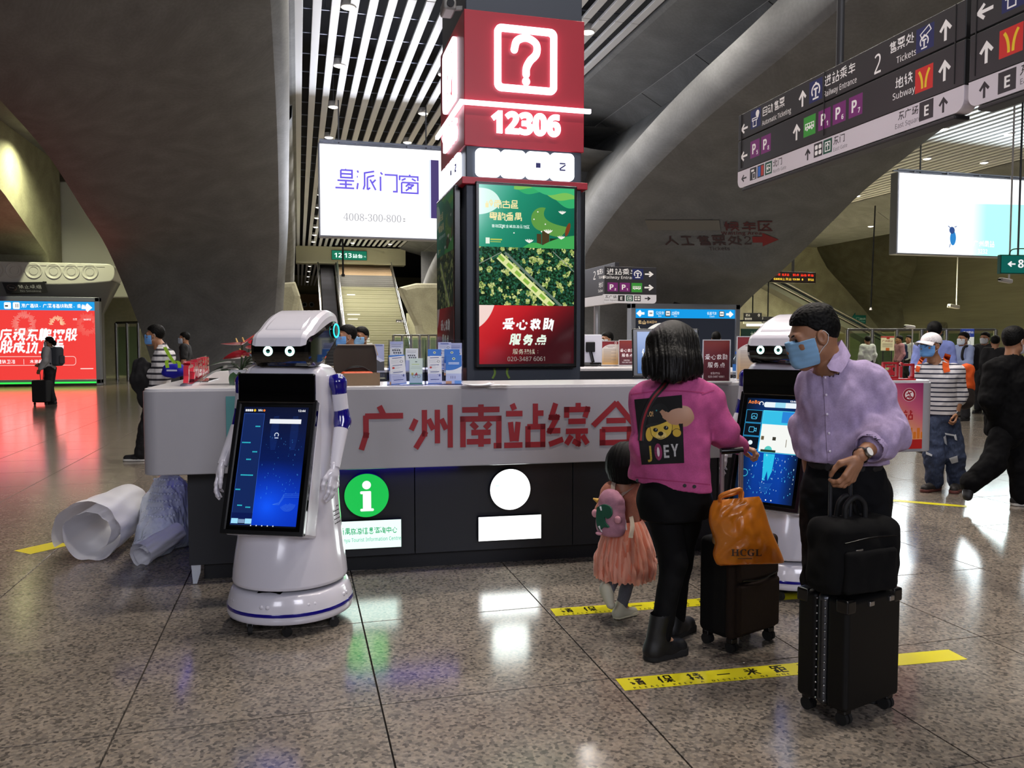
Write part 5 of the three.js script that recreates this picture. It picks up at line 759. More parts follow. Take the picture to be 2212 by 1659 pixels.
// yellow distance tapes on the floor
function floorTape(c0, c1, width, label, text) {
  const d = c1.clone().sub(c0), len = d.length(), map = canvas(2048, 160, (c, w, h) => { c.fillStyle = '#d6cc22'; c.fillRect(0, 0, w, h); if (text) { const step = 0.138 * w / len, x0 = 0.045 * w / len; [...'请保持一米距离'].forEach((ch, i) => write(c, ch, x0 + i * step, 12, 98, { color: '#14140c', weight: 0.13, squeeze: (w / len * width) / h * 0.95 })); [...'PLEASE KEEP A DISTANCE OF ONE METER'].forEach((ch, i) => write(c, ch, x0 + i * 0.0262 * w / len, 122, 28, { color: '#1a1a10', bold: true, squeeze: (w / len * width) / h })); } });
  const g = plane(len, width).rotateX(-Math.PI / 2).translate(len / 2, 0.0012, 0); const m = solo('floor_tape', g, printMat(map, 0.3), label, 'tape', c0, Math.atan2(-d.z, d.x)); return m;
}
floorTape(V(1.345, 0, -3.225), V(3.05, 0, -3.13), 0.125, 'yellow distance tape on the floor between the boots and the black suitcase', true);
floorTape(V(1.35, 0, -4.205), V(3.05, 0, -4.11), 0.125, 'yellow distance tape on the floor under the little girl', true);
floorTape(V(-1.93, 0, -6.4), V(-1.72, 0, -6.62), 0.2, 'scrap of yellow tape on the floor beside the foam roll', false);
floorTape(V(5.44, 0, -6.42), V(5.9, 0, -6.0), 0.1, 'short worn yellow tape on the floor beyond the counter end', false);
// ---------------------------------------------------------------- things on the counter
const onTop = (px, py) => onY(px, py, CT.top + 0.002);
{
  // open carton
  const p = onTop(776, 833), t = thing('cardboard_box', 'open brown cardboard box with a dark upright lid on the counter', 'box', p.clone().add(V(-0.01, 0, -0.06)), 0.06), k = mat(0x8a7259, 0.8), dk = mat(0x3b322b, 0.85), th = 0.004;
  part('tray', [box(0.27, th, 0.13, 0, th / 2, 0), box(0.27, 0.078, th, 0, 0.039, 0.065), box(0.27, 0.078, th, 0, 0.039, -0.065), box(th, 0.078, 0.13, -0.135, 0.039, 0), box(th, 0.078, 0.13, 0.135, 0.039, 0)], k, t);
  part('lid', extrude(shapeOf([[-0.138, 0], [0.138, 0], [0.138, 0.11], [0.122, 0.178], [-0.112, 0.178], [-0.138, 0.13]]), th).rotateX(-0.06).translate(0, 0.078, -0.07), dk, t, 'dark inside of the lid'); part('lid_edge', barBetween(V(-0.112, 0.258, -0.078), V(0.122, 0.258, -0.078), 0.006, 0.02), mat(0xc0b2a0, 0.8), t); part('lid_flap', barBetween(V(0.124, 0.256, -0.07), V(0.142, 0.19, -0.05), 0.02, 0.006), mat(0xb9a890, 0.8), t);
  const q = thing('packing_strap', 'orange bag rim and black cable coiled in the open cardboard box', 'cable', p.clone().add(V(-0.01, 0.02, -0.06)), 0.06); part('orange_bag', rbox(0.2, 0.065, 0.1, 0, 0.035, 0.005, 0.02, 3), mat(0xd8562a, 0.5), q, 'orange bag'); part('black_cable', [0, 1, 2].map((i) => tube([V(-0.08, 0.06, -0.03), V(-0.04, 0.085 + i * 0.004, -0.01 - i * 0.006), V(0.03, 0.088 + i * 0.004, -0.012), V(0.09, 0.066, -0.03)], 0.006, 8, 20)), M.blackMatt, q, 'black cable');
}
const leafArt = {
  plain: canvas(160, 360, (c, w, h) => { c.fillStyle = '#e9ebf0'; c.fillRect(0, 0, w, h); c.fillStyle = '#4a5a94'; for (const y of [16, 110, 200, 300]) c.fillRect(30, y, 100, 9); c.fillStyle = '#a9adb8'; for (let i = 0; i < 22; i++) if (i % 5) c.fillRect(18, 30 + i * 14, 70 + (i * 29) % 50, 3); c.fillStyle = '#c23a34'; c.beginPath(); c.arc(36, 146, 13, 0, 7); c.fill(); c.strokeStyle = '#555'; c.lineWidth = 4; c.beginPath(); c.arc(124, 70, 14, 0, 7); c.moveTo(112, 240); c.lineTo(138, 262); c.stroke(); c.fillStyle = '#5a6aa8'; c.fillRect(130, 236, 12, 30); c.fillStyle = '#3f7fd0'; c.fillRect(0, 350, w, 10); }),
  blue: canvas(160, 360, (c, w, h) => { c.fillStyle = '#2f78d2'; c.fillRect(0, 0, w, h); c.fillStyle = '#dfe7f2'; c.beginPath(); c.moveTo(0, 190); c.quadraticCurveTo(90, 200, w, 140); c.lineTo(w, h); c.lineTo(0, h); c.fill(); c.fillStyle = '#e8e2c8'; c.beginPath(); c.arc(80, 46, 16, 0, 7); c.fill(); c.fillStyle = '#3a8f6a'; c.beginPath(); c.arc(80, 46, 9, 0, 7); c.fill(); c.fillStyle = '#eaf2ff'; c.fillRect(26, 92, 110, 7); c.fillRect(26, 108, 110, 7); c.fillStyle = '#f0b070'; c.fillRect(0, 326, 60, 34); c.fillStyle = '#7fb8e8'; c.fillRect(90, 320, 70, 40); c.fillStyle = '#7a6a88'; for (const x of [50, 70, 92]) c.fillRect(x, 262, 5, 34); }),
  mint: canvas(160, 340, (c, w, h) => { c.fillStyle = '#cfe3dc'; c.fillRect(0, 0, w, h); c.fillStyle = '#3a4a44'; c.fillRect(70, 40, 24, 10); c.fillStyle = '#b8cf4a'; c.fillRect(28, 76, 92, 6); c.fillStyle = '#9ab4ac'; c.fillRect(24, 112, 110, 4); c.fillRect(14, 130, 130, 4); c.strokeStyle = '#8a8f6a'; c.lineWidth = 5; for (const x of [56, 116]) { c.beginPath(); c.arc(x, 236, 18, 0, 7); c.stroke(); } c.fillStyle = '#b0343a'; c.beginPath(); c.moveTo(60, 226); c.lineTo(88, 182); c.lineTo(104, 222); c.fill(); c.fillStyle = '#c2b45a'; c.fillRect(24, 190, 26, 34); c.fillStyle = '#4a9a7a'; c.fillRect(0, 322, w, 18); }),
  word: canvas(160, 330, (c, w, h) => { c.fillStyle = '#dfe3e8'; c.fillRect(0, 0, w, h); c.fillStyle = '#8a8f9a'; for (let i = 0; i < 8; i++) c.fillRect(20 + i * 15, 34, 8, 9); c.fillRect(20, 56, 112, 6); c.strokeStyle = '#9aa0a8'; c.lineWidth = 4; c.beginPath(); c.arc(84, 120, 40, 0, 7); c.stroke(); c.fillStyle = '#4a525c'; for (let i = 0; i < 4; i++) c.fillRect(28 + i * 26, 94, 19, 20); for (let i = 0; i < 4; i++) c.fillRect(42 + i * 26, 124, 19, 20); }),
  mountain: canvas(128, 256, (c, w, h) => { c.fillStyle = '#a9b0d8'; c.fillRect(0, 0, w, h); c.fillStyle = '#6a76a8'; c.fillRect(14, 4, 100, 16); c.fillStyle = '#cfd4ea'; c.beginPath(); c.moveTo(0, 150); c.lineTo(60, 120); c.lineTo(128, 160); c.lineTo(128, 180); c.lineTo(0, 180); c.fill(); c.fillStyle = '#3c3b40'; c.beginPath(); c.moveTo(0, 150); c.lineTo(40, 140); c.lineTo(90, 172); c.lineTo(128, 165); c.lineTo(128, 256); c.lineTo(0, 256); c.fill(); }),
};
const acrylic = mat(0xf2f4ff, 0.04, { transmission: 1, thickness: 0, ior: 1.49 });
function holder(px0, px1, py, label) {
  const a = onTop(px0, py), b = onTop(px1, py), w = Math.hypot(b.x - a.x, b.z - a.z), c = a.clone().lerp(b, 0.5), turn = Math.atan2(-(b.z - a.z), b.x - a.x), t = thing('brochure_holder', label, 'brochure holder', c, turn), th = 0.003;
  part('back_panel', rbox(w, 0.29, th, 0, 0.145, -0.09, 0.001, 1).rotateX(0), acrylic, t); part('side_panel', extrude(shapeOf([[0, 0], [0.1, 0], [0.1, 0.03], [0.09, 0.11], [0.05, 0.2], [0.012, 0.29], [0, 0.29]]), th).rotateY(Math.PI / 2).scale(1, 1, -1).translate(-w / 2, 0, -0.092).scale(1, 1, 1), acrylic, t);
  for (const [z, h] of [[0.005, 0.075], [-0.045, 0.16]]) { part('pocket_front', box(w, 0.07, th, 0, h - 0.035, z + 0.003), acrylic, t); part('shelf', box(w, th, 0.045, 0, h - 0.07, z - 0.02), acrylic, t); }
  part('base', box(w, th, 0.1, 0, th / 2, -0.04), acrylic, t);
  return (name, art, x, y, z, lw, lh, tilt, thick, lab, cat = 'brochure') => { const P = V(x, y, z).applyAxisAngle(V(0, 1, 0), turn).add(c); const g = faceUV(rbox(lw, lh, thick, 0, lh / 2, 0, 0.0008, 1), lw, 1); const uv = g.attributes.uv, p = g.attributes.position; for (let i = 0; i < p.count; i++) uv.setXY(i, p.getX(i) / lw + 0.5, p.getY(i) / lh); g.rotateX(-0.12).rotateZ(tilt); solo(name, g, printMat(art, 0.45), lab, cat, P, turn, 'brochures in the clear holders'); };
}
{
  let put = holder(836, 914, 833, 'clear acrylic brochure holder with mint and white leaflets, beside the cardboard box');
  put('brochure', leafArt.word, -0.065, 0.10, -0.075, 0.085, 0.18, 0, 0.006, 'tall grey white brochure at the back left of the left holder');
  put('brochure', leafArt.word, 0.035, 0.09, -0.06, 0.08, 0.145, 0, 0.01, 'grey white brochure in the middle of the left holder');
  put('brochure', leafArt.plain, -0.04, 0.008, -0.012, 0.098, 0.178, 0.09, 0.004, 'white leaflet with blue headings leaning in the left holder'); put('brochure', leafArt.blue, -0.05, 0.008, -0.022, 0.1, 0.186, 0.05, 0.008, 'stack of blue edged leaflets behind the leaning white leaflet');
  put('brochure', leafArt.mint, 0.067, 0.008, -0.012, 0.082, 0.165, 0, 0.006, 'mint green brochure with a cycling picture in the left holder');
  put = holder(917, 999, 832, 'clear acrylic brochure holder with blue leaflets, next to the column');
  put('brochure', leafArt.plain, 0.0, 0.10, -0.075, 0.085, 0.175, 0, 0.005, 'white leaflet with blue edge at the back of the right holder'); put('brochure', leafArt.word, 0.07, 0.10, -0.078, 0.085, 0.17, 0, 0.005, 'grey white brochure at the back right of the right holder');
  put('brochure', leafArt.blue, -0.062, 0.06, -0.045, 0.088, 0.17, 0, 0.006, 'blue leaflet with a round crest at the middle left of the right holder'); put('brochure', leafArt.blue, 0.05, 0.06, -0.045, 0.098, 0.17, 0, 0.006, 'blue leaflet with a round crest at the middle right of the right holder');
  put('brochure', leafArt.plain, -0.055, 0.008, -0.012, 0.09, 0.178, 0.03, 0.006, 'white leaflet with blue headings at the front of the right holder'); put('brochure', leafArt.blue, 0.064, 0.008, -0.012, 0.1, 0.185, 0, 0.008, 'blue and white leaflet at the front right of the right holder');
  const m = onTop(816, 818); solo('picture_card', faceUV(rbox(0.1, 0.2, 0.02, 0, 0, 0, 0.002, 1), 0.1, 0.2).translate(0, 0.16, 0).rotateX(-0.05), printMat(leafArt.mountain, 0.3), 'lilac mountain picture card in a clear stand between the box and the holders', 'picture card', m, 0); const ms = thing('card_stand', 'clear acrylic stand under the mountain picture card', 'stand', m.clone()); part('foot', box(0.11, 0.006, 0.08, 0, 0.003, 0), acrylic, ms); part('support', box(0.1, 0.06, 0.004, 0, 0.033, 0.018), acrylic, ms);
  // tray and paper
  const tr = thing('paper_tray', 'shallow white paper tray with turned up ends on the counter', 'tray', onTop(1031, 833), 0); part('dish', sheet(Array.from({ length: 9 }, (_, i) => { const x = lerp(-0.095, 0.095, i / 8), e = Math.pow(Math.abs(i / 4 - 1), 4) * 0.012; return [V(x, 0.004 + e, 0.04), V(x, 0.002 + e, 0.0), V(x, 0.006 + e, -0.06)]; })), mat(0xe8e8ec, 0.4), tr); part('rim', tube([V(-0.1, 0.016, 0.04), V(-0.05, 0.006, 0.045), V(0.05, 0.006, 0.045), V(0.1, 0.016, 0.04)], 0.004, 6, 16), mat(0xe8e8ec, 0.4), tr);
  solo('paper_sheet', sheet([[V(-0.06, 0.003, 0.04), V(-0.06, 0.003, -0.05)], [V(0.0, 0.007, 0.04), V(0.0, 0.006, -0.05)], [V(0.07, 0.003, 0.045), V(0.07, 0.003, -0.045)]]), mat(0xdfe0ea, 0.5), 'loose white paper lying right of the tray', 'paper', onTop(1078, 833));
}
// anthurium
{
  const root = onTop(520, 829), t = thing('potted_anthurium', 'anthurium with red waxy flowers and dark leaves on the left of the counter', 'plant', root), green = mat(0x1d3320, 0.35, { clearcoat: 0.3 }), green2 = mat(0x2c4a2c, 0.35, { clearcoat: 0.3 }), redF = mat(0xa81c2c, 0.3, { clearcoat: 0.6 }), pink = mat(0xc85058, 0.35, { clearcoat: 0.4 }), stem = mat(0x2f4428, 0.6);
  part('pot', lathe([[0, 0], [0.06, 0], [0.075, 0.09], [0.08, 0.095], [0.072, 0.09], [0, 0.085]], 28), mat(0xe2e2e6, 0.35), t);
  const blade = (len, wid, curl, heart) => { const rows = []; for (let i = 0; i <= 10; i++) { const s = i / 10, r = []; for (let j = -3; j <= 3; j++) { const k = j / 3, wdt = wid * Math.pow(Math.sin(Math.PI * Math.pow(clamp(s * 0.97 + 0.03), heart ? 0.55 : 0.7)), 0.8); r.push(V(k * wdt, -curl * s * s * len + Math.abs(k) * wdt * 0.25 + 0.004, s * len - (heart ? 0.12 * len * (1 - s) * (Math.abs(k)) : 0))); } rows.push(r); } return sheet(rows); };
  const P = (px, py, dz = 0) => at(px, py, 5.25 - dz).sub(root);
  const leaf = (px, py, dz, len, wid, yaw, pitch, m, curl = 0.25) => { const o = part('leaf', blade(len, wid, curl, true), m, t); o.position.copy(P(px, py, dz)); o.rotation.set(pitch, yaw, 0, 'YXZ'); part('stalk', tube([V(0, 0.09, 0), V(o.position.x * 0.5, o.position.y * 0.7 + 0.03, o.position.z * 0.5), o.position.clone()], 0.004, 6, 10), stem, t); };
  leaf(505, 792, 0, 0.22, 0.055, -1.9, 0.15, green2); leaf(478, 800, 0.05, 0.16, 0.05, -1.6, 0.35, green); leaf(500, 785, -0.1, 0.15, 0.05, -1.2, -0.1, green); leaf(545, 785, -0.02, 0.15, 0.055, 2.2, 0.3, green2); leaf(548, 778, 0.0, 0.17, 0.06, 1.2, 0.5, green); leaf(512, 810, 0.1, 0.13, 0.045, -0.4, 1.1, green2); leaf(560, 765, -0.1, 0.14, 0.05, 0.6, 0.4, green); leaf(520, 815, 0.06, 0.12, 0.05, -2.4, 0.6, green); leaf(540, 770, 0.1, 0.18, 0.035, 1.9, 0.7, mat(0x6f8fa0, 0.25), 0.1);
  const flower = (px, py, dz, s, yaw, pitch, roll, m) => { const f = part('flower', blade(0.13 * s, 0.05 * s, -0.15, true), m, t); f.position.copy(P(px, py, dz)); f.rotation.set(pitch, yaw, roll, 'YXZ'); part('spadix', rod(V(0, 0.004, 0.02 * s), V(0, 0.05 * s, 0.03 * s), 0.006 * s, 0.004 * s, 8), mat(0xd8c070, 0.5), f); part('flower_stalk', tube([V(0, 0.09, 0), V(f.position.x * 0.6, f.position.y * 0.6, f.position.z * 0.6), f.position.clone()], 0.0035, 6, 10), stem, t); };
  flower(522, 746, 0, 1.0, -1.5, 0.1, 0.1, pink); flower(524, 746, 0, 0.9, 1.7, -0.55, 0, pink); flower(540, 744, -0.05, 1.0, 1.5, -0.15, 0.3, redF); flower(545, 756, 0, 1.0, 0.4, -0.2, 0, pink); flower(532, 768, 0.02, 1.25, -1.9, 0.3, 0.4, redF); flower(530, 770, 0.02, 1.0, 1.4, 0.2, -0.3, redF); flower(566, 772, 0, 0.9, 0.3, 0.5, 0, pink);
}
// standing letter signs
function letterSign(name, P0, P1, h, chars, m, label, clear) {
  const d = P1.clone().sub(P0), len = d.length(), t = thing(name, label, 'sign', P0, Math.atan2(-d.z, d.x));
  part('base', rbox(len, 0.012, 0.07, len / 2, 0.006, 0, 0.003, 1), clear ?? m, t);
  if (clear) part('clear_panel', rbox(len, h, 0.006, len / 2, h / 2 + 0.012, -0.012, 0.002, 1), clear, t);
  [...chars].forEach((ch, i) => part('letter', glyphGeo(ch, h * 0.86, 0.16, 0.03).scale(len / chars.length / h, 1, 1).translate(i * len / chars.length + 0.004, 0.02, -0.015), m, t));
}
letterSign('acrylic_letter_sign', onTop(402, 834), onTop(449, 806), 0.145, '广州南站综', mat(0xb8283a, 0.25, { clearcoat: 0.5 }), 'row of red letters on a clear acrylic stand at the left end of the counter', acrylic);
letterSign('letter_block_sign', onTop(1906, 821), onTop(1974, 821), 0.12, '国门', mat(0xb01824, 0.35, { clearcoat: 0.3 }), 'two bright red block letters standing on the right end of the counter');
letterSign('letter_block_sign', fromCounter(-2.15, CT.top + 0.002, -3.5), fromCounter(-1.98, CT.top + 0.002, -3.5), 0.15, '川'.length ? '门' : '', mat(0x8e8e8e, 0.5), 'grey block letter standing on the far left side of the counter');
solo('glass_folder', rbox(0.14, 0.006, 0.5, 0, 0.004, 0, 0.002, 1), mat(0x4a4648, 0.1, { clearcoat: 1 }), 'dark glossy folder lying flat beside the red acrylic letters', 'folder', onTop(440, 822), -0.05);
// help signs on stands
const helpArt = canvas(256, 380, (c, w, h) => { const g = c.createLinearGradient(0, 0, 0, h); g.addColorStop(0, '#8a2c20'); g.addColorStop(0.35, '#6e1c26'); g.addColorStop(1, '#4c1420'); c.fillStyle = g; c.fillRect(0, 0, w, h); write(c, '爱心救助', w / 2, 128, 52, { align: 'center', weight: 0.12, gap: 0.1 }); write(c, '服务点', w / 2, 204, 52, { align: 'center', weight: 0.12, gap: 0.12 }); write(c, '求助热线：', w / 2, 296, 22, { align: 'center' }); write(c, '020-3487 6061', w / 2, 328, 22, { align: 'center' }); });
const ruleArt = canvas(256, 360, (c, w, h) => { const g = c.createLinearGradient(0, 0, 0, h); g.addColorStop(0.3, '#e6e2de'); g.addColorStop(1, '#d9a860'); c.fillStyle = g; c.fillRect(0, 0, w, h); c.fillStyle = '#8a1a24'; c.fillRect(0, 0, w, 46); c.beginPath(); c.moveTo(0, 0); c.lineTo(0, 110); c.quadraticCurveTo(60, 40, 200, 40); c.lineTo(w, 46); c.lineTo(w, 0); c.fill(); c.fillStyle = '#efe8e4'; c.beginPath(); c.arc(214, 26, 18, 0, 7); c.fill(); c.fillStyle = '#8a1a24'; c.beginPath(); c.arc(214, 26, 10, 0, 7); c.fill(); c.fillStyle = '#9a8a88'; c.fillRect(60, 72, 140, 7); c.fillRect(90, 90, 80, 6); for (let i = 0; i < 17; i++) c.fillRect(22, 118 + i * 12.5, 200 - (i % 4 === 3 ? 80 : 0), 4); });
function tableSign(px, py, depth, w, h, art, label, turn = -YAW) {
  const p = at(px, py, depth); p.y = CT.top + 0.002; const t = thing('table_sign', label, 'sign', p, turn);
  part('print', faceUV(rbox(w, h, 0.004, 0, 0, 0, 0.001, 1), w, h).translate(0, h / 2 + 0.012, 0), printMat(art, 0.35), t); part('frame', [box(w + 0.014, 0.006, 0.01, 0, h + 0.014, 0), box(0.006, h, 0.01, -w / 2 - 0.004, h / 2 + 0.012, 0), box(0.006, h, 0.01, w / 2 + 0.004, h / 2 + 0.012, 0)], mat(0xd8d8dc, 0.2, { clearcoat: 0.5 }), t); part('foot', rbox(w + 0.02, 0.012, 0.08, 0, 0.006, 0, 0.003, 1), mat(0xd8d8dc, 0.3), t);
}
tableSign(1547, 824, 5.45, 0.175, 0.275, helpArt, 'dark red help sign on the counter right of the woman'); tableSign(1628, 806, 5.75, 0.235, 0.3, ruleArt, 'cream notice with a red arched heading on the counter behind the far robot');
tableSign(1355, 790, 9.35, 0.19, 0.285, helpArt, 'small dark red help sign on the far side of the counter beside the white screen'); tableSign(1318, 790, 9.5, 0.19, 0.275, ruleArt, 'small cream notice on the far side of the counter between white screen and red sign');
{
  const p = at(1276, 786, 9.4); p.y = CT.top + 0.002; const t = thing('white_monitor', 'white backed screen on a black folding stand on the far counter', 'monitor', p, -YAW); part('shell', rbox(0.27, 0.33, 0.02, 0, 0.2, -0.06, 0.01), mat(0xdadcec, 0.35), t); part('mount', rbox(0.11, 0.12, 0.02, 0.0, 0.22, -0.04, 0.012), M.black, t); part('arm', [barBetween(V(0.0, 0.17, -0.03), V(0.03, 0.04, -0.01), 0.05, 0.015)], M.black, t); part('foot', rbox(0.2, 0.014, 0.12, 0.01, 0.007, -0.03, 0.005), M.black, t);
  const k = at(1440, 812, 5.95); k.y = CT.top + 0.002; const s = thing('tablet_kiosk', 'black framed screen with a blue page standing behind the woman', 'screen', k, -YAW + 0.05); const art = canvas(256, 200, (c, w, h) => { c.fillStyle = '#2f6fb8'; c.fillRect(0, 0, w, h); write(c, '保持距离', 20, 80, 40, { weight: 0.12 }); }); const face = new THREE.Group(); part('frame', rbox(0.5, 0.36, 0.03, 0, 0.2, -0.02, 0.01).rotateX(-0.12), M.black, s); part('screen', faceUV(plane(0.43, 0.31, 0, 0.2, 0), 0.43, 0.31).rotateX(-0.12), screenMat(art, 0.75, 0.15), s); const uv = s.children[1].geometry.attributes; for (let i = 0; i < uv.position.count; i++) uv.uv.setXY(i, uv.position.getX(i) / 0.43 + 0.5, i < 2 ? 1 : 0); part('stand', [rbox(0.3, 0.015, 0.2, 0, 0.008, -0.08, 0.005), box(0.1, 0.2, 0.02, 0, 0.1, -0.09)], M.black, s);
  s.children[1].position.z = 0.001; const b = at(1592, 800, 6.05); b.y = CT.top + 0.002; const w = thing('water_bottle', 'clear water bottle with a blue cap beside the cream notice', 'bottle', b); part('bottle_body', lathe([[0, 0], [0.03, 0], [0.032, 0.01], [0.032, 0.13], [0.026, 0.15], [0.014, 0.17], [0.013, 0.185]], 24), mat(0xdfeaf6, 0.05, { transmission: 1, thickness: 0 }), w); part('cap', cyl(0.016, 0.015, 0.02, 0, 0.195, 0, 20), mat(0x2f6fd8, 0.4), w); part('label', lathe([[0.0325, 0.06], [0.0325, 0.11]], 24), mat(0x3a7fd8, 0.5), w, 'blue paper label');
  const cu = at(704, 800, 5.3); cu.y = CT.top + 0.002; const cup = thing('plastic_cup', 'frosted plastic cup upside down behind the near robot', 'cup', cu); part('cup_body', lathe([[0.042, 0], [0.04, 0.06], [0.036, 0.1], [0.024, 0.122], [0, 0.128]], 24), mat(0xb8bcc8, 0.35, { transmission: 0.4, thickness: 0 }), cup); part('cup_rim', new THREE.TorusGeometry(0.042, 0.003, 8, 24).rotateX(Math.PI / 2).translate(0, 0.003, 0), mat(0xb8bcc8, 0.35), cup);
}
// ---------------------------------------------------------------- white foam and bubble wrap left of the counter
const foam = mat(0xe9e9ee, 0.55, { transmission: 0.25, thickness: 0, sheen: 0.2 }), wrap = mat(0xdfe6ee, 0.22, { transmission: 0.3, thickness: 0, clearcoat: 0.6, clearcoatRoughness: 0.2 });
function roll(name, A, B, r0, r1, turns, start, flare, label, m, wob = 0.012) {
  const ax = B.clone().sub(A), len = ax.length(), d = ax.clone().normalize(), up = V(0, 1, 0).addScaledVector(d, -d.y).normalize(), sd = new THREE.Vector3().crossVectors(d, up), rows = [];
  for (let i = 0; i <= 16; i++) { const s = i / 16, row = []; for (let j = 0; j <= 90; j++) { const q = j / 90, a = start + q * turns * 2 * Math.PI, k = lerp(r0, r1, q) * (1 + flare * Math.pow(1 - s, 2) * q) * (1 - 0.10 * s) + noise3(Math.cos(a) * 1.4, Math.sin(a) * 1.4 + q, s * 2) * wob; row.push(A.clone().addScaledVector(d, s * len).addScaledVector(up, Math.sin(a) * k).addScaledVector(sd, Math.cos(a) * k)); } rows.push(row); }
  const g = sheet(rows), t = thing(name, label, 'packing foam', V(A.x, 0, A.z)); let low = 9; const p = g.attributes.position; for (let i = 0; i < p.count; i++) low = Math.min(low, p.getY(i)); g.translate(-A.x, 0.004 - low, -A.z); part('sheet', g, m, t); return t;
}
roll('foam_roll', at(192, 1160, 5.45), at(278, 1105, 6.15), 0.13, 0.225, 1.75, -1.2, 0.08, 'large open roll of white packing foam on the floor left of the counter', foam);
roll('foam_roll', at(306, 1222, 5.3), at(385, 1170, 5.65), 0.05, 0.085, 1.6, 0.4, 0.1, 'small tight roll of white foam in front of the bubble wrap', foam, 0.006);
{
  const base = at(352, 1130, 5.85).setY(0), J = (px, py, d) => at(px, py, d).sub(base), f0 = union([bone(J(365, 1062, 5.95), J(352, 1150, 5.8), 0.13, 0.15), bone(J(350, 1150, 5.8), J(330, 1200, 5.6), 0.14, 0.1), bone(J(325, 1085, 5.9), J(318, 1180, 5.7), 0.06, 0.09), bone(J(390, 1060, 6), J(392, 1160, 5.9), 0.08, 0.1)], 0.06);
  const f = (x, y, z) => smax(f0(x, y, z) + noise3(x * 9, y * 6, z * 9) * 0.014 + Math.abs(noise3(x * 22, y * 5 + 3, z * 22)) * 0.008, 0.004 - y, 0.01);
  const t = thing('bubble_wrap_bundle', 'crumpled bundle of bubble wrap and foam leaning beside the counter base', 'packing foam', base); part('wrap', nets(f, V(-0.42, -0.02, -0.4), V(0.42, 0.72, 0.5), 0.012), wrap, t);
  part('bubbles', Array.from({ length: 60 }, (_, i) => { const u = (i % 10) / 9, v = Math.floor(i / 10) / 5, p = J(322 + u * 60, 1040 + v * 70, 5.8); let d = 0; for (let k = 0; k < 20; k++) { d = f(p.x, p.y, p.z); p.addScaledVector(FWD, -d * 0.8 * -1 * (d > 0 ? 1 : 1)); } return ball(0.011, p.x, p.y, p.z, 1, 1, 0.6, 8); }), wrap, t).userData.kind = 'stuff';
  const sc = at(424, 1262, 5.0).setY(0); solo('plastic_scrap', sheet([[V(-0.03, 0.12, 0), V(0.03, 0.125, 0)], [V(-0.022, 0.06, 0.02), V(0.028, 0.06, 0.015)], [V(-0.012, 0.003, 0.06), V(0.012, 0.003, 0.06)]]), wrap, 'scrap of clear plastic film hanging at the left foot of the counter', 'plastic scrap', onY(424, 1256, 0));
  const l = new THREE.RectAreaLight(0x6a60ff, 2.5, 0.03, 1.0), lp = fromCounter(-2.55, CT.low - 0.02, -0.75); l.position.copy(lp); l.lookAt(lp.x - 0.1, 0, lp.z); l.name = 'strip_light'; scene.add(l); part('led_strip_light', box(0.012, 0.012, 1.0, -2.55, CT.low - 0.008, -0.75), glow(0x2418ff, 4), counter, 'blue strip light under the side overhang');
}
// ---------------------------------------------------------------- hands (shared by robots and people)
function handBones(side, curl, spread = 0.16, thumbIn = 0.3, s = 1) {
  // own axes: wrist at the origin, fingers towards -y, palm faces +z, thumb towards side * x
  const out = [], P = (x, y, z) => V(x * side * s, y * s, z * s);
  const mcp = [[0.030, -0.088, 0.0], [0.010, -0.094, -0.003], [-0.011, -0.090, -0.002], [-0.030, -0.080, 0.002]], len = [0.070, 0.078, 0.072, 0.056];
  out.push(bone(P(0, 0.02, 0), P(0, -0.03, 0), 0.026 * s, 0.030 * s, V(0, 0, 1), 0.72));
  mcp.forEach(([x, y, z], i) => {
    out.push(bone(P(x * 0.5, -0.02, 0), P(x, y, z), 0.017 * s, 0.0125 * s, V(0, 0, 1), 0.85));
    const c = Array.isArray(curl) ? curl[i] : curl; let a = c * 0.5, p = P(x, y, z), r = [0.0098, 0.01, 0.0096, 0.0085][i]; const dx = x * spread * 8 / 0.03 * 0.03;
    [0.46, 0.31, 0.25].forEach((f, k) => { const L = len[i] * f * s, q = V(p.x + side * dx * L * (k ? 0.3 : 1), p.y - Math.cos(a) * L, p.z + Math.sin(a) * L); out.push(bone(p, q, (r - k * 0.0009) * s, (r - (k + 1) * 0.0009) * s)); p = q; a += c * (k ? 0.7 : 0.95); });
  });
  const t0 = P(0.024, -0.018, 0.006), t1 = P(0.047, -0.05, 0.012 + thumbIn * 0.02), t2 = P(0.054 - thumbIn * 0.012, -0.082, 0.016 + thumbIn * 0.035), t3 = P(0.052 - thumbIn * 0.026, -0.105, 0.02 + thumbIn * 0.04);
  out.push(bone(t0, t1, 0.016 * s, 0.0125 * s), bone(t1, t2, 0.0118 * s, 0.0105 * s), bone(t2, t3, 0.0104 * s, 0.0085 * s));
  return out;
}
function handGeo(wrist, dir, palm, side, curl, o = {}) { // placed so that fingers run along dir and the palm faces palm
  const s = o.scale ?? 1, f = union(handBones(side, curl, o.spread ?? 0.1, o.thumb ?? 0.3, s), 0.008 * s), g = nets(f, V(-0.085 * s, -0.19 * s, -0.05 * s), V(0.085 * s, 0.06 * s, 0.125 * s), (o.cell ?? 0.0035) * s);
  const y = dir.clone().normalize().negate(), z = palm.clone().addScaledVector(y, -palm.dot(y)).normalize(), x = new THREE.Vector3().crossVectors(y, z);
  return g.applyMatrix4(new THREE.Matrix4().makeBasis(x, y, z).setPosition(wrist));
}
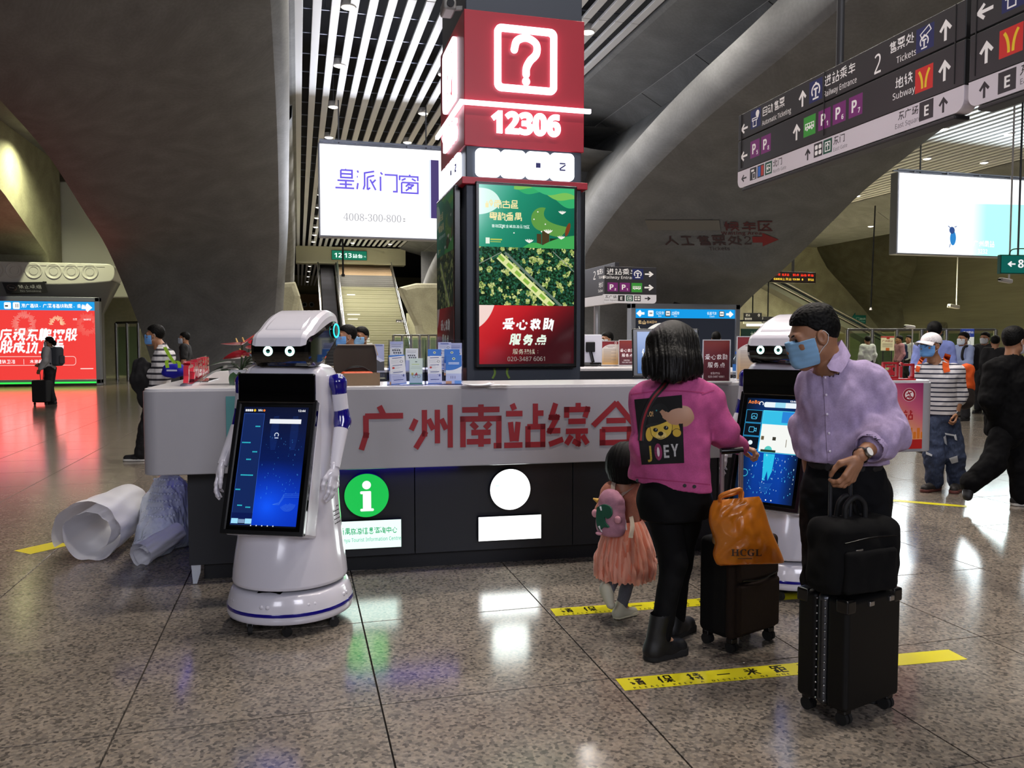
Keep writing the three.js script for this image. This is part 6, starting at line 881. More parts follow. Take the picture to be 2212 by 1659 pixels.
// ---------------------------------------------------------------- service robots
const robotScreen1 = canvas(620, 1080, (c, w, h) => {
  c.fillStyle = '#0a1230'; c.fillRect(0, 0, w, h); let g = c.createLinearGradient(0, 0, 0, h); g.addColorStop(0, '#0b1330'); g.addColorStop(0.45, '#0a1c58'); g.addColorStop(0.8, '#0c3fd8'); g.addColorStop(1, '#0a35c0'); c.fillStyle = g; c.fillRect(205, 0, w, h);
  g = c.createRadialGradient(330, 900, 20, 330, 900, 420); g.addColorStop(0, 'rgba(20,90,255,0.9)'); g.addColorStop(1, 'rgba(10,40,160,0)'); c.fillStyle = g; c.fillRect(205, 300, w, h);
  c.strokeStyle = '#2f62d0'; c.lineWidth = 2; for (let i = 0; i < 26; i++) { const y = 90 + i * 12, k = 50 * Math.cos((i - 12) / 14); c.globalAlpha = 0.7; c.beginPath(); c.moveTo(330 - k, y); c.lineTo(330 + k * 0.5, y - 6); c.moveTo(500 - k * 0.6, y); c.lineTo(500 + k * 0.9, y - 6); c.stroke(); } c.globalAlpha = 1;
  c.fillStyle = '#4fb4ff'; for (let i = 0; i < 60; i++) c.fillRect(rnd(230, 600), rnd(240, 820), 2, rnd(3, 16));
  c.strokeStyle = '#4f86e8'; c.lineWidth = 2; for (const k of [0, 1, 2]) { c.beginPath(); c.moveTo(w, 780 + k * 14); c.lineTo(480, 784 + k * 14); c.lineTo(440, 860 + k * 10); c.lineTo(380, 880); c.stroke(); } for (let k = 0; k < 7; k++) { c.beginPath(); c.arc(520, 860, 20 + k * 9, 0.2, 2.6); c.stroke(); }
  c.fillStyle = '#15295e'; c.fillRect(8, 62, 196, 900); c.strokeStyle = '#3f6fe0'; c.strokeRect(8, 62, 196, 1000); c.fillStyle = '#34d0e0'; for (const [x, y, k] of [[130, 175, 40], [20, 325, 78], [130, 408, 40], [80, 478, 42], [46, 620, 110], [14, 750, 44], [50, 890, 44], [130, 905, 40]]) for (let i = 0; i < k / 12; i++) c.fillRect(x + i * 12, y, 9, 11);
  c.fillStyle = '#0c1a52'; c.fillRect(8, 960, 196, 60); c.fillStyle = '#9fe0ff'; c.fillRect(10, 1010, 64, 44); c.fillRect(140, 1010, 62, 44); c.fillStyle = '#7f9cc0'; c.fillRect(76, 1016, 62, 34);
  c.fillStyle = '#fff'; for (let i = 0; i < 4; i++) c.fillRect(14 + i * 19, 22, 15, 20); c.fillStyle = '#f0c020'; c.beginPath(); c.arc(105, 32, 12, 0, 7); c.fill(); write(c, 'Mic', 136, 18, 24, { bold: true }); c.fillStyle = '#f08030'; c.beginPath(); c.arc(196, 32, 11, 0, 7); c.fill(); write(c, '13:44', 520, 18, 26, { bold: true });
  c.fillStyle = '#f4f6fa'; c.fillRect(262, 110, 300, 42); c.strokeStyle = '#e8f0ff'; c.lineWidth = 7; c.beginPath(); c.arc(342, 256, 18, 2.4, 7); c.stroke(); c.fillStyle = '#e8f0ff'; c.fillRect(326, 280, 36, 7);
  c.fillStyle = '#0a0c14'; c.fillRect(0, 1040 + 26, w, 20); c.fillStyle = '#e8eef6'; for (let i = 0; i < 5; i++) { c.beginPath(); c.arc(200 + i * 52, 1068, 6, 0, 7); c.fill(); }
});
const robotScreen2 = canvas(620, 1080, (c, w, h) => {
  let g = c.createLinearGradient(0, 0, 0, h); g.addColorStop(0, '#0d2a5a'); g.addColorStop(0.5, '#0f4fc0'); g.addColorStop(1, '#0a3a9a'); c.fillStyle = g; c.fillRect(0, 0, w, h); g = c.createLinearGradient(0, 0, w, 0); g.addColorStop(0, '#0a1626'); g.addColorStop(0.3, 'rgba(10,30,70,0.2)'); g.addColorStop(0.75, 'rgba(10,30,70,0.1)'); g.addColorStop(1, '#0a1a3a'); c.fillStyle = g; c.fillRect(0, 0, w, h);
  write(c, 'AoBo', 14, 18, 46, { color: '#ff8a40', bold: true }); c.strokeStyle = '#fff'; c.lineWidth = 8; c.beginPath(); c.arc(160, 56, 20, 2.4, 7); c.stroke(); c.fillStyle = '#eaf4fa'; c.beginPath(); c.roundRect(190, 36, 410, 56, 20); c.fill(); c.fillStyle = '#9fdcf4'; c.fillRect(310, 36, 110, 56); write(c, '13:44', 460, 6, 24, { bold: true });
  c.strokeStyle = '#38b8f0'; c.lineWidth = 4; c.fillStyle = '#0b1420'; for (let i = 0; i < 3; i++) { c.fillRect(10, 130 + i * 142, 176, 132); c.strokeRect(10, 130 + i * 142, 176, 132); } c.strokeStyle = '#58c8f4'; c.lineWidth = 6; c.beginPath(); c.roundRect(72, 168, 58, 56, 10); c.stroke(); c.beginPath(); c.moveTo(76, 214); c.lineTo(98, 190); c.lineTo(124, 214); c.stroke(); c.beginPath(); c.roundRect(64, 312, 56, 54, 10); c.stroke(); c.beginPath(); c.moveTo(120, 332); c.lineTo(142, 322); c.lineTo(142, 356); c.lineTo(120, 346); c.stroke(); c.fillStyle = '#e8f6fa'; c.beginPath(); c.arc(98, 478, 24, 0, 7); c.fill();
  c.fillStyle = '#38c0e8'; c.fillRect(196, 128, 410, 150); c.fillStyle = '#2a86d8'; c.fillRect(400, 128, 206, 120); c.fillStyle = '#f6f8f4'; c.fillRect(196, 272, 410, 290); c.fillStyle = '#3c3a32'; c.fillRect(330, 402, 36, 36); c.fillRect(552, 380, 40, 52); c.fillStyle = '#d8c090'; c.beginPath(); c.arc(566, 380, 24, 0, 7); c.fill(); c.fillStyle = '#6a5a40'; c.fillRect(208, 400, 30, 40); c.fillRect(476, 420, 6, 80); c.fillStyle = '#58c8c0'; c.beginPath(); c.arc(300, 540, 40, 3.1, 6.3); c.fill(); c.fillStyle = '#28382c'; c.fillRect(220, 540, 160, 26); c.strokeStyle = '#58e0f4'; c.strokeRect(196, 128, 410, 440);
  c.fillStyle = '#30d8f4'; c.globalAlpha = 0.85; c.beginPath(); c.moveTo(260, 580); c.lineTo(380, 580); c.lineTo(372, 760); c.lineTo(340, 860); c.lineTo(320, 760); c.lineTo(300, 860); c.lineTo(280, 860); c.fill(); c.globalAlpha = 1; for (let i = 0; i < 90; i++) { c.fillStyle = i % 3 ? '#58d8ff' : '#dff8ff'; c.fillRect(rnd(120, 600), rnd(580, 1000), rnd(2, 6), rnd(4, 22)); }
  c.strokeStyle = '#38b0c8'; c.lineWidth = 8; c.beginPath(); c.arc(80, 800, 36, 0, 7); c.stroke(); c.strokeStyle = '#3f9ae0'; c.lineWidth = 2; for (let k = 0; k < 6; k++) { c.beginPath(); c.ellipse(320, 880 + k * 16, 70 - k * 8, 14, 0, 0, Math.PI); c.stroke(); } c.fillStyle = '#fff'; for (let i = 0; i < 5; i++) { c.beginPath(); c.arc(180 + i * 56, 1056, 7, 0, 7); c.fill(); }
});
function superLoft(secs, n = 48) {                    // [y, rx, rz, power, zoff]
  return sheet(secs.map(([y, rx, rz, e = 2, zo = 0]) => { const r = []; for (let j = 0; j <= n; j++) { const a = -j / n * 2 * Math.PI, c = Math.cos(a), s = Math.sin(a); r.push(V(Math.sign(c) * Math.pow(Math.abs(c), 2 / e) * rx, y, Math.sign(s) * Math.pow(Math.abs(s), 2 / e) * rz + zo)); } return r; }));
}
const smoothSecs = (secs, per = 5) => { const out = []; for (let i = 0; i + 1 < secs.length; i++) for (let k = 0; k < per; k++) out.push(secs[i].map((v, q) => { const P = (m) => secs[clamp(m, 0, secs.length - 1)][q] ?? (q === 3 ? 2 : 0), t = k / per, a = P(i - 1), b = P(i), c = P(i + 1), d = P(i + 2); return q === 0 ? lerp(b, c, t) : b + 0.5 * t * (c - a + t * (2 * a - 5 * b + 4 * c - d + t * (3 * (b - c) + d - a))); })); out.push(secs[secs.length - 1]); return out; };
function makeRobot(label, map, strength, pos, turn, headTurn, hx = 0.012) {
  const t = thing('service_robot', label, 'robot', pos, turn, 'white service robots before the counter'), W_ = M.white, N = M.navy;
  // base skirt with stripe, sensors and wheels
  part('base', superLoft(smoothSecs([[0.065, 0.30, 0.30, 2.1], [0.07, 0.325, 0.325, 2.1], [0.105, 0.328, 0.328, 2.1], [0.16, 0.318, 0.318, 2.1], [0.195, 0.306, 0.306, 2.1], [0.212, 0.29, 0.29, 2.1], [0.222, 0.24, 0.24, 2.1], [0.236, 0.18, 0.18, 2.1]], 3)), W_, t); part('base_floor', cyl(0.3, 0.3, 0.01, 0, 0.068, 0, 40), M.blackMatt, t);
  part('stripe', superLoft([[0.108, 0.3285, 0.3285, 2.1], [0.109, 0.3305, 0.3305, 2.1], [0.124, 0.3275, 0.3275, 2.1], [0.125, 0.3255, 0.3255, 2.1]]), N, t, 'navy stripe round the base');
  for (const a of [-1.5, -0.75, 0.0, 0.75, 1.5, 2.5, -2.5]) for (const d of [-0.052, 0.052]) { const r = 0.317; part('sensor', ball(0.0125, 0, 0, 0, 1, 1, 0.6, 12).rotateY(a + d).translate(Math.sin(a + d) * r, 0.158, Math.cos(a + d) * r), W_, t); }
  part('camera_window', rbox(0.13, 0.006, 0.075, 0, 0, 0, 0.003, 1).rotateX(0.25).translate(0, 0.2215, 0.235), M.black, t);
  for (const a of [0.35, -0.35, 1.25, -1.25, Math.PI]) { const w = part('caster', [cyl(0.026, 0.026, 0.02, 0, 0.026, 0, 20).rotateZ(0), cyl(0.01, 0.01, 0.024, 0, 0.026, 0, 12)].map((g) => g.translate(0, -0.026, 0).rotateZ(Math.PI / 2).translate(0, 0.026, 0)), M.rubber, t); w.position.set(Math.sin(a) * 0.295, 0, Math.cos(a) * 0.295); w.rotation.y = a + 0.9; part('fork', box(0.03, 0.03, 0.012, 0, 0.056, -0.008), M.darkSteel, w); }
  // body shell
  part('body', superLoft(smoothSecs([[0.232, 0.284, 0.284, 2.1], [0.236, 0.296, 0.296, 2.1], [0.26, 0.298, 0.297, 2.1], [0.45, 0.274, 0.262, 2.2, -0.005], [0.65, 0.252, 0.225, 2.4, -0.015], [0.85, 0.238, 0.195, 2.8, -0.03], [1.05, 0.232, 0.178, 3.2, -0.035], [1.22, 0.234, 0.172, 3.6, -0.035], [1.32, 0.232, 0.165, 3.8, -0.035], [1.365, 0.21, 0.15, 3.6, -0.035], [1.385, 0.165, 0.12, 3.2, -0.035], [1.392, 0.09, 0.07, 2.6, -0.035], [1.393, 0.01, 0.01, 2, -0.035]], 4), 64), W_, t);
  part('speaker_grille', Array.from({ length: 26 }, (_, i) => { const u = (i % 6) / 5 - 0.5, v = Math.floor(i / 6) / 4 - 0.5; return ball(0.004, 0, 0, 0, 0.5, 1, 1, 8).translate(0.2685 - v * 0.012, 0.58 + v * 0.085, 0.02 + u * 0.07 - 0.01); }), M.blackMatt, t);
  // navy patch on top of the shoulders
  { const rows = []; for (let i = 0; i <= 14; i++) { const r = [], x = lerp(-0.145, 0.145, i / 14); for (let j = 0; j <= 10; j++) { const z = lerp(-0.12, 0.128, j / 10), k = 1 - Math.pow(Math.abs(x) / 0.232, 4.5), q = 1 - Math.pow(Math.abs(z) / 0.1665, 5); r.push(V(x * (1 + 0.12 * j / 10), 1.318 + 0.079 * Math.pow(Math.max(0.01, k), 0.45) * Math.pow(Math.max(0.01, q), 0.55) + 0.0025, z - 0.035)); } rows.push(r); } part('shoulder_patch', sheet(rows), N, t, 'navy patch on the shoulders'); }
  // black chest panel and leaning touch screen
  part('chest_panel', rbox(0.425, 0.155, 0.02, 0, 1.262, 0.134, 0.008).translate(0, 0, 0.004), M.glassBlack, t, 'glossy black chest panel');
  const arm = new THREE.Group();
  const tilt = 0.30, py = 0.868, pz = 0.235;
  const fr = part('screen_frame', [rbox(0.438, 0.69, 0.035, 0, 0, -0.018, 0.006)], M.glassBlack, t, 'black screen frame'); fr.position.set(0, py, pz); fr.rotation.x = -tilt;
  const frameLip = roundRect(0.44, 0.692, 0.004); frameLip.holes.push(roundRect(0.404, 0.656, 0.004)); part('frame_lip', extrude(frameLip, 0.006, 0.002), M.black, fr);
  part('touch_screen', faceUV(plane(0.355, 0.618, 0, 0, 0.0012), 0.355, 0.618), screenMat(map, strength, 0.07), fr, 'glowing blue touch screen');
  const sh = part('screen_housing', extrude(shapeOf([[0.30, 0.33], [0.155, 0.33], [-0.01, 0.09], [0.00, -0.06], [0.155, -0.335], [0.30, -0.335]].map(([z, y]) => [z - 0.30, y])), 0.40, 0.015).rotateY(-Math.PI / 2).translate(0.20, 0, -0.05), W_, t); sh.position.set(0, py, pz); sh.rotation.x = -tilt;
  // arms
  for (const s of [-1, 1]) {
    const S = V(s * 0.272, 1.285, -0.03), E = V(s * 0.29, 1.085, -0.035), K = s < 0 ? V(-0.335, 0.845, 0.10) : V(0.292, 0.845, 0.085);
    const cap = union([bone(V(s * 0.225, 1.29, -0.03), V(s * 0.27, 1.29, -0.03), 0.036, 0.04), bone(S, V(s * 0.276, 1.235, -0.03), 0.043, 0.041)], 0.02), box3 = (a, b, m) => [V(Math.min(a.x, b.x) - m, Math.min(a.y, b.y) - m, Math.min(a.z, b.z) - m), V(Math.max(a.x, b.x) + m, Math.max(a.y, b.y) + m, Math.max(a.z, b.z) + m)];
    part('shoulder', nets(cap, ...box3(V(s * 0.21, 1.34, -0.03), V(s * 0.276, 1.22, -0.03), 0.06), 0.007), N, t, 'glossy navy shoulder joint');
    part('upper_arm', rod(V(s * 0.276, 1.225, -0.03), V(s * 0.286, 1.13, -0.033), 0.0405, 0.040, 24), W_, t);
    part('elbow', nets(union([bone(V(s * 0.286, 1.135, -0.033), V(s * 0.29, 1.075, -0.035), 0.0405, 0.045), bone(V(s * 0.29, 1.075, -0.035), E.clone().lerp(K, 0.22), 0.045, 0.037)], 0.015), ...box3(V(s * 0.286, 1.15, -0.03), E.clone().lerp(K, 0.25), 0.06), 0.007), N, t, 'glossy navy elbow');
    const dir = K.clone().sub(E).normalize(), w = K.clone().addScaledVector(dir, 0.01);
    const fore = part('forearm', rod(E.clone().lerp(K, 0.2), K, 0.0385, 0.026, 24), W_, t);
    part('hand', handGeo(w, V(dir.x, dir.y - 0.25, dir.z * 0.6), V(-s, 0, -0.35), s * 1, [0.32, 0.36, 0.42, 0.5], { spread: 0.14, thumb: 0.2, scale: 1.02, cell: 0.0042 }), W_, t);
  }
  // neck and head
  part('neck', superLoft([[1.375, 0.075, 0.07, 2, 0.01], [1.39, 0.07, 0.066, 2, 0.01], [1.405, 0.066, 0.06, 2, 0.015], [1.43, 0.06, 0.055, 2, 0.015]]), mat(0xb0b2ba, 0.3), t);
  const hd = new THREE.Group(); hd.name = 'head'; t.add(hd); hd.rotation.y = headTurn; hd.position.set(hx, -0.075, -0.035); hd.scale.set(1.1, 1.05, 1.05);
  const prof = (pts) => new THREE.Shape(new THREE.SplineCurve(pts.map(([z, y]) => new THREE.Vector2(z, y))).getPoints(60));
  const ex = (shape, w, bev, x = 0) => extrude(shape, w - 2 * bev, bev, 8).translate(0, 0, -(w - 2 * bev) / 2).rotateY(-Math.PI / 2);
  part('visor', ex(prof([[0.165, 1.405], [0.185, 1.43], [0.19, 1.47], [0.178, 1.508], [0.10, 1.532], [-0.06, 1.588], [-0.125, 1.592], [-0.142, 1.56], [-0.12, 1.522], [-0.02, 1.455], [0.07, 1.405], [0.165, 1.405]]), 0.30, 0.022), M.glassBlack, hd, 'glossy black visor');
  part('cap', ex(prof([[0.19, 1.505], [0.175, 1.522], [0.13, 1.545], [0.06, 1.59], [-0.01, 1.622], [-0.08, 1.638], [-0.14, 1.625], [-0.155, 1.6], [-0.12, 1.592], [-0.05, 1.575], [0.1, 1.525], [0.19, 1.505]]), 0.285, 0.03), W_, hd, 'white shell over the visor');
  part('brow_step', ex(prof([[0.15, 1.535], [0.146, 1.562], [0.06, 1.612], [-0.02, 1.640], [-0.09, 1.648], [-0.12, 1.62], [-0.05, 1.58], [0.05, 1.55], [0.15, 1.535]]), 0.20, 0.012), W_, hd);
  for (const [x, z] of [[-0.045, 0.005], [0.0, -0.01], [0.045, 0.005]]) part('microphone_hole', ball(0.006, x, 1.632 - z * 0.2, z, 1, 0.4, 1, 10), M.blackMatt, hd);
  for (const s of [-1, 1]) {
    part('eye_light', new THREE.TorusGeometry(0.0175, 0.0068, 12, 32).scale(1, 1, 0.5).translate(s * 0.055, 1.458, 0.2125), glow(0xc8fff4, 2.2), hd, 'glowing white eye ring'); part('pupil', new THREE.CircleGeometry(0.012, 20).translate(s * 0.055, 1.458, 0.2122), glow(0x0f6f68, 0.5), hd);
    const e = part('ear_ring_light', new THREE.TorusGeometry(0.034, 0.0045, 10, 36).rotateY(Math.PI / 2).translate(s * 0.158, 1.562, -0.098), glow(0x28d8e0, 1.6), hd, 'glowing cyan ear ring'); part('ear_disc', cyl(0.04, 0.042, 0.014, 0, 0, 0, 32).rotateZ(Math.PI / 2).translate(s * 0.151, 1.562, -0.098), M.glassBlack, hd);
  }
  return t;
}
const r1 = at(630, 1347, 4.33).setY(0), r2 = at(1690, 1290, 4.9).setY(0), deg = Math.PI / 180;
makeRobot('near white service robot with a dark blue menu on its screen, left of the lettering', robotScreen1, 0.95, r1, -YAW - 9 * deg, -2 * deg, 0.045);
makeRobot('farther white service robot with pictures on its screen, half hidden by the man', robotScreen2, 1.0, r2, -YAW - 41 * deg, -11 * deg);
{ const l = new THREE.RectAreaLight(0x4a80ff, 0.5, 0.35, 0.6); const place = (p, turn) => { const k = l.clone(); k.position.set(0, 0.868 + 0.01, 0.26).applyAxisAngle(V(0, 1, 0), turn).add(p); k.rotation.set(0.31, turn + Math.PI, 0, 'YXZ'); k.name = 'robot_screen_light'; scene.add(k); }; place(r1, -YAW - 9 * deg); place(r2, -YAW - 41 * deg); }
// ---------------------------------------------------------------- people
const NEAR = FWD.clone().negate();                    // from the scene towards the camera
const skinMat = mat(0x9d6f52, 0.5), skinFair = mat(0xb98c70, 0.5), hairMat = mat(0x030303, 0.65, { specularIntensity: 0.35 });
const stripeTex = (dark, light, period, share) => { const t = canvas(16, 256, (c, w, h) => { c.fillStyle = light; c.fillRect(0, 0, w, h); c.fillStyle = dark; c.fillRect(0, 0, w, h * share); }); t.wrapS = t.wrapT = THREE.RepeatWrapping; t.repeat.set(1, 1 / period); return t; };
function headBasis(c, dir, up = V(0, 1, 0)) { const z = dir.clone().normalize(), y = up.clone().addScaledVector(z, -up.dot(z)).normalize(), x = new THREE.Vector3().crossVectors(y, z); return new THREE.Matrix4().makeBasis(x, y, z).setPosition(c); }
const HEAD = (() => {                                 // a head about 23 cm high, centre between the ears, facing +z
  const skull = ell(V(0, 0.03, -0.018), 0.077, 0.092, 0.098), face = ell(V(0, -0.03, 0.028), 0.062, 0.088, 0.068), jaw = bone(V(-0.045, -0.06, 0.0), V(0, -0.1, 0.07), 0.026, 0.022), jaw2 = bone(V(0.045, -0.06, 0.0), V(0, -0.1, 0.07), 0.026, 0.022), nose = bone(V(0, 0.012, 0.09), V(0, -0.033, 0.112), 0.009, 0.0145), wing1 = ell(V(-0.013, -0.036, 0.1), 0.009, 0.008, 0.01), wing2 = ell(V(0.013, -0.036, 0.1), 0.009, 0.008, 0.01), brow = bone(V(-0.045, 0.026, 0.074), V(0.045, 0.026, 0.074), 0.012, 0.012), lip1 = bone(V(-0.02, -0.064, 0.09), V(0.02, -0.064, 0.09), 0.007, 0.007), lip2 = bone(V(-0.016, -0.074, 0.088), V(0.016, -0.074, 0.088), 0.008, 0.008), cheek1 = ell(V(-0.04, -0.02, 0.062), 0.024, 0.022, 0.022), cheek2 = ell(V(0.04, -0.02, 0.062), 0.024, 0.022, 0.022), e1 = ell(V(-0.032, 0.008, 0.096), 0.019, 0.012, 0.016), e2 = ell(V(0.032, 0.008, 0.096), 0.019, 0.012, 0.016), neck = bone(V(0, -0.06, -0.03), V(0, -0.16, -0.045), 0.052, 0.056);
  const ear = (s) => { const out = ell(V(s * 0.08, -0.005, -0.012), 0.011, 0.033, 0.022), hole = ell(V(s * 0.094, -0.002, -0.006), 0.011, 0.021, 0.012); return (x, y, z) => smax(out(x, y, z), -hole(x, y, z), 0.006); }, ea = ear(-1), eb = ear(1);
  const solid = (x, y, z, g = 0) => { let d = smin(skull(x, y, z, g), face(x, y, z, g), 0.035); d = smin(d, jaw(x, y, z, g), 0.03); d = smin(d, jaw2(x, y, z, g), 0.03); return d; };
  const skin = (x, y, z) => { let d = solid(x, y, z); d = smin(d, brow(x, y, z), 0.02); d = smin(d, cheek1(x, y, z), 0.03); d = smin(d, cheek2(x, y, z), 0.03); d = smax(d, -e1(x, y, z), 0.012); d = smax(d, -e2(x, y, z), 0.012); d = smin(d, nose(x, y, z), 0.014); d = smin(d, wing1(x, y, z), 0.01); d = smin(d, wing2(x, y, z), 0.01); d = smin(d, lip1(x, y, z), 0.008); d = smin(d, lip2(x, y, z), 0.008); d = smin(d, ea(x, y, z), 0.008); d = smin(d, eb(x, y, z), 0.008); return smin(d, neck(x, y, z), 0.03); };
  const hairLine = (z, x, k) => (z > 0.03 ? lerp(0.058, 0.075, clamp((z - 0.03) / 0.05)) : z > -0.02 ? lerp(0.0, 0.058, (z + 0.02) / 0.05) : lerp(k, 0.0, clamp((z + 0.09) / 0.07)));
  const hair = (thick, top, nape) => (x, y, z) => { const t = thick * (0.35 + 0.65 * smooth(-0.02, 0.07, y)) + top * smooth(0.05, 0.12, y), d = solid(x, y, z, t) + noise3(x * 60, y * 60, z * 60) * 0.0018; return smax(d, (hairLine(z, x, nape) - y) * 0.75, 0.006); };
  const maskF = (x, y, z) => { const d = solid(x, y, z, 0.0115), n = bone(V(0, 0.01, 0.095), V(0, -0.075, 0.1), 0.027, 0.02)(x, y, z), f = smin(d, n, 0.03) + Math.sin((y + 0.04) * 260) * 0.0006; return smax(smax(f, Math.max(y - 0.004 - (Math.abs(x) < 0.03 ? 0.008 : 0), -0.112 - y), 0.004), 0.018 - z, 0.004); };
  const cache = {}, get = (k, f) => cache[k] ??= f();
  return {
    skin: (cell) => get('s' + cell, () => nets(skin, V(-0.11, -0.18, -0.14), V(0.11, 0.15, 0.145), cell)), hair: (cell, thick, top, nape) => get('h' + [cell, thick, top, nape], () => nets(hair(thick, top, nape), V(-0.12, -0.13, -0.16), V(0.12, 0.19, 0.13), cell)),
    mask: (cell) => get('m' + cell, () => nets(maskF, V(-0.09, -0.13, 0.0), V(0.09, 0.035, 0.14), cell)), loops: [-1, 1].flatMap((s) => [tube([V(s * 0.066, -0.005, 0.03), V(s * 0.078, 0.012, 0.0), V(s * 0.087, 0.022, -0.022), V(s * 0.089, 0, -0.036)], 0.0016, 5, 10), tube([V(s * 0.062, -0.085, 0.03), V(s * 0.076, -0.05, 0.0), V(s * 0.087, -0.03, -0.024), V(s * 0.089, 0, -0.036)], 0.0016, 5, 10)]),
  };
})();
function addHead(t, c, dir, up, s, o) {              // returns the skin geometry, adds hair, eyes, mask, cap, glasses as parts
  const m = headBasis(c, dir, up).multiply(new THREE.Matrix4().makeScale(s, s, s)), cell = o.cell ?? 0.006, put = (name, g, mt, label) => part(name, g.clone().applyMatrix4(m), mt, t, label);
  if (o.hair !== false) put('hair', HEAD.hair(cell, o.thick ?? 0.012, o.top ?? 0.01, o.nape ?? -0.05), o.hairMat ?? hairMat);
  if (!o.away) for (const k of [-1, 1]) { put('eye', merge([ball(0.0115, k * 0.032, 0.008, 0.079, 1.15, 0.72, 0.8, 12)]), mat(0x191210, 0.2)); put('eyebrow', tube([V(k * 0.016, 0.028, 0.09), V(k * 0.034, 0.033, 0.087), V(k * 0.05, 0.028, 0.074)], 0.0038, 6, 8), hairMat); }
  if (o.mask) { put('face_mask', HEAD.mask(cell), o.mask); put('mask_loops', merge(HEAD.loops), mat(0xd8d8d8, 0.8)); }
  if (o.glasses) put('glasses', merge([...[-1, 1].flatMap((k) => [new THREE.TorusGeometry(0.021, 0.0024, 6, 20).scale(1.15, 0.85, 1).translate(k * 0.033, 0.006, 0.109), rod(V(k * 0.056, 0.008, 0.106), V(k * 0.083, 0.012, -0.02), 0.002, 0.002, 6)]), rod(V(-0.011, 0.01, 0.111), V(0.011, 0.01, 0.111), 0.002, 0.002, 6)]), M.black);
  if (o.cap) { const f = ell(V(0, 0.045, -0.016), 0.092, 0.096, 0.115), cut = (x, y, z) => smax(smax(f(x, y, z), -ell(V(0, 0.04, -0.016), 0.086, 0.088, 0.108)(x, y, z), 0.004), 0.03 + z * 0.12 - y, 0.004); put('cap_crown', nets(cut, V(-0.11, 0.0, -0.15), V(0.11, 0.16, 0.12), 0.006), o.cap); const rows = []; for (let i = 0; i <= 8; i++) { const r = []; for (let j = -6; j <= 6; j++) { const a = j / 6 * 1.2, q = i / 8; r.push(V(Math.sin(a) * lerp(0.088, 0.1, q), 0.052 - 0.016 * q - 0.045 * (1 - Math.cos(a)) * (0.6 + q * 0.6), Math.cos(a) * lerp(0.088, 0.2, q) + (1 - q) * 0.0)); } rows.push(r); } put('cap_brim', merge([sheet(rows), sheet(rows.map((r) => r.map((p) => p.clone().add(V(0, -0.004, 0)))), true)]), o.cap); }
  return HEAD.skin(cell).clone().applyMatrix4(m);
}
const boundsOf = (pts, m) => { const b = new THREE.Box3().setFromPoints(pts); return [b.min.addScalar(-m), b.max.addScalar(m)]; };
const folds = (amp, fx, fy, o = 0) => (x, y, z) => noise3(x * fx + o, y * fy, z * fx - o) * amp + noise3(x * fx * 2.3, y * fy * 2.1 + o, z * fx * 2.3) * amp * 0.4;
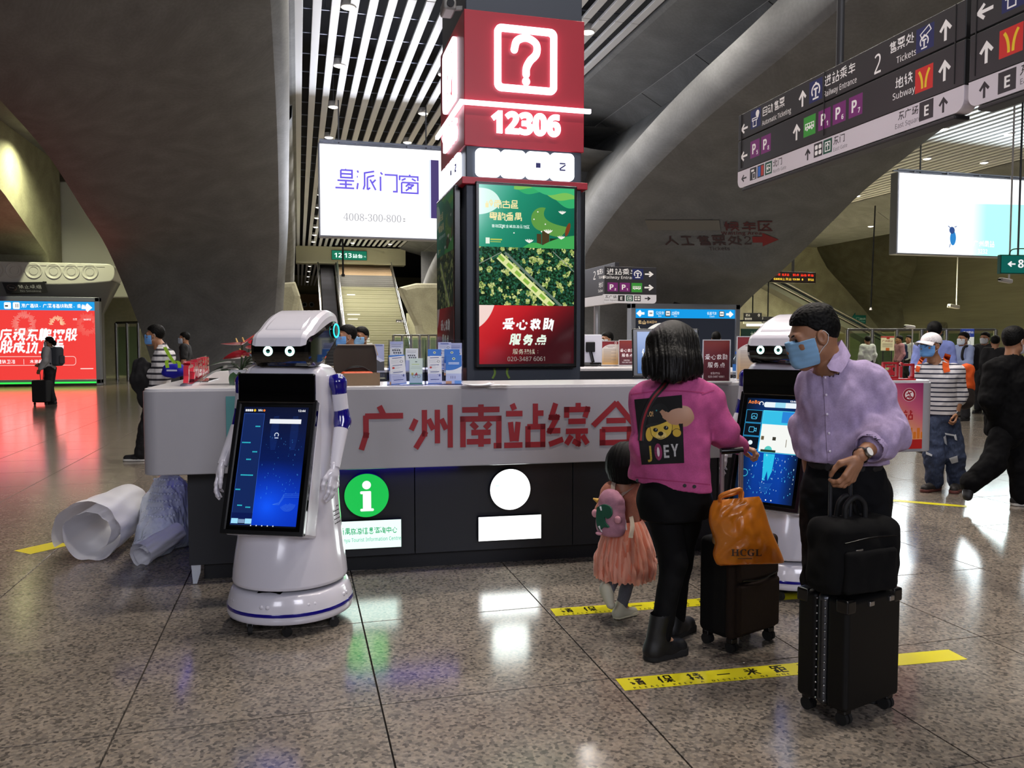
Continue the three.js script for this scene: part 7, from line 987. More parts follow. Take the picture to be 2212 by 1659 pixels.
/* A clothed figure. j: joints as vectors from the ground point; front: the way the chest faces. */
function figure(label, root, j, front, o) {
  const t = thing('person', label, 'person', root), s = o.s ?? 1, cell = o.cell ?? 0.016, R = (v) => v * s, hc = o.headCell ?? cell * 0.5;
  const torso = [bone(j.pelvis, j.waist, R(0.142), R(0.128), front, 0.72), bone(j.waist, j.chest, R(0.13), R(0.15), front, 0.68), bone(j.shL.clone().lerp(j.shR, 0.14), j.shR.clone().lerp(j.shL, 0.14), R(0.062), R(0.062)), bone(j.chest, j.neck, R(0.1), R(0.058), front, 0.8)];
  const up = { L: bone(j.shL, j.elL, R(0.054), R(0.043)), R: bone(j.shR, j.elR, R(0.054), R(0.043)) }, fore = { L: bone(j.elL, j.wrL, R(0.042), R(0.029)), R: bone(j.elR, j.wrR, R(0.042), R(0.029)) };
  const legs = [bone(j.hipL, j.knL, R(0.085), R(0.058)), bone(j.knL, j.anL, R(0.057), R(0.038)), bone(j.hipR, j.knR, R(0.085), R(0.058)), bone(j.knR, j.anR, R(0.057), R(0.038))], feet = [bone(j.anL, j.toL, R(0.036), R(0.028)), bone(j.anR, j.toR, R(0.036), R(0.028))];
  const all = Object.values(j), [lo, hi] = boundsOf(all, 0.24), geos = [nets(union([...torso, up.L, up.R, fore.L, fore.R, ...legs, ...feet, bone(j.neck, j.head, R(0.056), R(0.05))], 0.045), lo, hi, cell)];
  geos.push(addHead(t, j.head, o.look, o.headUp ?? V(0, 1, 0), s * (o.headScale ?? 1), { cell: hc, ...o.face }));
  for (const k of ['L', 'R']) { const h = o['hand' + k] ?? {}; if (h !== 'none') { const dir = (h.dir ?? j['wr' + k].clone().sub(j['el' + k])).clone().normalize(); geos.push(handGeo(j['wr' + k].clone().addScaledVector(dir, 0.012), dir, h.palm ?? front.clone().cross(V(0, k === 'L' ? 1 : -1, 0)).add(front.clone().multiplyScalar(0.2)), h.side ?? (k === 'L' ? 1 : -1), h.curl ?? 0.45, { scale: s * 0.98, cell: Math.max(0.004, cell * 0.35), thumb: 0.5, ...h })); } }
  part('body', geos, o.skin ?? skinMat, t);
  // shirt or jacket
  if (o.shirt) {
    const c = o.shirt, g = c.grow ?? 0.016, fold = folds(c.fold ?? 0.006, c.fx ?? 9, c.fy ?? 7, c.seed ?? 1), sl = c.sleeve ?? 1, bonesS = [...torso, ...(c.extra ?? [])];
    for (const k of ['L', 'R']) { if (sl > 1) bonesS.push(up[k], bone(j['el' + k], j['el' + k].clone().lerp(j['wr' + k], sl - 1), R(0.046 + (c.loose ?? 0)), R(0.036 + (c.loose ?? 0)))); else bonesS.push(bone(j['sh' + k], j['sh' + k].clone().lerp(j['el' + k], sl), R(0.056), R(0.05 + (c.loose ?? 0)))); }
    const base = union(bonesS, 0.05, g), nk = bone(j.neck.clone().lerp(j.head, 0.1), j.head, R(c.neckR ?? 0.064), R(0.12)), hem = c.hem, hemN = c.hemN ?? V(0, 1, 0);
    const f = (x, y, z) => { let d = base(x, y, z) + fold(x, y, z); d = smax(d, -nk(x, y, z), 0.006); if (hem) d = smax(d, -((x - hem.x) * hemN.x + (y - hem.y) * hemN.y + (z - hem.z) * hemN.z), 0.008); return d; };
    o.shirtField = f; part(c.name ?? 'shirt', nets(f, lo, hi, c.cell ?? cell * 0.8), c.mat, t);
  }
  if (o.pants) {
    const c = o.pants, g = c.grow ?? 0.014, fold = folds(c.fold ?? 0.006, 8, c.fy ?? 9, 5), bonesP = [bone(j.pelvis.clone().lerp(j.waist, -0.35), j.pelvis.clone().lerp(j.waist, 0.7), R(0.14), R(0.132), front, 0.74), bone(j.hipL, j.knL, R(0.088), R(0.064 + (c.loose ?? 0))), bone(j.knL, j.anL.clone().lerp(j.knL, c.cuff ?? 0.04), R(0.062 + (c.loose ?? 0)), R(0.048 + (c.loose ?? 0))), bone(j.hipR, j.knR, R(0.088), R(0.064 + (c.loose ?? 0))), bone(j.knR, j.anR.clone().lerp(j.knR, c.cuff ?? 0.04), R(0.062 + (c.loose ?? 0)), R(0.048 + (c.loose ?? 0)))], base = union(bonesP, 0.03, g), top = j.pelvis.clone().lerp(j.waist, 0.75).y;
    const f = (x, y, z) => smax(base(x, y, z) + fold(x, y, z), y - (c.top ?? top), 0.01); o.pantsField = f; part(c.name ?? 'trousers', nets(f, lo, hi, c.cell ?? cell * 0.9), c.mat, t);
  }
  if (o.shoes) for (const k of ['L', 'R']) {
    const a = j['an' + k], b = j['to' + k], d = b.clone().sub(a).normalize(), heel = a.clone().addScaledVector(d, -0.045 * s), c = o.shoes, n = o.shoeUp?.[k] ?? V(0, 1, 0), sole = c.sole ?? 0.03;
    // sole plane: through the lower side of ankle-toe
    const base0 = Math.min(a.y, b.y), flat = !o.shoeUp?.[k], yb = flat ? 0.002 : 0;
    const pA = flat ? V(heel.x, 0.045 * s, heel.z) : heel, pB = flat ? V(b.x, 0.038 * s, b.z) : b, f0 = union([bone(pA, pB, R(0.046), R(0.042)), bone(pA, a.clone().add(V(0, c.high ?? 0.03, 0)), R(0.046), R(0.05)), bone(pA.clone().lerp(pB, 0.5), a, R(0.044), R(0.046))], 0.03);
    const cut = flat ? (x, y, z) => smax(f0(x, y, z), yb + sole * 0.5 - y, 0.004) : f0, [l2, h2] = boundsOf([pA, pB, a], 0.13); part('shoe', nets(cut, l2, h2, c.cell ?? 0.009), c.mat, t);
    if (flat) { const f1 = bone(V(heel.x, 0.02, heel.z), V(b.x, 0.02, b.z), R(0.05), R(0.047)), fs = (x, y, z) => Math.max(f1(x, 0.02, z), Math.abs(y - 0.002 - sole / 2) - sole / 2); part('sole', nets(fs, V(l2.x, -0.012, l2.z), V(h2.x, 0.06, h2.z), 0.008), c.soleMat ?? M.rubber, t); }
  }
  t.userData.fields = undefined; delete t.userData.fields; return t;
}
// lay a strip or patch over a field: for each pixel, march from the camera until the field is met
function drape(field, root, pix, off = 0.004, d0 = 2.4, d1 = 6) { return sheet(pix.map((row) => row.map(([px, py]) => { const r = ray(px, py), p = V(); let dd = d0; for (let k = 0; k < 120; k++) { p.copy(r).multiplyScalar(dd).add(V(0, EYE, 0)).sub(root); const v = field(p.x, p.y, p.z); if (v < 0.0006) break; dd += Math.max(0.001, v * 0.6); if (dd > d1) break; } return p.addScaledVector(r, -off); }))); }
const quadPix = (a, b, c, d, n = 12, m = 12) => Array.from({ length: n + 1 }, (_, i) => Array.from({ length: m + 1 }, (_, k) => { const u = k / m, v = i / n; return [lerp(lerp(a[0], b[0], u), lerp(d[0], c[0], u), v), lerp(lerp(a[1], b[1], u), lerp(d[1], c[1], u), v)]; }));
const gridUV = (g, n, m) => { const uv = g.attributes.uv; for (let i = 0; i <= n; i++) for (let k = 0; k <= m; k++) uv.setXY(i * (m + 1) + k, k / m, 1 - i / n); return g; };
const ribbonPix = (pts, w, n = 24) => { const c = new THREE.CatmullRomCurve3(pts.map(([x, y]) => V(x, y, 0))); return Array.from({ length: n + 1 }, (_, i) => { const p = c.getPoint(i / n), q = c.getTangent(i / n), nx = -q.y, ny = q.x; return [-1, -0.34, 0.34, 1].map((k) => [p.x + nx * k * w / 2, p.y + ny * k * w / 2]); }); };
const jointsAt = (root, D, list) => { const j = {}; for (const [k, [px, py, dz = 0]] of Object.entries(list)) j[k] = at(px, py, D - dz).sub(root); return j; };
// ---- woman in the pink jacket (seen from behind)
let womanJacket, womanRoot;
{
  const D = 3.93, root = at(1450, 1410, D).setY(0), j = jointsAt(root, D, { head: [1453, 752, -0.02], neck: [1453, 826, 0.03], chest: [1455, 900, 0.02], waist: [1454, 985, 0], pelvis: [1455, 1050, 0], shL: [1402, 858, 0], shR: [1520, 856, 0], elL: [1388, 960, 0.0], wrL: [1398, 1030, -0.16], elR: [1560, 938, -0.02], wrR: [1589, 960, -0.2], hipL: [1428, 1085, 0.03], hipR: [1486, 1088, -0.03], knL: [1455, 1215, 0.07], knR: [1466, 1215, -0.06], anL: [1440, 1372, 0.12], anR: [1466, 1335, -0.14], toL: [1464, 1404, 0.1], toR: [1482, 1352, -0.2] });
  const front = FWD.clone().multiplyScalar(0.9).addScaledVector(RIGHT, 0.35).normalize(), grey = mat(0x060608, 0.8, { specularIntensity: 0.3 });
  const gl = onY(1413, 1424), gt = onY(1467, 1412), hl = onY(1450, 1378), ht = onY(1486, 1362);
  j.anL = gl.clone().sub(root).lerp(gt.clone().sub(root), 0.22).setY(0.085); j.toL = gt.clone().sub(root).setY(0.03); j.anR = hl.clone().sub(root).lerp(ht.clone().sub(root), 0.22).setY(0.085); j.toR = ht.clone().sub(root).setY(0.03);
  const pink = cloth(0xc95a94, 0.85, 90), o = { s: 0.95, cell: 0.014, headCell: 0.008, look: front, skin: skinFair, face: { hair: false, away: true }, pants: { mat: grey, name: 'leggings', grow: 0.004, fold: 0.003, cell: 0.012 }, handR: { curl: [1.0, 1.05, 1.1, 1.15], dir: V(0, -0.35, 0).add(RIGHT), palm: V(0, -1, 0), side: -1 }, handL: { curl: 0.8 }, shoes: { mat: mat(0x0e0e11, 0.5), sole: 0.034, high: 0.12, cell: 0.008 } };
  const t = figure('woman seen from behind in a pink jacket with a dog patch, black leggings and boots', root, j, front, o);
  // jacket: boxy
  const jc = jointsAt(root, D, { a: [1456, 880, 0.0], b: [1452, 1060, 0.0], yl: [1398, 862, 0.0], yr: [1524, 862, 0.0], el: [1394, 965, 0.0], er: [1562, 928, -0.02], e2: [1556, 936, -0.03], cu: [1597, 962, -0.17], cl: [1384, 1030, -0.1], col: [1455, 835, 0.0] });
  const body = [bone(jc.a, jc.b, 0.178, 0.188, front, 0.62), bone(jc.yl, jc.yr, 0.072, 0.07), bone(jc.yl, jc.el, 0.078, 0.07), bone(jc.el, jc.cl, 0.07, 0.055), bone(jc.yr, jc.er, 0.078, 0.074), bone(jc.e2, jc.cu, 0.07, 0.047), bone(jc.col, jc.col.clone().add(V(0, 0.045, 0)), 0.088, 0.078)];
  const base = union(body, 0.045), fold = folds(0.009, 6, 5, 2), hemP = at(1452, 1052, D).sub(root), hn = V(0, 1, 0).addScaledVector(RIGHT, 0.12).normalize(), neckCut = bone(j.neck.clone().add(V(0, 0.02, 0)), j.head, 0.06, 0.12);
  const f = (x, y, z) => { let d = base(x, y, z) + fold(x, y, z) + Math.sin((x * RIGHT.x + z * RIGHT.z) * 40 + y * 6) * 0.0022 * smooth(0.9, 1.15, 1.3 - y + 0.6); d = smax(d, -neckCut(x, y, z), 0.008); return smax(d, -((x - hemP.x) * hn.x + (y - hemP.y) * hn.y + (z - hemP.z) * hn.z), 0.012); };
  const [lo, hi] = boundsOf([...Object.values(jc)], 0.24); part('jacket', nets(f, lo, hi, 0.0095), pink, t, 'pink denim jacket'); womanJacket = f; womanRoot = root;
  const stitch = mat(0xa02f66, 0.8), seam = (pts) => { const g = drape(f, root, [pts.map((p) => p), pts.map((p) => [p[0], p[1] + 2.2])], 0.0025); part('seam', g, stitch, t); }, line = (a, b, n = 16, bow = 0) => Array.from({ length: n + 1 }, (_, i) => [lerp(a[0], b[0], i / n), lerp(a[1], b[1], i / n) - Math.sin(i / n * Math.PI) * bow]);
  seam(line([1362, 851], [1520, 847], 20, 6)); seam(line([1372, 1030], [1534, 1046], 20)); seam(line([1516, 850], [1543, 842], 6)); 
  // patch with a dog print
  const dog = canvas(512, 724, (c, w, h) => {
    c.fillStyle = '#08080a'; c.fillRect(0, 0, w, h); c.fillStyle = '#17191a'; c.beginPath(); c.moveTo(125, 300); c.quadraticCurveTo(130, 90, 250, 70); c.quadraticCurveTo(370, 60, 372, 250); c.quadraticCurveTo(240, 320, 125, 300); c.fill(); c.fillStyle = '#202424'; c.beginPath(); c.ellipse(180, 300, 90, 24, -0.06, 0, 7); c.fill();
    write(c, 'YO!', 118, 140, 66, { color: '#e0b070', bold: true, squeeze: 0.62 }); c.fillStyle = '#3a8f90'; c.beginPath(); c.arc(228, 142, 9, 0, 7); c.fill(); c.fillStyle = '#7a2420'; c.fillRect(335, 186, 30, 12);
    const ear = (x, y, rx, ry, r) => { c.save(); c.translate(x, y); c.rotate(r); c.beginPath(); c.ellipse(0, 0, rx, ry, 0, 0, 7); c.fill(); c.stroke(); c.restore(); };
    c.fillStyle = '#c9a63c'; c.strokeStyle = '#3a2c10'; c.lineWidth = 5; ear(128, 395, 44, 78, 0.15); ear(425, 335, 46, 92, -0.35); ear(440, 400, 50, 44, 0.2); c.fillStyle = '#d8b84a'; c.beginPath(); c.moveTo(140, 312); c.quadraticCurveTo(260, 300, 375, 250); c.quadraticCurveTo(410, 330, 372, 400); c.quadraticCurveTo(330, 452, 262, 456); c.quadraticCurveTo(180, 450, 150, 400); c.closePath(); c.fill(); c.stroke();
    for (const [x, y] of [[200, 352], [320, 338]]) { c.fillStyle = '#16120c'; c.beginPath(); c.ellipse(x, y, 27, 22, 0.2, 0, 7); c.fill(); c.fillStyle = '#4a5a6a'; c.beginPath(); c.arc(x + 4, y + 4, 9, 0, 7); c.fill(); c.fillStyle = '#fff'; c.beginPath(); c.arc(x + 8, y - 8, 5, 0, 7); c.fill(); }
    c.fillStyle = '#e4ca78'; c.beginPath(); c.ellipse(258, 416, 62, 42, -0.08, 0, 7); c.fill(); c.fillStyle = '#14100c'; c.beginPath(); c.ellipse(256, 396, 30, 23, -0.05, 0, 7); c.fill(); c.strokeStyle = '#3a2c10'; c.beginPath(); c.moveTo(256, 418); c.lineTo(256, 440); c.moveTo(215, 440); c.quadraticCurveTo(256, 462, 300, 434); c.stroke();
    write(c, 'J', 96, 500, 172, { color: '#c9ac3c', bold: true, squeeze: 0.8 }); c.fillStyle = '#8a2c5a'; c.beginPath(); c.ellipse(212, 592, 46, 92, 0, 0, 7); c.fill(); c.fillStyle = '#d8c8d0'; c.beginPath(); c.ellipse(212, 592, 16, 52, 0, 0, 7); c.fill(); write(c, 'E', 262, 500, 176, { color: '#d8d8d8', bold: true, squeeze: 0.78 }); write(c, 'Y', 362, 494, 172, { color: '#d8d8d8', bold: true, squeeze: 0.78 });
    c.strokeStyle = '#08080a'; c.lineWidth = 3; for (let y = 500; y < 700; y += 12) { c.beginPath(); c.moveTo(80, y); c.lineTo(200, y + 4); c.moveTo(262, y); c.lineTo(480, y + 5); c.stroke(); }
  });
  part('back_patch', gridUV(drape(f, root, quadPix([1370, 863], [1473, 853], [1478, 1000], [1386, 1004], 18, 14), 0.004), 18, 14), printMat(dog, 0.85), t, 'black patch with a golden dog in a cap');
  const strap = [[[1452, 803], [1436, 830], [1412, 858], [1398, 884], [1388, 915], [1384, 952]]]; const rp = ribbonPix(strap[0], 13, 26), cols = [mat(0x17151a, 0.7), mat(0x8a1c2a, 0.7), mat(0x17151a, 0.7)]; for (let k = 0; k < 3; k++) part('bag_strap', drape(f, root, rp.map((r) => [r[k], r[k + 1]]), 0.008), cols[k], t, k === 1 ? 'red middle stripe of the strap' : 'black edge of the strap');
  for (const [x, y] of [[1377, 1038], [1479, 1049], [1500, 1051]]) { const g = drape(f, root, [[[x, y], [x + 1, y]], [[x, y + 1], [x + 1, y + 1]]], 0.003), p = g.attributes.position; part('button', new THREE.CylinderGeometry(0.0085, 0.0085, 0.004, 16).rotateX(Math.PI / 2).rotateY(-YAW).translate(p.getX(0), p.getY(0), p.getZ(0)), M.darkSteel, t); }
  // dark shorts
  const sj = jointsAt(root, D, { a: [1456, 1030, 0], b: [1456, 1080, 0], l1: [1424, 1080, 0.02], l2: [1438, 1128, 0.04], r1: [1490, 1080, -0.02], r2: [1480, 1130, -0.04] }), sf = union([bone(sj.a, sj.b, 0.155, 0.172, front, 0.7), bone(sj.l1, sj.l2, 0.112, 0.112), bone(sj.r1, sj.r2, 0.108, 0.108)], 0.04), cutY = at(1450, 1119, D).y - root.y; part('shorts', nets((x, y, z) => smax(sf(x, y, z) + fold(x, y, z) * 0.5, cutY - y, 0.008), ...boundsOf(Object.values(sj), 0.22), 0.012), mat(0x050507, 0.8, { specularIntensity: 0.3 }), t, 'black shorts over the leggings');
  // long hair
  const H = (px, py, dz) => at(px, py, D - dz).sub(root), hb = [bone(H(1453, 737, -0.01), H(1453, 760, -0.0), 0.104, 0.104), bone(H(1450, 755, 0.05), H(1446, 800, 0.1), 0.085, 0.07), bone(H(1425, 740, 0.03), H(1411, 795, 0.09), 0.062, 0.045), bone(H(1411, 785, 0.08), H(1403, 812, 0.1), 0.044, 0.026), bone(H(1480, 742, 0.0), H(1492, 790, 0.05), 0.064, 0.05), bone(H(1492, 785, 0.05), H(1500, 806, 0.07), 0.046, 0.03), bone(H(1452, 790, 0.1), H(1447, 816, 0.13), 0.085, 0.066), bone(H(1462, 790, 0.09), H(1475, 808, 0.11), 0.06, 0.035)], hu = union(hb, 0.05), top = H(1453, 688, 0).y;
  const hf = (x, y, z) => { const u = (x - j.head.x) * RIGHT.x + (z - j.head.z) * RIGHT.z, k = smooth(0, 0.12, top - y), d = hu(x, y, z) + (noise3(u * 90, y * 4, 0) * 0.004 + noise3(u * 260, y * 6, 3) * 0.0018) * k; const endY = H(1450, 822, 0).y + noise3(u * 60, 1, 2) * 0.016 + Math.abs(u + 0.03) * 0.16; return smax(d, endY - y, 0.006); };
  part('hair', nets(hf, ...boundsOf(hb.length ? [H(1453, 737, 0), H(1453, 815, 0.05)] : [], 0.2), 0.0062), mat(0x050404, 0.52, { specularIntensity: 0.45 }), t, 'long straight dark hair');
}
// ---- little girl
{
  const D = 4.32, root = at(1350, 1335, D).setY(0), j = jointsAt(root, D, { head: [1352, 1004, 0], neck: [1347, 1046, 0], chest: [1343, 1075, 0], waist: [1342, 1115, 0], pelvis: [1346, 1150, 0], shL: [1318, 1064, 0.02], shR: [1372, 1064, -0.02], elL: [1306, 1104, 0.0], wrL: [1318, 1136, -0.1], elR: [1386, 1096, -0.03], wrR: [1384, 1120, -0.1], hipL: [1336, 1170, 0.03], hipR: [1362, 1170, -0.02], knL: [1334, 1236, 0.02], knR: [1361, 1240, -0.01], anL: [1311, 1280, 0.06], anR: [1351, 1313, 0], toL: [1319, 1306, 0.1], toR: [1368, 1326, -0.03] });
  const front = FWD.clone().multiplyScalar(0.85).addScaledVector(RIGHT, 0.5).normalize(), gR = onY(1335, 1336), tR = onY(1368, 1328); j.anR = gR.sub(root).lerp(tR.clone().sub(root), 0.2).setY(0.05); j.toR = tR.sub(root).setY(0.02);
  const peach = cloth(0xcf8a72, 0.9, 60), t = figure('little girl with a dark bob in a peach top and orange tulle skirt', root, j, front, { s: 0.56, headScale: 1.42, cell: 0.009, headCell: 0.009, look: front, skin: skinFair, face: { hair: false, away: true }, shirt: { mat: peach, sleeve: 1.85, grow: 0.012, fold: 0.004, cell: 0.008, hem: j.waist.clone().add(V(0, -0.05, 0)), loose: 0.01 }, pants: { mat: cloth(0x6a6c74, 0.9, 60), name: 'tights', grow: 0.004, fold: 0.003, cell: 0.008 }, shoes: { mat: mat(0xc2bfa8, 0.6), sole: 0.022, high: 0.03, cell: 0.006, soleMat: mat(0xd8d2b4, 0.6) }, shoeUp: { L: V(0, 1, 0) }, handL: { curl: 0.5 }, handR: { curl: 0.6 } });
  part('shoe_trim', [tube([j.anR.clone().add(V(0.0, 0.02, 0)).addScaledVector(RIGHT, -0.02), j.anR.clone().add(V(0, 0.025, 0)).addScaledVector(NEAR, 0.028), j.anR.clone().add(V(0, 0.02, 0)).addScaledVector(RIGHT, 0.03)], 0.005, 6, 12)], mat(0xd8c23c, 0.5), t, 'yellow shoe trim');
  const C = j.head, hf0 = union([bone(C.clone().add(V(0, 0.02, 0)), C.clone().add(V(0, -0.02, 0)), 0.108, 0.106), bone(C.clone().add(V(0, -0.02, 0)).addScaledVector(NEAR, 0.02), C.clone().add(V(0, -0.055, 0)).addScaledVector(NEAR, 0.03), 0.095, 0.072)], 0.04), hf = (x, y, z) => smax(hf0(x, y, z) + noise3((x + z) * 60, y * 5, 0) * 0.0025, C.y - 0.088 - y + noise3((x - z) * 40, 0, 1) * 0.006, 0.008); part('hair', nets(hf, ...boundsOf([C], 0.19), 0.006), hairMat, t, 'rounded dark bob');
  // tulle skirt: layered frilled sheets
  const tulle = (k) => new THREE.MeshPhysicalMaterial({ color: [0xf09070, 0xf2a083, 0xf7b49a][k], roughness: 0.95, transmission: 0.4, thickness: 0 });
  const w0 = at(1352, 1122, D).sub(root), b0 = at(1352, 1240, D).sub(root);
  for (let L = 0; L < 3; L++) { const rows = []; for (let i = 0; i <= 18; i++) { const q = i / 18, rr = lerp(0.085, 0.158 + L * 0.005, Math.pow(Math.sin(q * Math.PI / 2), 0.75)) * (1 - 0.06 * smooth(0.75, 1, q)), row = []; for (let k = 0; k <= 120; k++) { const a = k / 120 * Math.PI * 2, am = (0.002 + 0.006 * q), wv = Math.sin(a * (19 + L * 6) + L + Math.sin(a * 3) * 3 + q) * am + noise3(Math.cos(a) * 14, Math.sin(a) * 14, q * 4 + L) * 0.009 * q + noise3(Math.cos(a) * 3, Math.sin(a) * 3, q * 3 + L) * 0.012 * q, r = rr + wv, y = lerp(w0.y, b0.y, q) - (0.012 * L - 0.012) * q + (i === 18 ? noise3(a * 9, L, 0) * 0.012 : 0); row.push(V(w0.x + Math.cos(a) * r, y, w0.z + Math.sin(a) * r)); } rows.push(row); } part('tulle_skirt', sheet(rows), tulle(L), t, 'orange tulle skirt layer'); }
  // backpack (worn, a thing of its own)
  const bp = at(1318, 1112, D - 0.12), turn = -YAW - 0.75, b = thing('backpack', 'small pink backpack with a green dinosaur patch on the little girl\'s back', 'backpack', bp, turn), pk = cloth(0xc48ca0, 0.85, 50);
  part('pouch', nets((() => { const f = union([bone(V(0, 0.06, -0.01), V(0, -0.06, -0.005), 0.078, 0.088, V(0, 0, 1), 0.62)], 0.02); return (x, y, z) => smax(f(x, y, z) + noise3(x * 16, y * 16, z * 16) * 0.004, -0.115 - y, 0.03); })(), V(-0.12, -0.15, -0.1), V(0.12, 0.17, 0.1), 0.007), pk, b);
  const green = mat(0x14513c, 0.8), dz = 0.056, sh = (pts) => new THREE.Shape(new THREE.SplineCurve(pts.map(([x, y]) => new THREE.Vector2(x, y))).getPoints(50));
  part('dinosaur_patch', extrude(sh([[-0.045, 0.04], [0.0, 0.062], [0.045, 0.055], [0.055, 0.02], [0.03, -0.005], [0.005, 0.0], [0.01, -0.03], [0.035, -0.05], [0.0, -0.055], [-0.03, -0.075], [-0.05, -0.03], [-0.045, 0.04]]), 0.006, 0.002).rotateY(-0.1).translate(0, 0, dz - 0.004), green, b, 'green dinosaur patch'); part('horn', rod(V(-0.045, 0.075, dz - 0.01), V(-0.07, 0.085, dz), 0.014, 0.004, 10), mat(0xc2963c, 0.6), b, 'yellow horn'); part('ear', [ball(0.022, -0.078, 0.0, dz - 0.03, 1, 1, 0.6), ball(0.02, 0.075, -0.01, dz - 0.02, 1, 1, 0.6), ball(0.016, -0.04, -0.098, dz - 0.01, 1.2, 0.6, 0.6)], mat(0xd89aa8, 0.8), b); part('tooth', [rod(V(-0.02, 0.05, dz + 0.004), V(-0.012, 0.03, dz + 0.006), 0.006, 0.004, 8), rod(V(-0.03, -0.055, dz + 0.002), V(-0.015, -0.085, dz - 0.004), 0.006, 0.003, 8)], M.whiteMatt, b); part('zip_pull', rod(V(0.075, -0.02, -0.03), V(0.09, -0.07, -0.02), 0.004, 0.004, 8), M.whiteMatt, b);
  const strap = mat(0xb8ac9a, 0.8), L = (px, py, d) => at(px, py, D - d).sub(bp).applyAxisAngle(V(0, 1, 0), -turn), band = (pts) => { const c = new THREE.CatmullRomCurve3(pts).getPoints(14), rows = c.map((p) => [p.clone().add(V(-0.011, 0, 0.004)), p.clone().add(V(0.011, 0, -0.004)), ]); return sheet(rows); };
  part('strap', band([L(1328, 1076, 0.1), L(1324, 1058, 0.085), L(1326, 1042, 0.06), L(1334, 1034, 0.02)]), strap, b); part('strap', band([L(1332, 1078, 0.1), L(1350, 1064, 0.08), L(1368, 1050, 0.04), L(1378, 1048, 0)]), strap, b); part('strap_knot', ball(0.018, ...L(1326, 1072, 0.11).toArray(), 1.2, 0.7, 0.7), strap, b); part('strap', band([L(1362, 1110, 0.06), L(1366, 1135, 0.12), L(1362, 1162, 0.17)]), strap, b);
}
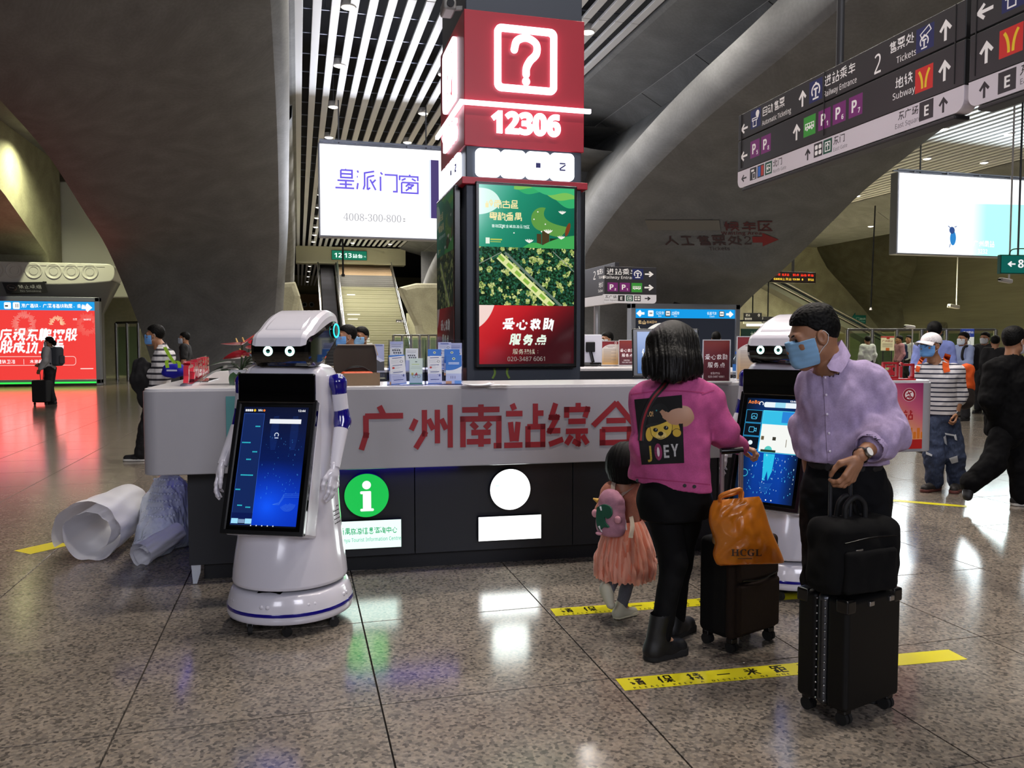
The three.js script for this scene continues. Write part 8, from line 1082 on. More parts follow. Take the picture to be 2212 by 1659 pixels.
// ---- man in the lilac shirt
{
  const D = 3.45, root = at(1825, 1490, D).setY(0), j = jointsAt(root, D, { head: [1757, 728, 0], neck: [1800, 806, 0.0], chest: [1822, 872, 0.0], waist: [1822, 965, 0], pelvis: [1826, 1030, 0], shL: [1880, 826, 0.02], shR: [1764, 832, -0.08], elL: [1918, 935, 0.09], wrL: [1858, 985, 0.27], elR: [1748, 930, -0.14], wrR: [1748, 1014, -0.14], hipL: [1872, 1060, 0], hipR: [1782, 1060, 0], knL: [1878, 1265, 0.05], knR: [1782, 1265, 0], anL: [1884, 1455, 0.0], anR: [1786, 1455, -0.05], toL: [1880, 1500, 0.14], toR: [1766, 1492, 0.08] });
  for (const k of ['L', 'R']) { j['an' + k].y = 0.085; j['to' + k].y = 0.03; }
  const front = NEAR.clone().addScaledVector(RIGHT, -0.28).normalize(), look = RIGHT.clone().multiplyScalar(-0.93).add(V(0, -0.3, 0)).addScaledVector(NEAR, -0.06), lilac = cloth(0xc2aed6, 0.82, 110);
  const knuck = V(0, -1, 0).addScaledVector(RIGHT, -0.55).addScaledVector(NEAR, 0.15), o = { s: 1.0, cell: 0.014, headCell: 0.0045, look, headUp: V(0, 1, 0).addScaledVector(RIGHT, -0.25), headScale: 1.0, face: { mask: mat(0x86b4dc, 0.85), thick: 0.007, top: 0.014, nape: -0.04 }, handL: { dir: knuck, palm: RIGHT.clone().multiplyScalar(-0.6).addScaledVector(NEAR, -0.8), curl: [0.8, 0.9, 0.95, 1.0], thumb: 0.9, spread: 0.12, cell: 0.0035, scale: 1.02 }, handR: { curl: 0.5 },
    shirt: { mat: lilac, sleeve: 1.42, grow: 0.022, fold: 0.011, fx: 8, fy: 6, cell: 0.0095, hem: at(1828, 998, D).sub(root), hemN: V(0, 1, 0).addScaledVector(RIGHT, 0.02).normalize(), loose: 0.018, neckR: 0.066, extra: [bone(j.waist, j.pelvis.clone().lerp(j.waist, 0.2), 0.135, 0.15, front, 0.74)] }, pants: { mat: mat(0x07080c, 0.8, { specularIntensity: 0.4 }), loose: 0.016, fold: 0.008, top: at(1828, 992, D).y }, shoes: { mat: mat(0x0c0c0e, 0.35) } };
  const t = figure('masked man in a lilac shirt leaning over and looking left', root, j, front, o), f = o.shirtField;
  // collar: two stiff leaves round the neck
  const N = (px, py, dz) => at(px, py, D - dz).sub(root), leaf = (rows) => part('collar', merge([sheet(rows), sheet(rows.map((r) => r.map((p) => p.clone().addScaledVector(NEAR, -0.004))))]), lilac, t);
  leaf([[N(1818, 734, -0.02), N(1832, 756, 0.02), N(1838, 768, 0.04)], [N(1808, 756, 0.04), N(1820, 778, 0.075), N(1828, 790, 0.085)], [N(1796, 776, 0.075), N(1806, 796, 0.1), N(1817, 805, 0.105)], [N(1787, 790, 0.085), N(1790, 796, 0.095), N(1794, 800, 0.1)]]);
  leaf([[N(1818, 734, -0.02), N(1832, 756, 0.02)], [N(1806, 742, -0.07), N(1800, 776, -0.1)], [N(1785, 770, -0.08), N(1772, 800, -0.1)], [N(1768, 798, -0.02), N(1758, 812, 0.0)]]);
  const placket = drape(f, root, [[1783, 812], [1785, 850], [1787, 880], [1789, 920], [1791, 960], [1793, 996]].map(([x, y]) => [[x - 5, y], [x + 5, y]]), 0.004); part('placket', placket, lilac, t); for (const [x, y] of [[1783, 816], [1785, 853], [1787, 895], [1791, 936], [1793, 975]]) { const g = drape(f, root, [[[x, y], [x + 1, y]], [[x, y + 1], [x + 1, y + 1]]], 0.007), p = g.attributes.position; part('button', ball(0.0055, p.getX(0), p.getY(0), p.getZ(0), 1, 1, 0.5, 10), mat(0xd8cfe0, 0.3), t); }
  // cuff, watch
  const dirF = j.wrL.clone().sub(j.elL).normalize(), c0 = j.elL.clone().lerp(j.wrL, 0.40), cuff = (x, y, z) => { const q = bone(c0, c0.clone().addScaledVector(dirF, 0.06), 0.066, 0.062)(x, y, z); return smax(q, -bone(c0.clone().addScaledVector(dirF, -0.1), c0.clone().addScaledVector(dirF, 0.3), 0.057, 0.05)(x, y, z), 0.003); }; part('cuff', nets(cuff, ...boundsOf([c0, c0.clone().addScaledVector(dirF, 0.06)], 0.09), 0.006), lilac, t);
  const w = j.wrL.clone().addScaledVector(dirF, -0.012), wt = thing('wristwatch', 'silver wristwatch on a black strap on the lilac shirted man\'s wrist', 'watch', w.clone().add(root)); const q = new THREE.Quaternion().setFromUnitVectors(V(0, 1, 0), dirF); const band = part('strap', new THREE.CylinderGeometry(0.033, 0.031, 0.018, 28, 1, true), mat(0x14110f, 0.5), wt); band.quaternion.copy(q); const out = NEAR.clone().addScaledVector(V(0, 1, 0), 0.35).addScaledVector(RIGHT, 0.25); out.addScaledVector(dirF, -out.dot(dirF)).normalize(); const dial = part('watch_case', [cyl(0.021, 0.02, 0.009, 0, 0, 0, 28)], M.steel, wt); dial.quaternion.setFromUnitVectors(V(0, 1, 0), out); dial.position.copy(out).multiplyScalar(0.036); const fc = part('watch_face', new THREE.CylinderGeometry(0.017, 0.017, 0.002, 28), mat(0xe8e6e2, 0.3), wt); fc.quaternion.copy(dial.quaternion); fc.position.copy(out).multiplyScalar(0.0412);
  part('belt', nets((() => { const b = bone(j.pelvis.clone().lerp(j.waist, 0.4), j.pelvis.clone().lerp(j.waist, 0.62), 0.152, 0.15, front, 0.74), yy = at(1828, 1004, D).y; return (x, y, z) => smax(b(x, y, z), Math.abs(y - yy) - 0.018, 0.003); })(), ...boundsOf([j.pelvis, j.waist], 0.2), 0.011), M.blackMatt, t);
}
// ---- man with the white cap
const genericJoints = (root, D, base, L) => jointsAt(root, D, L);
{
  const D = 8.1, root = at(2035, 1062, D).setY(0), j = jointsAt(root, D, { head: [2009, 747, 0], neck: [2020, 783, -0.02], chest: [2026, 822, 0], waist: [2030, 878, 0], pelvis: [2032, 912, 0], shL: [2068, 803, 0], shR: [1988, 803, -0.05], elL: [2074, 855, 0.0], wrL: [2066, 893, 0.08], elR: [1980, 853, -0.05], wrR: [1988, 893, 0.02], hipL: [2052, 918, 0], hipR: [2012, 918, 0], knL: [2062, 985, 0.05], knR: [2018, 985, 0.04], anL: [2066, 1048, 0], anR: [2018, 1042, 0], toL: [2060, 1066, 0.14], toR: [1998, 1054, 0.08] });
  for (const k of ['L', 'R']) { j['an' + k].y = 0.08; j['to' + k].y = 0.03; }
  const front = NEAR.clone().addScaledVector(RIGHT, -0.45).normalize(), look = RIGHT.clone().multiplyScalar(-0.9).addScaledVector(NEAR, 0.35), jeans = canvas(256, 512, (c, w, h) => { c.fillStyle = '#2b3650'; c.fillRect(0, 0, w, h); for (let i = 0; i < 1500; i++) { c.fillStyle = ['#34405c', '#232c42', '#3d4a66'][i % 3]; c.fillRect(rnd(0, w), rnd(0, h), 2, rnd(4, 14)); } }); jeans.wrapS = jeans.wrapT = THREE.RepeatWrapping; jeans.repeat.set(2, 1);
  const o = { s: 0.97, cell: 0.018, headCell: 0.007, look, face: { mask: M.maskBlue, cap: mat(0xe4dfe2, 0.7), glasses: true, thick: 0.008, nape: -0.05 }, handL: { curl: 1.0, thumb: 0.7, cell: 0.006 }, handR: { curl: 0.8, cell: 0.007 }, shirt: { mat: mat(0xffffff, 0.85, { map: stripeTex('#20223a', '#d5d3d8', 0.046, 0.30) }), sleeve: 1.28, grow: 0.02, fold: 0.006, hem: at(2030, 897, D).sub(root), neckR: 0.07, cell: 0.013 }, pants: { mat: mat(0xffffff, 0.85, { map: jeans }), loose: 0.022, fold: 0.009, cuff: 0.06 }, shoes: { mat: mat(0x221e1d, 0.6), soleMat: mat(0x6a3a34, 0.6), cell: 0.012 } };
  const t = figure('man in a white cap, striped shirt and ripped jeans with orange shoulder straps', root, j, front, o), white = mat(0xc9cdd4, 0.9);
  for (const [a, b, c, d] of [[[2041, 935], [2062, 939], [2060, 942], [2042, 939]], [[2038, 944], [2043, 940], [2046, 962], [2041, 958]], [[2060, 940], [2065, 938], [2068, 952], [2063, 950]], [[2050, 990], [2068, 984], [2070, 998], [2056, 1002]], [[2000, 975], [2014, 982], [2013, 986], [2000, 981]]]) part('rip', drape(o.pantsField, root, quadPix(a, b, c, d, 3, 3), 0.006, 7, 9.5), white, t, 'frayed white rip in the jeans');
  const w = j.wrL.clone(), wt = thing('wristwatch', 'steel wristwatch on the cap wearing man\'s wrist', 'watch', w.clone().add(root)); const dq = j.wrL.clone().sub(j.elL).normalize(); const bd = part('strap', new THREE.CylinderGeometry(0.034, 0.033, 0.022, 20, 1, true), M.darkSteel, wt); bd.quaternion.setFromUnitVectors(V(0, 1, 0), dq); const dl = part('watch_case', cyl(0.02, 0.02, 0.01, 0, 0, 0, 20), M.steel, wt); dl.quaternion.setFromUnitVectors(V(0, 1, 0), NEAR); dl.position.copy(NEAR).multiplyScalar(0.036);
  const bp = at(2090, 835, D + 0.18), b = thing('backpack', 'orange and dark backpack hanging behind the man in the white cap', 'backpack', bp, -YAW), org = cloth(0xd9581f, 0.7, 40), P = (px, py, d) => at(px, py, D - d).sub(bp).applyAxisAngle(V(0, 1, 0), YAW);
  part('top', nets((x, y, z) => bone(V(-0.02, 0.16, 0), V(-0.03, -0.02, 0), 0.085, 0.095, V(0, 0, 1), 0.8)(x, y, z) + noise3(x * 10, y * 10, z * 10) * 0.01, V(-0.2, -0.18, -0.15), V(0.2, 0.32, 0.15), 0.014), org, b, 'orange upper half'); part('bottom', nets(bone(V(-0.03, -0.02, 0), V(-0.03, -0.14, 0), 0.092, 0.1, V(0, 0, 1), 0.85), V(-0.2, -0.3, -0.15), V(0.2, 0.16, 0.15), 0.014), mat(0x2a2422, 0.8), b, 'dark lower half'); part('side_strap', tube([P(2100, 790, -0.15), P(2103, 797, -0.15), P(2097, 815, -0.12)], 0.012, 6), org, b);
  const rib = (pts, n) => drape(o.shirtField, root, ribbonPix(pts, n, 14).map((r) => [r[0], r[3]]), 0.014, 7, 9.5).translate(root.x - bp.x, root.y - bp.y, root.z - bp.z).rotateY(YAW); part('shoulder_strap', rib([[1998, 768], [1990, 778], [1984, 792], [1981, 803]], 9), org, b); part('shoulder_strap', rib([[2048, 765], [2044, 778], [2043, 792], [2046, 804]], 14), org, b);
}
// ---- man in black walking right
{
  const D = 7.35, root = at(2185, 1090, D).setY(0), j = jointsAt(root, D, { head: [2191, 738, 0], neck: [2184, 782, 0.02], chest: [2176, 832, 0], waist: [2172, 895, 0], pelvis: [2172, 925, 0], shL: [2150, 800, 0.05], shR: [2218, 800, -0.06], elL: [2140, 862, 0.08], wrL: [2160, 908, 0.02], elR: [2225, 862, -0.05], wrR: [2240, 900, 0.0], hipL: [2162, 940, 0.05], hipR: [2188, 940, -0.04], knL: [2146, 1000, 0.1], knR: [2206, 1010, 0], anL: [2094, 1046, 0.1], anR: [2206, 1072, 0], toL: [2090, 1072, 0.14], toR: [2236, 1088, 0.02] }); j.anR.y = 0.085; j.toR.y = 0.03;
  const blk = mat(0x050507, 0.85, { specularIntensity: 0.3 }), front = RIGHT.clone().addScaledVector(FWD, 0.35).normalize(); const o = { s: 1.0, cell: 0.018, headCell: 0.009, look: RIGHT.clone().addScaledVector(FWD, 0.5), face: { thick: 0.014, top: 0.012, nape: -0.06, mask: mat(0xc8c8cc, 0.9) }, handL: { curl: 0.6, cell: 0.008 }, handR: { curl: 0.6, cell: 0.008 }, shirt: { mat: blk, sleeve: 1.95, grow: 0.05, fold: 0.008, hem: at(2172, 945, D).sub(root), cell: 0.014 }, pants: { mat: blk, loose: 0.03, fold: 0.008 }, shoes: { mat: mat(0x17171a, 0.6), soleMat: mat(0xc8c4bc, 0.6), cell: 0.012 }, shoeUp: { L: V(1, 0, 0) } }; figure('man in loose black clothes striding out of the right edge of the photo', root, j, front, o);
}
// ---- striped man on the left, carrying a jacket and a bag
{
  const D = 10.2, root = at(310, 997, D).setY(0), j = jointsAt(root, D, { head: [334, 725, 0], neck: [350, 752, 0], chest: [352, 785, 0], waist: [345, 835, 0], pelvis: [335, 862, 0], shL: [352, 768, 0.1], shR: [362, 770, -0.12], elL: [348, 812, 0.12], wrL: [312, 806, 0.05], elR: [350, 812, -0.14], wrR: [312, 812, -0.08], hipL: [332, 868, 0.08], hipR: [338, 868, -0.08], knL: [318, 925, 0.06], knR: [345, 930, -0.08], anL: [306, 982, 0.05], anR: [350, 985, -0.08], toL: [274, 992, 0.06], toR: [318, 995, -0.08] }); for (const k of ['L', 'R']) { j['an' + k].y = 0.085; j['to' + k].y = 0.03; }
  const front = RIGHT.clone().negate(), o = { s: 1.0, cell: 0.02, headCell: 0.008, look: RIGHT.clone().negate().addScaledVector(NEAR, 0.12), face: { mask: M.maskBlue, thick: 0.014, top: 0.01, nape: -0.06 }, handL: { curl: 0.8, cell: 0.008 }, handR: { curl: 0.8, cell: 0.008 }, shirt: { mat: mat(0xffffff, 0.85, { map: stripeTex('#25242e', '#c4c2c4', 0.075, 0.34) }), sleeve: 1.7, grow: 0.03, fold: 0.007, hem: at(345, 852, D).sub(root), cell: 0.014 }, pants: { mat: mat(0x0d0d11, 0.8), loose: 0.025, fold: 0.008 }, shoes: { mat: mat(0x131316, 0.6), soleMat: mat(0xcfcdc8, 0.5), cell: 0.012 } }; figure('masked man in a black and white striped shirt at the left end of the counter', root, j, front, o);
  const c = at(308, 825, D - 0.02), f0 = union([bone(V(0, 0.2, 0.02), V(-0.02, 0.05, 0.04), 0.1, 0.11, V(0, 0, 1), 0.8), bone(V(-0.02, 0.05, 0.03), V(0.02, -0.28, 0.0), 0.11, 0.075, V(0, 0, 1), 0.6), bone(V(0.1, 0.1, 0), V(0.12, -0.05, 0), 0.09, 0.07)], 0.08); solo('folded_jacket', nets((x, y, z) => f0(x, y, z) + noise3(x * 9, y * 6, z * 9) * 0.022, V(-0.3, -0.45, -0.25), V(0.35, 0.42, 0.25), 0.016), mat(0x101014, 0.9), 'black jacket draped over the folded arms of the striped man', 'jacket', c, -YAW);
  const bp = at(376, 800, D - 0.2), b = thing('shoulder_bag', 'blue bag with lime green straps on the striped man\'s back', 'bag', bp, -YAW), lime = mat(0x9fd02c, 0.6), bl = cloth(0x2020a8, 0.6, 30); part('pouch', nets((x, y, z) => bone(V(-0.07, -0.01, 0), V(0.07, 0.0, 0), 0.085, 0.085, V(0, 0, 1), 0.7)(x, y, z) + noise3(x * 8, y * 8, z * 8) * 0.012, V(-0.22, -0.14, -0.12), V(0.22, 0.14, 0.12), 0.013), bl, b); part('logo_stripe', rbox(0.13, 0.02, 0.006, 0.0, 0.0, 0.068, 0.003, 1), mat(0xc8d0e8, 0.5), b, 'pale stripe'); const B = (px, py, d = 0) => at(px, py, D - 0.2 - d).sub(bp).applyAxisAngle(V(0, 1, 0), YAW); for (const p of [[[362, 795], [360, 782], [362, 778]], [[388, 795], [386, 783], [380, 780]], [[356, 750], [362, 762], [372, 778], [378, 786]]]) { const q = new THREE.CatmullRomCurve3(p.map((a) => B(...a, 0.06))).getPoints(10); part('strap', sheet(q.map((v) => [v.clone().add(V(-0.022, 0, 0)), v.clone().add(V(0.022, 0.004, 0.0))])), lime, b); }
}
// ---- simple standing or walking figures farther off
function walker(label, px, D, height, face, o) {      // face: angle in the picture, 0 = towards the camera, 90 = to the right, -90 = to the left, 180 = away
  const root = at(px, 740, D).setY(0), k = height / 1.7, a = face * deg, f = NEAR.clone().multiplyScalar(Math.cos(a)).addScaledVector(RIGHT, Math.sin(a)), l = V(0, 1, 0).cross(f), P = (x, y, z) => V(0, y * k, 0).addScaledVector(l, x * k).addScaledVector(f, z * k), st = o.stride ?? 0, hold = o.reach ?? 0;
  const j = { head: P(0, 1.585, 0.02), neck: P(0, 1.42, -0.01), chest: P(0, 1.28, 0), waist: P(0, 1.05, 0), pelvis: P(0, 0.94, 0), shL: P(0.17, 1.39, 0), shR: P(-0.17, 1.39, 0), elL: P(0.22, 1.12, -0.03 + st * 0.2), wrL: P(0.21, 0.9, 0.1 + st * 0.3), elR: P(-0.22, 1.12, hold ? 0.1 : -0.03 - st * 0.2), wrR: hold ? P(-0.17, 1.02 + (hold - 1) * 0.2, 0.32) : P(-0.21, 0.9, 0.06 - st * 0.3), hipL: P(0.09, 0.9, 0), hipR: P(-0.09, 0.9, 0), knL: P(0.1, 0.5, 0.04 - st * 0.3), knR: P(-0.1, 0.5, 0.04 + st * 0.35), anL: P(0.1, 0.09, -st * 0.9), anR: P(-0.1, 0.09, st * 0.5), toL: P(0.11, 0.03, 0.13 - st * 0.9), toR: P(-0.11, 0.03, 0.13 + st * 0.5) };
  if (o.arms === 'folded') { j.elL = P(0.22, 1.12, 0.06); j.wrL = P(0.02, 1.12, 0.24); j.elR = P(-0.22, 1.12, 0.06); j.wrR = P(-0.02, 1.16, 0.24); } if (o.arms === 'phone') { j.elR = P(-0.2, 1.18, 0.16); j.wrR = P(-0.1, 1.38, 0.16); }
  const look = o.look === undefined ? f : NEAR.clone().multiplyScalar(Math.cos(o.look * deg)).addScaledVector(RIGHT, Math.sin(o.look * deg));
  return [figure(label, root, j, f, { s: k, cell: 0.026, headCell: 0.012, look, skin: o.skin ?? skinMat, face: { thick: 0.014, nape: o.nape ?? -0.05, ...(o.mask ? { mask: o.mask } : {}), away: Math.abs(face) > 150 }, handL: { cell: 0.012, curl: 0.6 }, handR: { cell: 0.012, curl: 0.7 }, shirt: { mat: mat(o.shirt, 0.85), sleeve: o.sleeve ?? 1.9, grow: 0.024, cell: 0.02, hem: P(0, o.hem ?? 0.88, 0) }, pants: { mat: mat(o.pants ?? 0x121217, 0.85), loose: 0.022 }, shoes: { mat: mat(o.shoe ?? 0x18181a, 0.6), soleMat: mat(o.sole ?? 0x202022, 0.6), cell: 0.016 } }), root, P, f, j];
}
{
  let [, root, P, f] = walker('far woman in a white blouse and black trousers before the red billboard', 107, 19.6, 1.62, -90, { shirt: 0xb8b8ba, stride: 0.12, reach: 1, mask: mat(0xc8ccd4, 0.9) });
  const bun = part('ponytail', ball(0.05, ...P(0, 1.56, -0.12).toArray(), 1, 1.4, 1), hairMat, scene.getObjectByName(used.person ? 'person_' + String(used.person).padStart(3, '0') : 'person'));
  let b = thing('backpack', 'grey backpack on the far woman in white', 'backpack', root.clone().add(P(0, 1.22, -0.2)), Math.atan2(f.x, f.z)); part('pouch', rbox(0.3, 0.46, 0.17, 0, 0, 0, 0.06, 4), cloth(0x565a62, 0.85, 20), b); part('pocket', rbox(0.22, 0.2, 0.06, 0, -0.08, -0.09, 0.025, 3), cloth(0x4c5058, 0.85, 20), b); part('strap', [tube([V(-0.1, 0.2, 0.08), V(-0.12, 0.2, 0.26), V(-0.13, -0.05, 0.3), V(-0.12, -0.18, 0.1)], 0.018, 6), tube([V(0.1, 0.2, 0.08), V(0.12, 0.2, 0.26), V(0.13, -0.05, 0.3), V(0.12, -0.18, 0.1)], 0.018, 6)], mat(0x3a3c42, 0.8), b);
  b = thing('suitcase', 'dark suitcase pulled by the far woman in white', 'suitcase', at(88, 740, 19.4).setY(0), -YAW); part('shell', rbox(0.38, 0.54, 0.26, 0, 0.33, 0, 0.04, 3), mat(0x1d1e20, 0.6), b); for (const x of [-0.14, 0.14]) part('wheel', cyl(0.03, 0.03, 0.03, 0, 0, 0, 14).rotateZ(Math.PI / 2).translate(x, 0.03, 0.08), M.rubber, b); part('pull_handle', tube([V(-0.03, 0.6, 0), V(-0.04, 0.98, 0), V(0.04, 0.99, 0), V(0.03, 0.6, 0)], 0.008, 6), M.darkSteel, b);
  walker('person in black walking before the left pier behind the counter', 400, 17.2, 1.7, -80, { shirt: 0x0c0c10, sleeve: 0.75, stride: 0.1, mask: mat(0xb8c4d4, 0.9) });
  walker('clerk with a shaved head and blue mask behind the carton', 752, 9.2, 1.68, -70, { shirt: 0x19191d, mask: M.maskBlue, look: -65, hairMat: 1 }); walker('young clerk with a pale blue mask beside the shaved clerk', 781, 10.3, 1.68, -20, { shirt: 0x1c1c20, mask: M.mask, look: -30 });
  walker('person holding a phone to the face behind the white screen', 1313, 13.6, 1.66, -70, { shirt: 0x141418, arms: 'phone', mask: mat(0xc8d0d8, 0.9) }); walker('dark haired person far behind the help sign', 1547, 15, 1.68, 170, { shirt: 0x202024 });
  walker('man in a pink shirt with a dark backpack by the far gates', 1943, 26, 1.7, -90, { shirt: 0x9a6a78, pants: 0x16161a, stride: 0.05 }); { const r = at(1951, 740, 26.1).setY(0), b2 = thing('backpack', 'dark blue backpack on the man in pink', 'backpack', r.add(V(0, 1.2, 0)), -YAW); part('pouch', rbox(0.2, 0.5, 0.3, 0, 0, 0, 0.08, 4), cloth(0x1f2a4a, 0.85, 20), b2); part('pocket', rbox(0.06, 0.22, 0.22, 0.1, -0.1, 0, 0.025, 3), cloth(0x1a2340, 0.85, 20), b2); }
  walker('man in a white shirt beside the pink shirt by the far gates', 1963, 27, 1.72, -60, { shirt: 0xb9bcc0 }); walker('tall man in a blue shirt behind the white cap', 2018, 10.9, 1.76, 165, { shirt: 0x7482c0, pants: 0x1a1c24 });
  walker('masked man in a light blue shirt with dark straps right of the white cap', 2082, 15.5, 1.68, -80, { shirt: 0x8d9cc4, mask: mat(0xd0d8e0, 0.9), arms: 'folded' }); { const r = at(2096, 740, 15.5).setY(0), b2 = thing('backpack', 'black backpack on the man in light blue', 'backpack', r.add(V(0, 1.2, 0)), -YAW); part('pouch', rbox(0.22, 0.5, 0.3, 0.02, 0, 0, 0.08, 4), cloth(0x15151a, 0.85, 20), b2); part('strap', tube([V(-0.08, 0.22, 0.14), V(-0.22, 0.22, 0.2), V(-0.26, 0.02, 0.2), V(-0.1, -0.15, 0.14)], 0.025, 6), mat(0x15151a, 0.8), b2); }
  walker('masked man in a black patterned shirt near the right edge', 2128, 17, 1.7, -60, { shirt: 0x121216, mask: mat(0xc8ccd0, 0.9) }); walker('person in black standing behind the striding man', 2150, 16, 1.62, 150, { shirt: 0x101014 }); walker('far man in a white top with black straps by the gates', 1874, 25, 1.68, 180, { shirt: 0xc4c8cc });
}
// ---------------------------------------------------------------- luggage
const wheelUnit = (t, x, z, m = M.rubber) => { part('wheel', [cyl(0.026, 0.026, 0.014, 0, 0, 0, 18).rotateZ(Math.PI / 2).translate(-0.012, 0.026, 0), cyl(0.026, 0.026, 0.014, 0, 0, 0, 18).rotateZ(Math.PI / 2).translate(0.012, 0.026, 0)], m, t).position.set(x, 0, z); part('wheel_fork', [rbox(0.044, 0.03, 0.04, 0, 0.058, 0, 0.008)], M.black, t).position.set(x, 0, z); };
function frameOf(pA, pL, pR) { const w = pR.clone().sub(pA), d = pL.clone().sub(pA); return { w: w.length(), d: d.length(), turn: Math.atan2(-w.z, w.x), c: pA.clone().addScaledVector(w, 0.5).addScaledVector(d, 0.5) }; }
{ // big black case, nearest the camera
  const A = at(1838, 740, 3.05).setY(0), Lp = at(1737, 740, 3.24).setY(0), Rp = at(1957, 740, 3.235).setY(0), f = frameOf(A, Lp, Rp), h0 = 0.06, h1 = 0.505, hh = h1 - h0, w = f.w, d = 0.235, t = thing('suitcase', 'large black hard suitcase with a riveted grey band, nearest the camera', 'suitcase', f.c, f.turn), blk = mat(0x060607, 0.5, { specularIntensity: 0.6 }), al = mat(0x55575c, 0.38, { metalness: 0.9 });
  for (const s of [-1, 1]) { part('shell', rbox(w, hh, d / 2 - 0.022, 0, h0 + hh / 2, s * (d / 4 + 0.011), 0.022, 4), blk, t); }
  part('frame_band', [rbox(w + 0.004, hh + 0.004, 0.05, 0, h0 + hh / 2, 0, 0.022, 3)], al, t, 'grey metal frame band'); part('frame_groove', [box(w + 0.006, hh - 0.05, 0.008, 0, h0 + hh / 2, 0)], M.blackMatt, t);
  const rv = new THREE.SphereGeometry(0.0042, 8, 6); for (let k = 0; k < 14; k++) for (const s of [-1, 1]) for (const x of [-1, 1]) part('rivet', rv, M.steel, t).position.set(x * (w / 2 + 0.002), h0 + 0.02 + k * (hh - 0.04) / 13, s * 0.019);
  for (const x of [-1, 1]) for (const z of [-1, 1]) part('corner_guard', nets((a, b, c) => { const q = new THREE.Vector3(Math.abs(a) - 0.02, Math.abs(b) - 0.02, Math.abs(c) - 0.02), o = Math.hypot(Math.max(q.x, 0), Math.max(q.y, 0), Math.max(q.z, 0)) - 0.008; return o; }, V(-0.04, -0.04, -0.04), V(0.04, 0.04, 0.04), 0.005), M.black, t).position.set(x * (w / 2 - 0.026), h1 - 0.0265, z * (d / 2 - 0.026));
  part('latch', [rbox(0.03, 0.02, 0.01, -0.03, h1 - 0.03, d / 2 + 0.002, 0.003)], M.steel, t); part('latch', [rbox(0.03, 0.02, 0.01, 0.1, h1 - 0.03, d / 2 + 0.002, 0.003)], M.steel, t);
  for (const x of [-1, 1]) for (const z of [-1, 1]) wheelUnit(t, x * (w / 2 - 0.04), z * (d / 2 - 0.035));
  // telescopic handle up to the hand
  const toL = (px, py, D) => at(px, py, D).sub(f.c).applyAxisAngle(V(0, 1, 0), -f.turn), g = toL(1795, 1010, 3.2), g2 = toL(1838, 1018, 3.22); part('pull_rod', [rod(V(g.x, h1 - 0.02, g.z), V(g.x, g.y - 0.01, g.z), 0.009, 0.008, 12), rod(V(g2.x, h1 - 0.02, g2.z), V(g2.x, g2.y - 0.01, g2.z), 0.009, 0.008, 12)], mat(0x4a4c52, 0.3, { metalness: 0.8 }), t); part('grip', [rod(g.clone().add(V(-0.02, 0.004, 0)), g2.clone().add(V(0.02, 0, 0)), 0.0155, 0.0155, 14)], M.black, t);
}
{ // black soft bag on top
  const c = at(1842, 1195, 3.2), turn = 0.05, t = thing('soft_bag', 'black soft cabin bag standing on top of the near suitcase', 'bag', c, -YAW + turn + 0.28), cl = cloth(0x070708, 0.9, 60); const hy = c.y - 0.507; const f0 = (x, y, z) => { const q = V(Math.abs(x - y * 0.03) - (0.128 + 0.0 * y), Math.abs(y) - (hy - 0.045), Math.abs(z) - 0.045); return Math.hypot(Math.max(q.x, 0), Math.max(q.y, 0), Math.max(q.z, 0)) + Math.min(Math.max(q.x, q.y, q.z), 0) - 0.045; }; part('bag_body', nets((x, y, z) => f0(x, y, z) + noise3(x * 9, y * 9, z * 9) * 0.006, V(-0.22, -0.25, -0.14), V(0.22, 0.25, 0.14), 0.0085), cl, t); part('pocket', nets((x, y, z) => { const q = V(Math.abs(x) - 0.11, Math.abs(y + 0.045) - 0.07, Math.abs(z - 0.09) - 0.006); return Math.hypot(Math.max(q.x, 0), Math.max(q.y, 0), Math.max(q.z, 0)) + Math.min(Math.max(q.x, q.y, q.z), 0) - 0.014 + noise3(x * 12, y * 12, 1) * 0.003; }, V(-0.16, -0.17, 0.05), V(0.16, 0.07, 0.13), 0.008), cl, t, 'front pocket'); part('zip', [tube([V(-0.12, 0.07, 0.092), V(0, 0.085, 0.096), V(0.13, 0.085, 0.092)], 0.003, 6, 16)], M.black, t); part('badge', rbox(0.034, 0.008, 0.004, -0.05, 0.045, 0.0965, 0.002).rotateZ(0.1), M.steel, t, 'small silver badge'); part('stud', ball(0.007, -0.075, -0.115, 0.105, 1, 1, 0.5, 10), M.darkSteel, t); for (const q of [tube([V(-0.06, hy - 0.01, 0.02), V(-0.055, hy + 0.055, 0.02), V(-0.01, hy + 0.085, 0.02), V(0.03, hy + 0.06, 0.02), V(0.04, hy - 0.01, 0.02)], 0.011, 8, 24), tube([V(-0.06, hy - 0.01, -0.03), V(-0.04, hy + 0.065, -0.03), V(0.0, hy + 0.08, -0.03), V(0.05, hy - 0.01, -0.03)], 0.011, 8, 24)]) part('carry_handle', q, M.blackMatt, t);
}
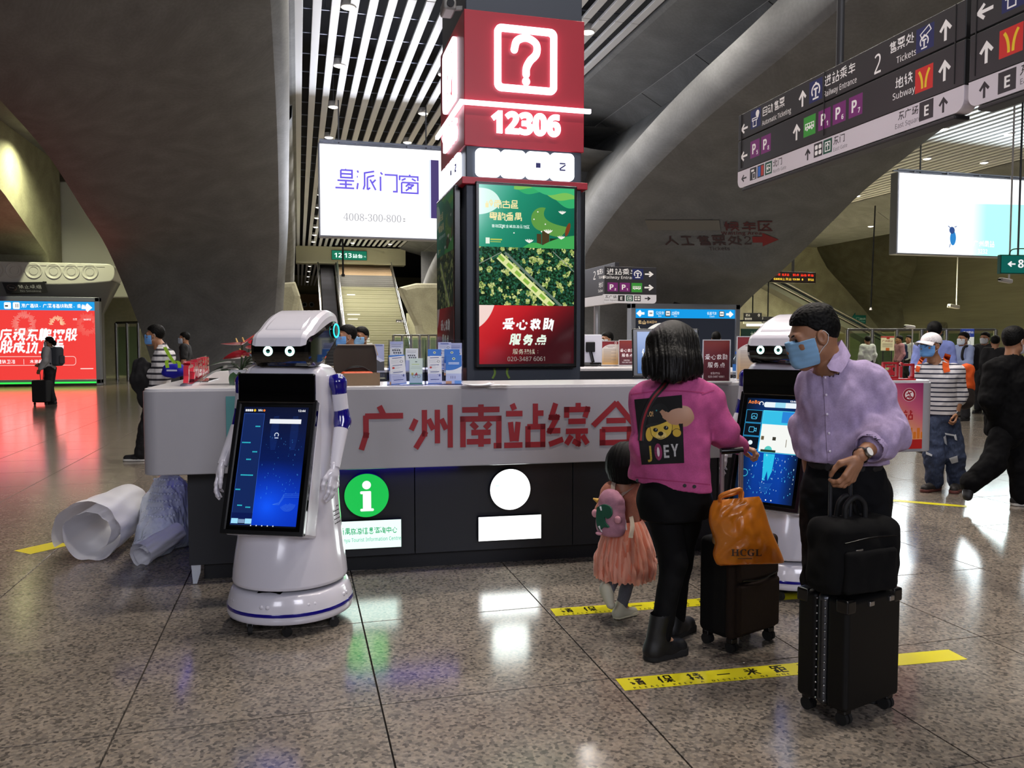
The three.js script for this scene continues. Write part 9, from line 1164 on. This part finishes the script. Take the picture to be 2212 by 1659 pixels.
{ // brown soft case by the woman
  const A = at(1592, 740, 3.78).setY(0), Lp = at(1512, 740, 3.97).setY(0), Rp = at(1696, 740, 3.99).setY(0), f = frameOf(A, Lp, Rp), w = f.w, d = f.d, h0 = 0.065, h1 = 0.545, t = thing('suitcase', 'brown soft suitcase with two front pockets beside the woman in pink', 'suitcase', f.c, f.turn), br = cloth(0x2c201b, 0.85, 50), sd = cloth(0x0a090a, 0.9, 50);
  part('case_body', rbox(w, h1 - h0, d * 0.8, 0, (h0 + h1) / 2, -d * 0.08, 0.035, 5), sd, t); part('front_panel', rbox(w - 0.004, h1 - h0 - 0.006, 0.05, 0, (h0 + h1) / 2, d / 2 - 0.035, 0.024, 5), br, t, 'brown front'); part('pocket', rbox(w - 0.06, 0.15, 0.03, 0, h0 + 0.36, d / 2 - 0.005, 0.014, 4), br, t); part('pocket', rbox(w - 0.05, 0.25, 0.04, 0, h0 + 0.15, d / 2 - 0.004, 0.018, 4), br, t); part('pocket_zip', [tube([V(-w / 2 + 0.05, h0 + 0.295, d / 2 + 0.012), V(0, h0 + 0.283, d / 2 + 0.02), V(w / 2 - 0.05, h0 + 0.3, d / 2 + 0.012)], 0.004, 6, 16)], M.black, t); part('pocket_zip', [tube([V(-w / 2 + 0.06, h0 + 0.445, d / 2 + 0.004), V(0, h0 + 0.437, d / 2 + 0.012), V(w / 2 - 0.06, h0 + 0.45, d / 2 + 0.004)], 0.004, 6, 16)], M.black, t); part('badge', rbox(0.03, 0.006, 0.004, w / 2 - 0.05, h0 + 0.41, d / 2 + 0.012, 0.002), M.steel, t); part('side_handle', tube([V(w / 2 + 0.0, h0 + 0.32, 0), V(w / 2 + 0.02, h0 + 0.3, 0), V(w / 2 + 0.02, h0 + 0.2, 0), V(w / 2, h0 + 0.18, 0)], 0.009, 8), M.blackMatt, t);
  for (const x of [-1, 1]) for (const z of [-1, 1]) wheelUnit(t, x * (w / 2 - 0.04), z * (d / 2 - 0.04));
  const toL = (px, py, D) => at(px, py, D).sub(f.c).applyAxisAngle(V(0, 1, 0), -f.turn), a = toL(1560, 978, 3.9), b = toL(1601, 976, 3.9), rodM = mat(0x9a8e92, 0.35, { metalness: 0.6 }); part('pull_rod', [rod(V(a.x, h1 - 0.02, a.z), a, 0.0125, 0.0115, 12)], rodM, t); part('pull_rod', [rod(V(b.x, h1 - 0.02, b.z), b, 0.0125, 0.0115, 12)], rodM, t); part('grip', rod(a.clone().add(V(-0.01, 0.008, 0)), b.clone().add(V(0.01, 0.008, 0)), 0.016, 0.016, 14), M.black, t);
}
{ // orange carrier bag hung on the brown case's handle
  const D = 3.72, c = at(1610, 1150, D), t = thing('plastic_bag', 'crumpled orange plastic carrier bag hung on the brown suitcase handle', 'bag', c, -YAW), P = (px, py, d = 0) => at(px, py, D - d).sub(c).applyAxisAngle(V(0, 1, 0), YAW), or = mat(0xd8801c, 0.32, { transmission: 0.35, thickness: 0, clearcoat: 0.4, clearcoatRoughness: 0.2 });
  const outline = [[1541, 1081, 1640, 1072], [1533, 1100, 1648, 1088], [1531, 1125, 1655, 1110], [1537, 1150, 1664, 1140], [1543, 1175, 1677, 1170], [1540, 1198, 1689, 1198], [1548, 1219, 1693, 1216], [1556, 1222, 1676, 1218]], n = 46, rows = [];
  const prof = new THREE.CatmullRomCurve3(outline.map(([a, y0, b, y1]) => V(a, (y0 + y1) / 2, b))).getPoints(30), ys = new THREE.CatmullRomCurve3(outline.map(([a, y0, b, y1]) => V(y0, y1, 0))).getPoints(30);
  prof.forEach((q, i) => { const s = i / 30, depth = 0.062 * Math.sin(Math.PI * clamp(0.12 + s * 0.8)) + 0.012, row = []; for (let k = 0; k <= n; k++) { const a = k / n * Math.PI * 2, u = -Math.cos(a), px = lerp(q.x, q.z, (u + 1) / 2), py = lerp(ys[i].x, ys[i].y, (u + 1) / 2), cr = (noise3(u * 4, s * 5, Math.sin(a) * 2) * 0.016 + Math.abs(noise3(u * 7 + s * 5, s * 3, 4)) * 0.014) * (1 - Math.abs(u) * 0.5); row.push(P(px, py, Math.sin(a) * (depth + cr))); } rows.push(row); }); const base = rows[rows.length - 1], mid = base.reduce((m, p) => m.add(p), V()).multiplyScalar(1 / base.length); rows.push(base.map((p) => p.clone().lerp(mid, 0.98)));
  part('bag_film', sheet(rows), or, t, 'translucent orange film'); part('bag_handle', [tube([P(1556, 1085, 0.02), P(1556, 1072, 0.06), P(1572, 1064, 0.07), P(1600, 1057, 0.06), P(1599, 1070, 0.03), P(1600, 1088, 0.02)], 0.009, 8, 30), tube([P(1552, 1083, 0.0), P(1560, 1074, -0.06), P(1590, 1066, -0.07), P(1603, 1062, -0.03), P(1602, 1086, 0.0)], 0.008, 8, 30)], or, t);
  part('contents', [rbox(0.09, 0.12, 0.05, P(1560, 1150).x, P(1560, 1150).y, 0, 0.02, 3), rbox(0.12, 0.05, 0.06, P(1610, 1192).x, P(1610, 1192).y, 0, 0.02, 3)], mat(0x7a5a34, 0.7), t); 
  const lab = canvas(512, 200, (g, w, h) => { g.clearRect(0, 0, w, h); write(g, 'HCGL', 20, 10, 130, { color: '#2a1608', font: 'serif', bold: true, squeeze: 1.18 }); g.fillStyle = '#5a3410'; g.fillRect(130, 160, 230, 16); }); const gl = sheet(Array.from({ length: 5 }, (_, i) => Array.from({ length: 9 }, (_, k) => P(lerp(1576, 1645, k / 8), lerp(1183, 1211, i / 4) , 0.088)))); gridUV(gl, 4, 8); part('bag_print', gl, new THREE.MeshPhysicalMaterial({ map: lab, transparent: true, roughness: 0.5 }), t, 'dark printed letters');
}
renderer.render(scene, camera);
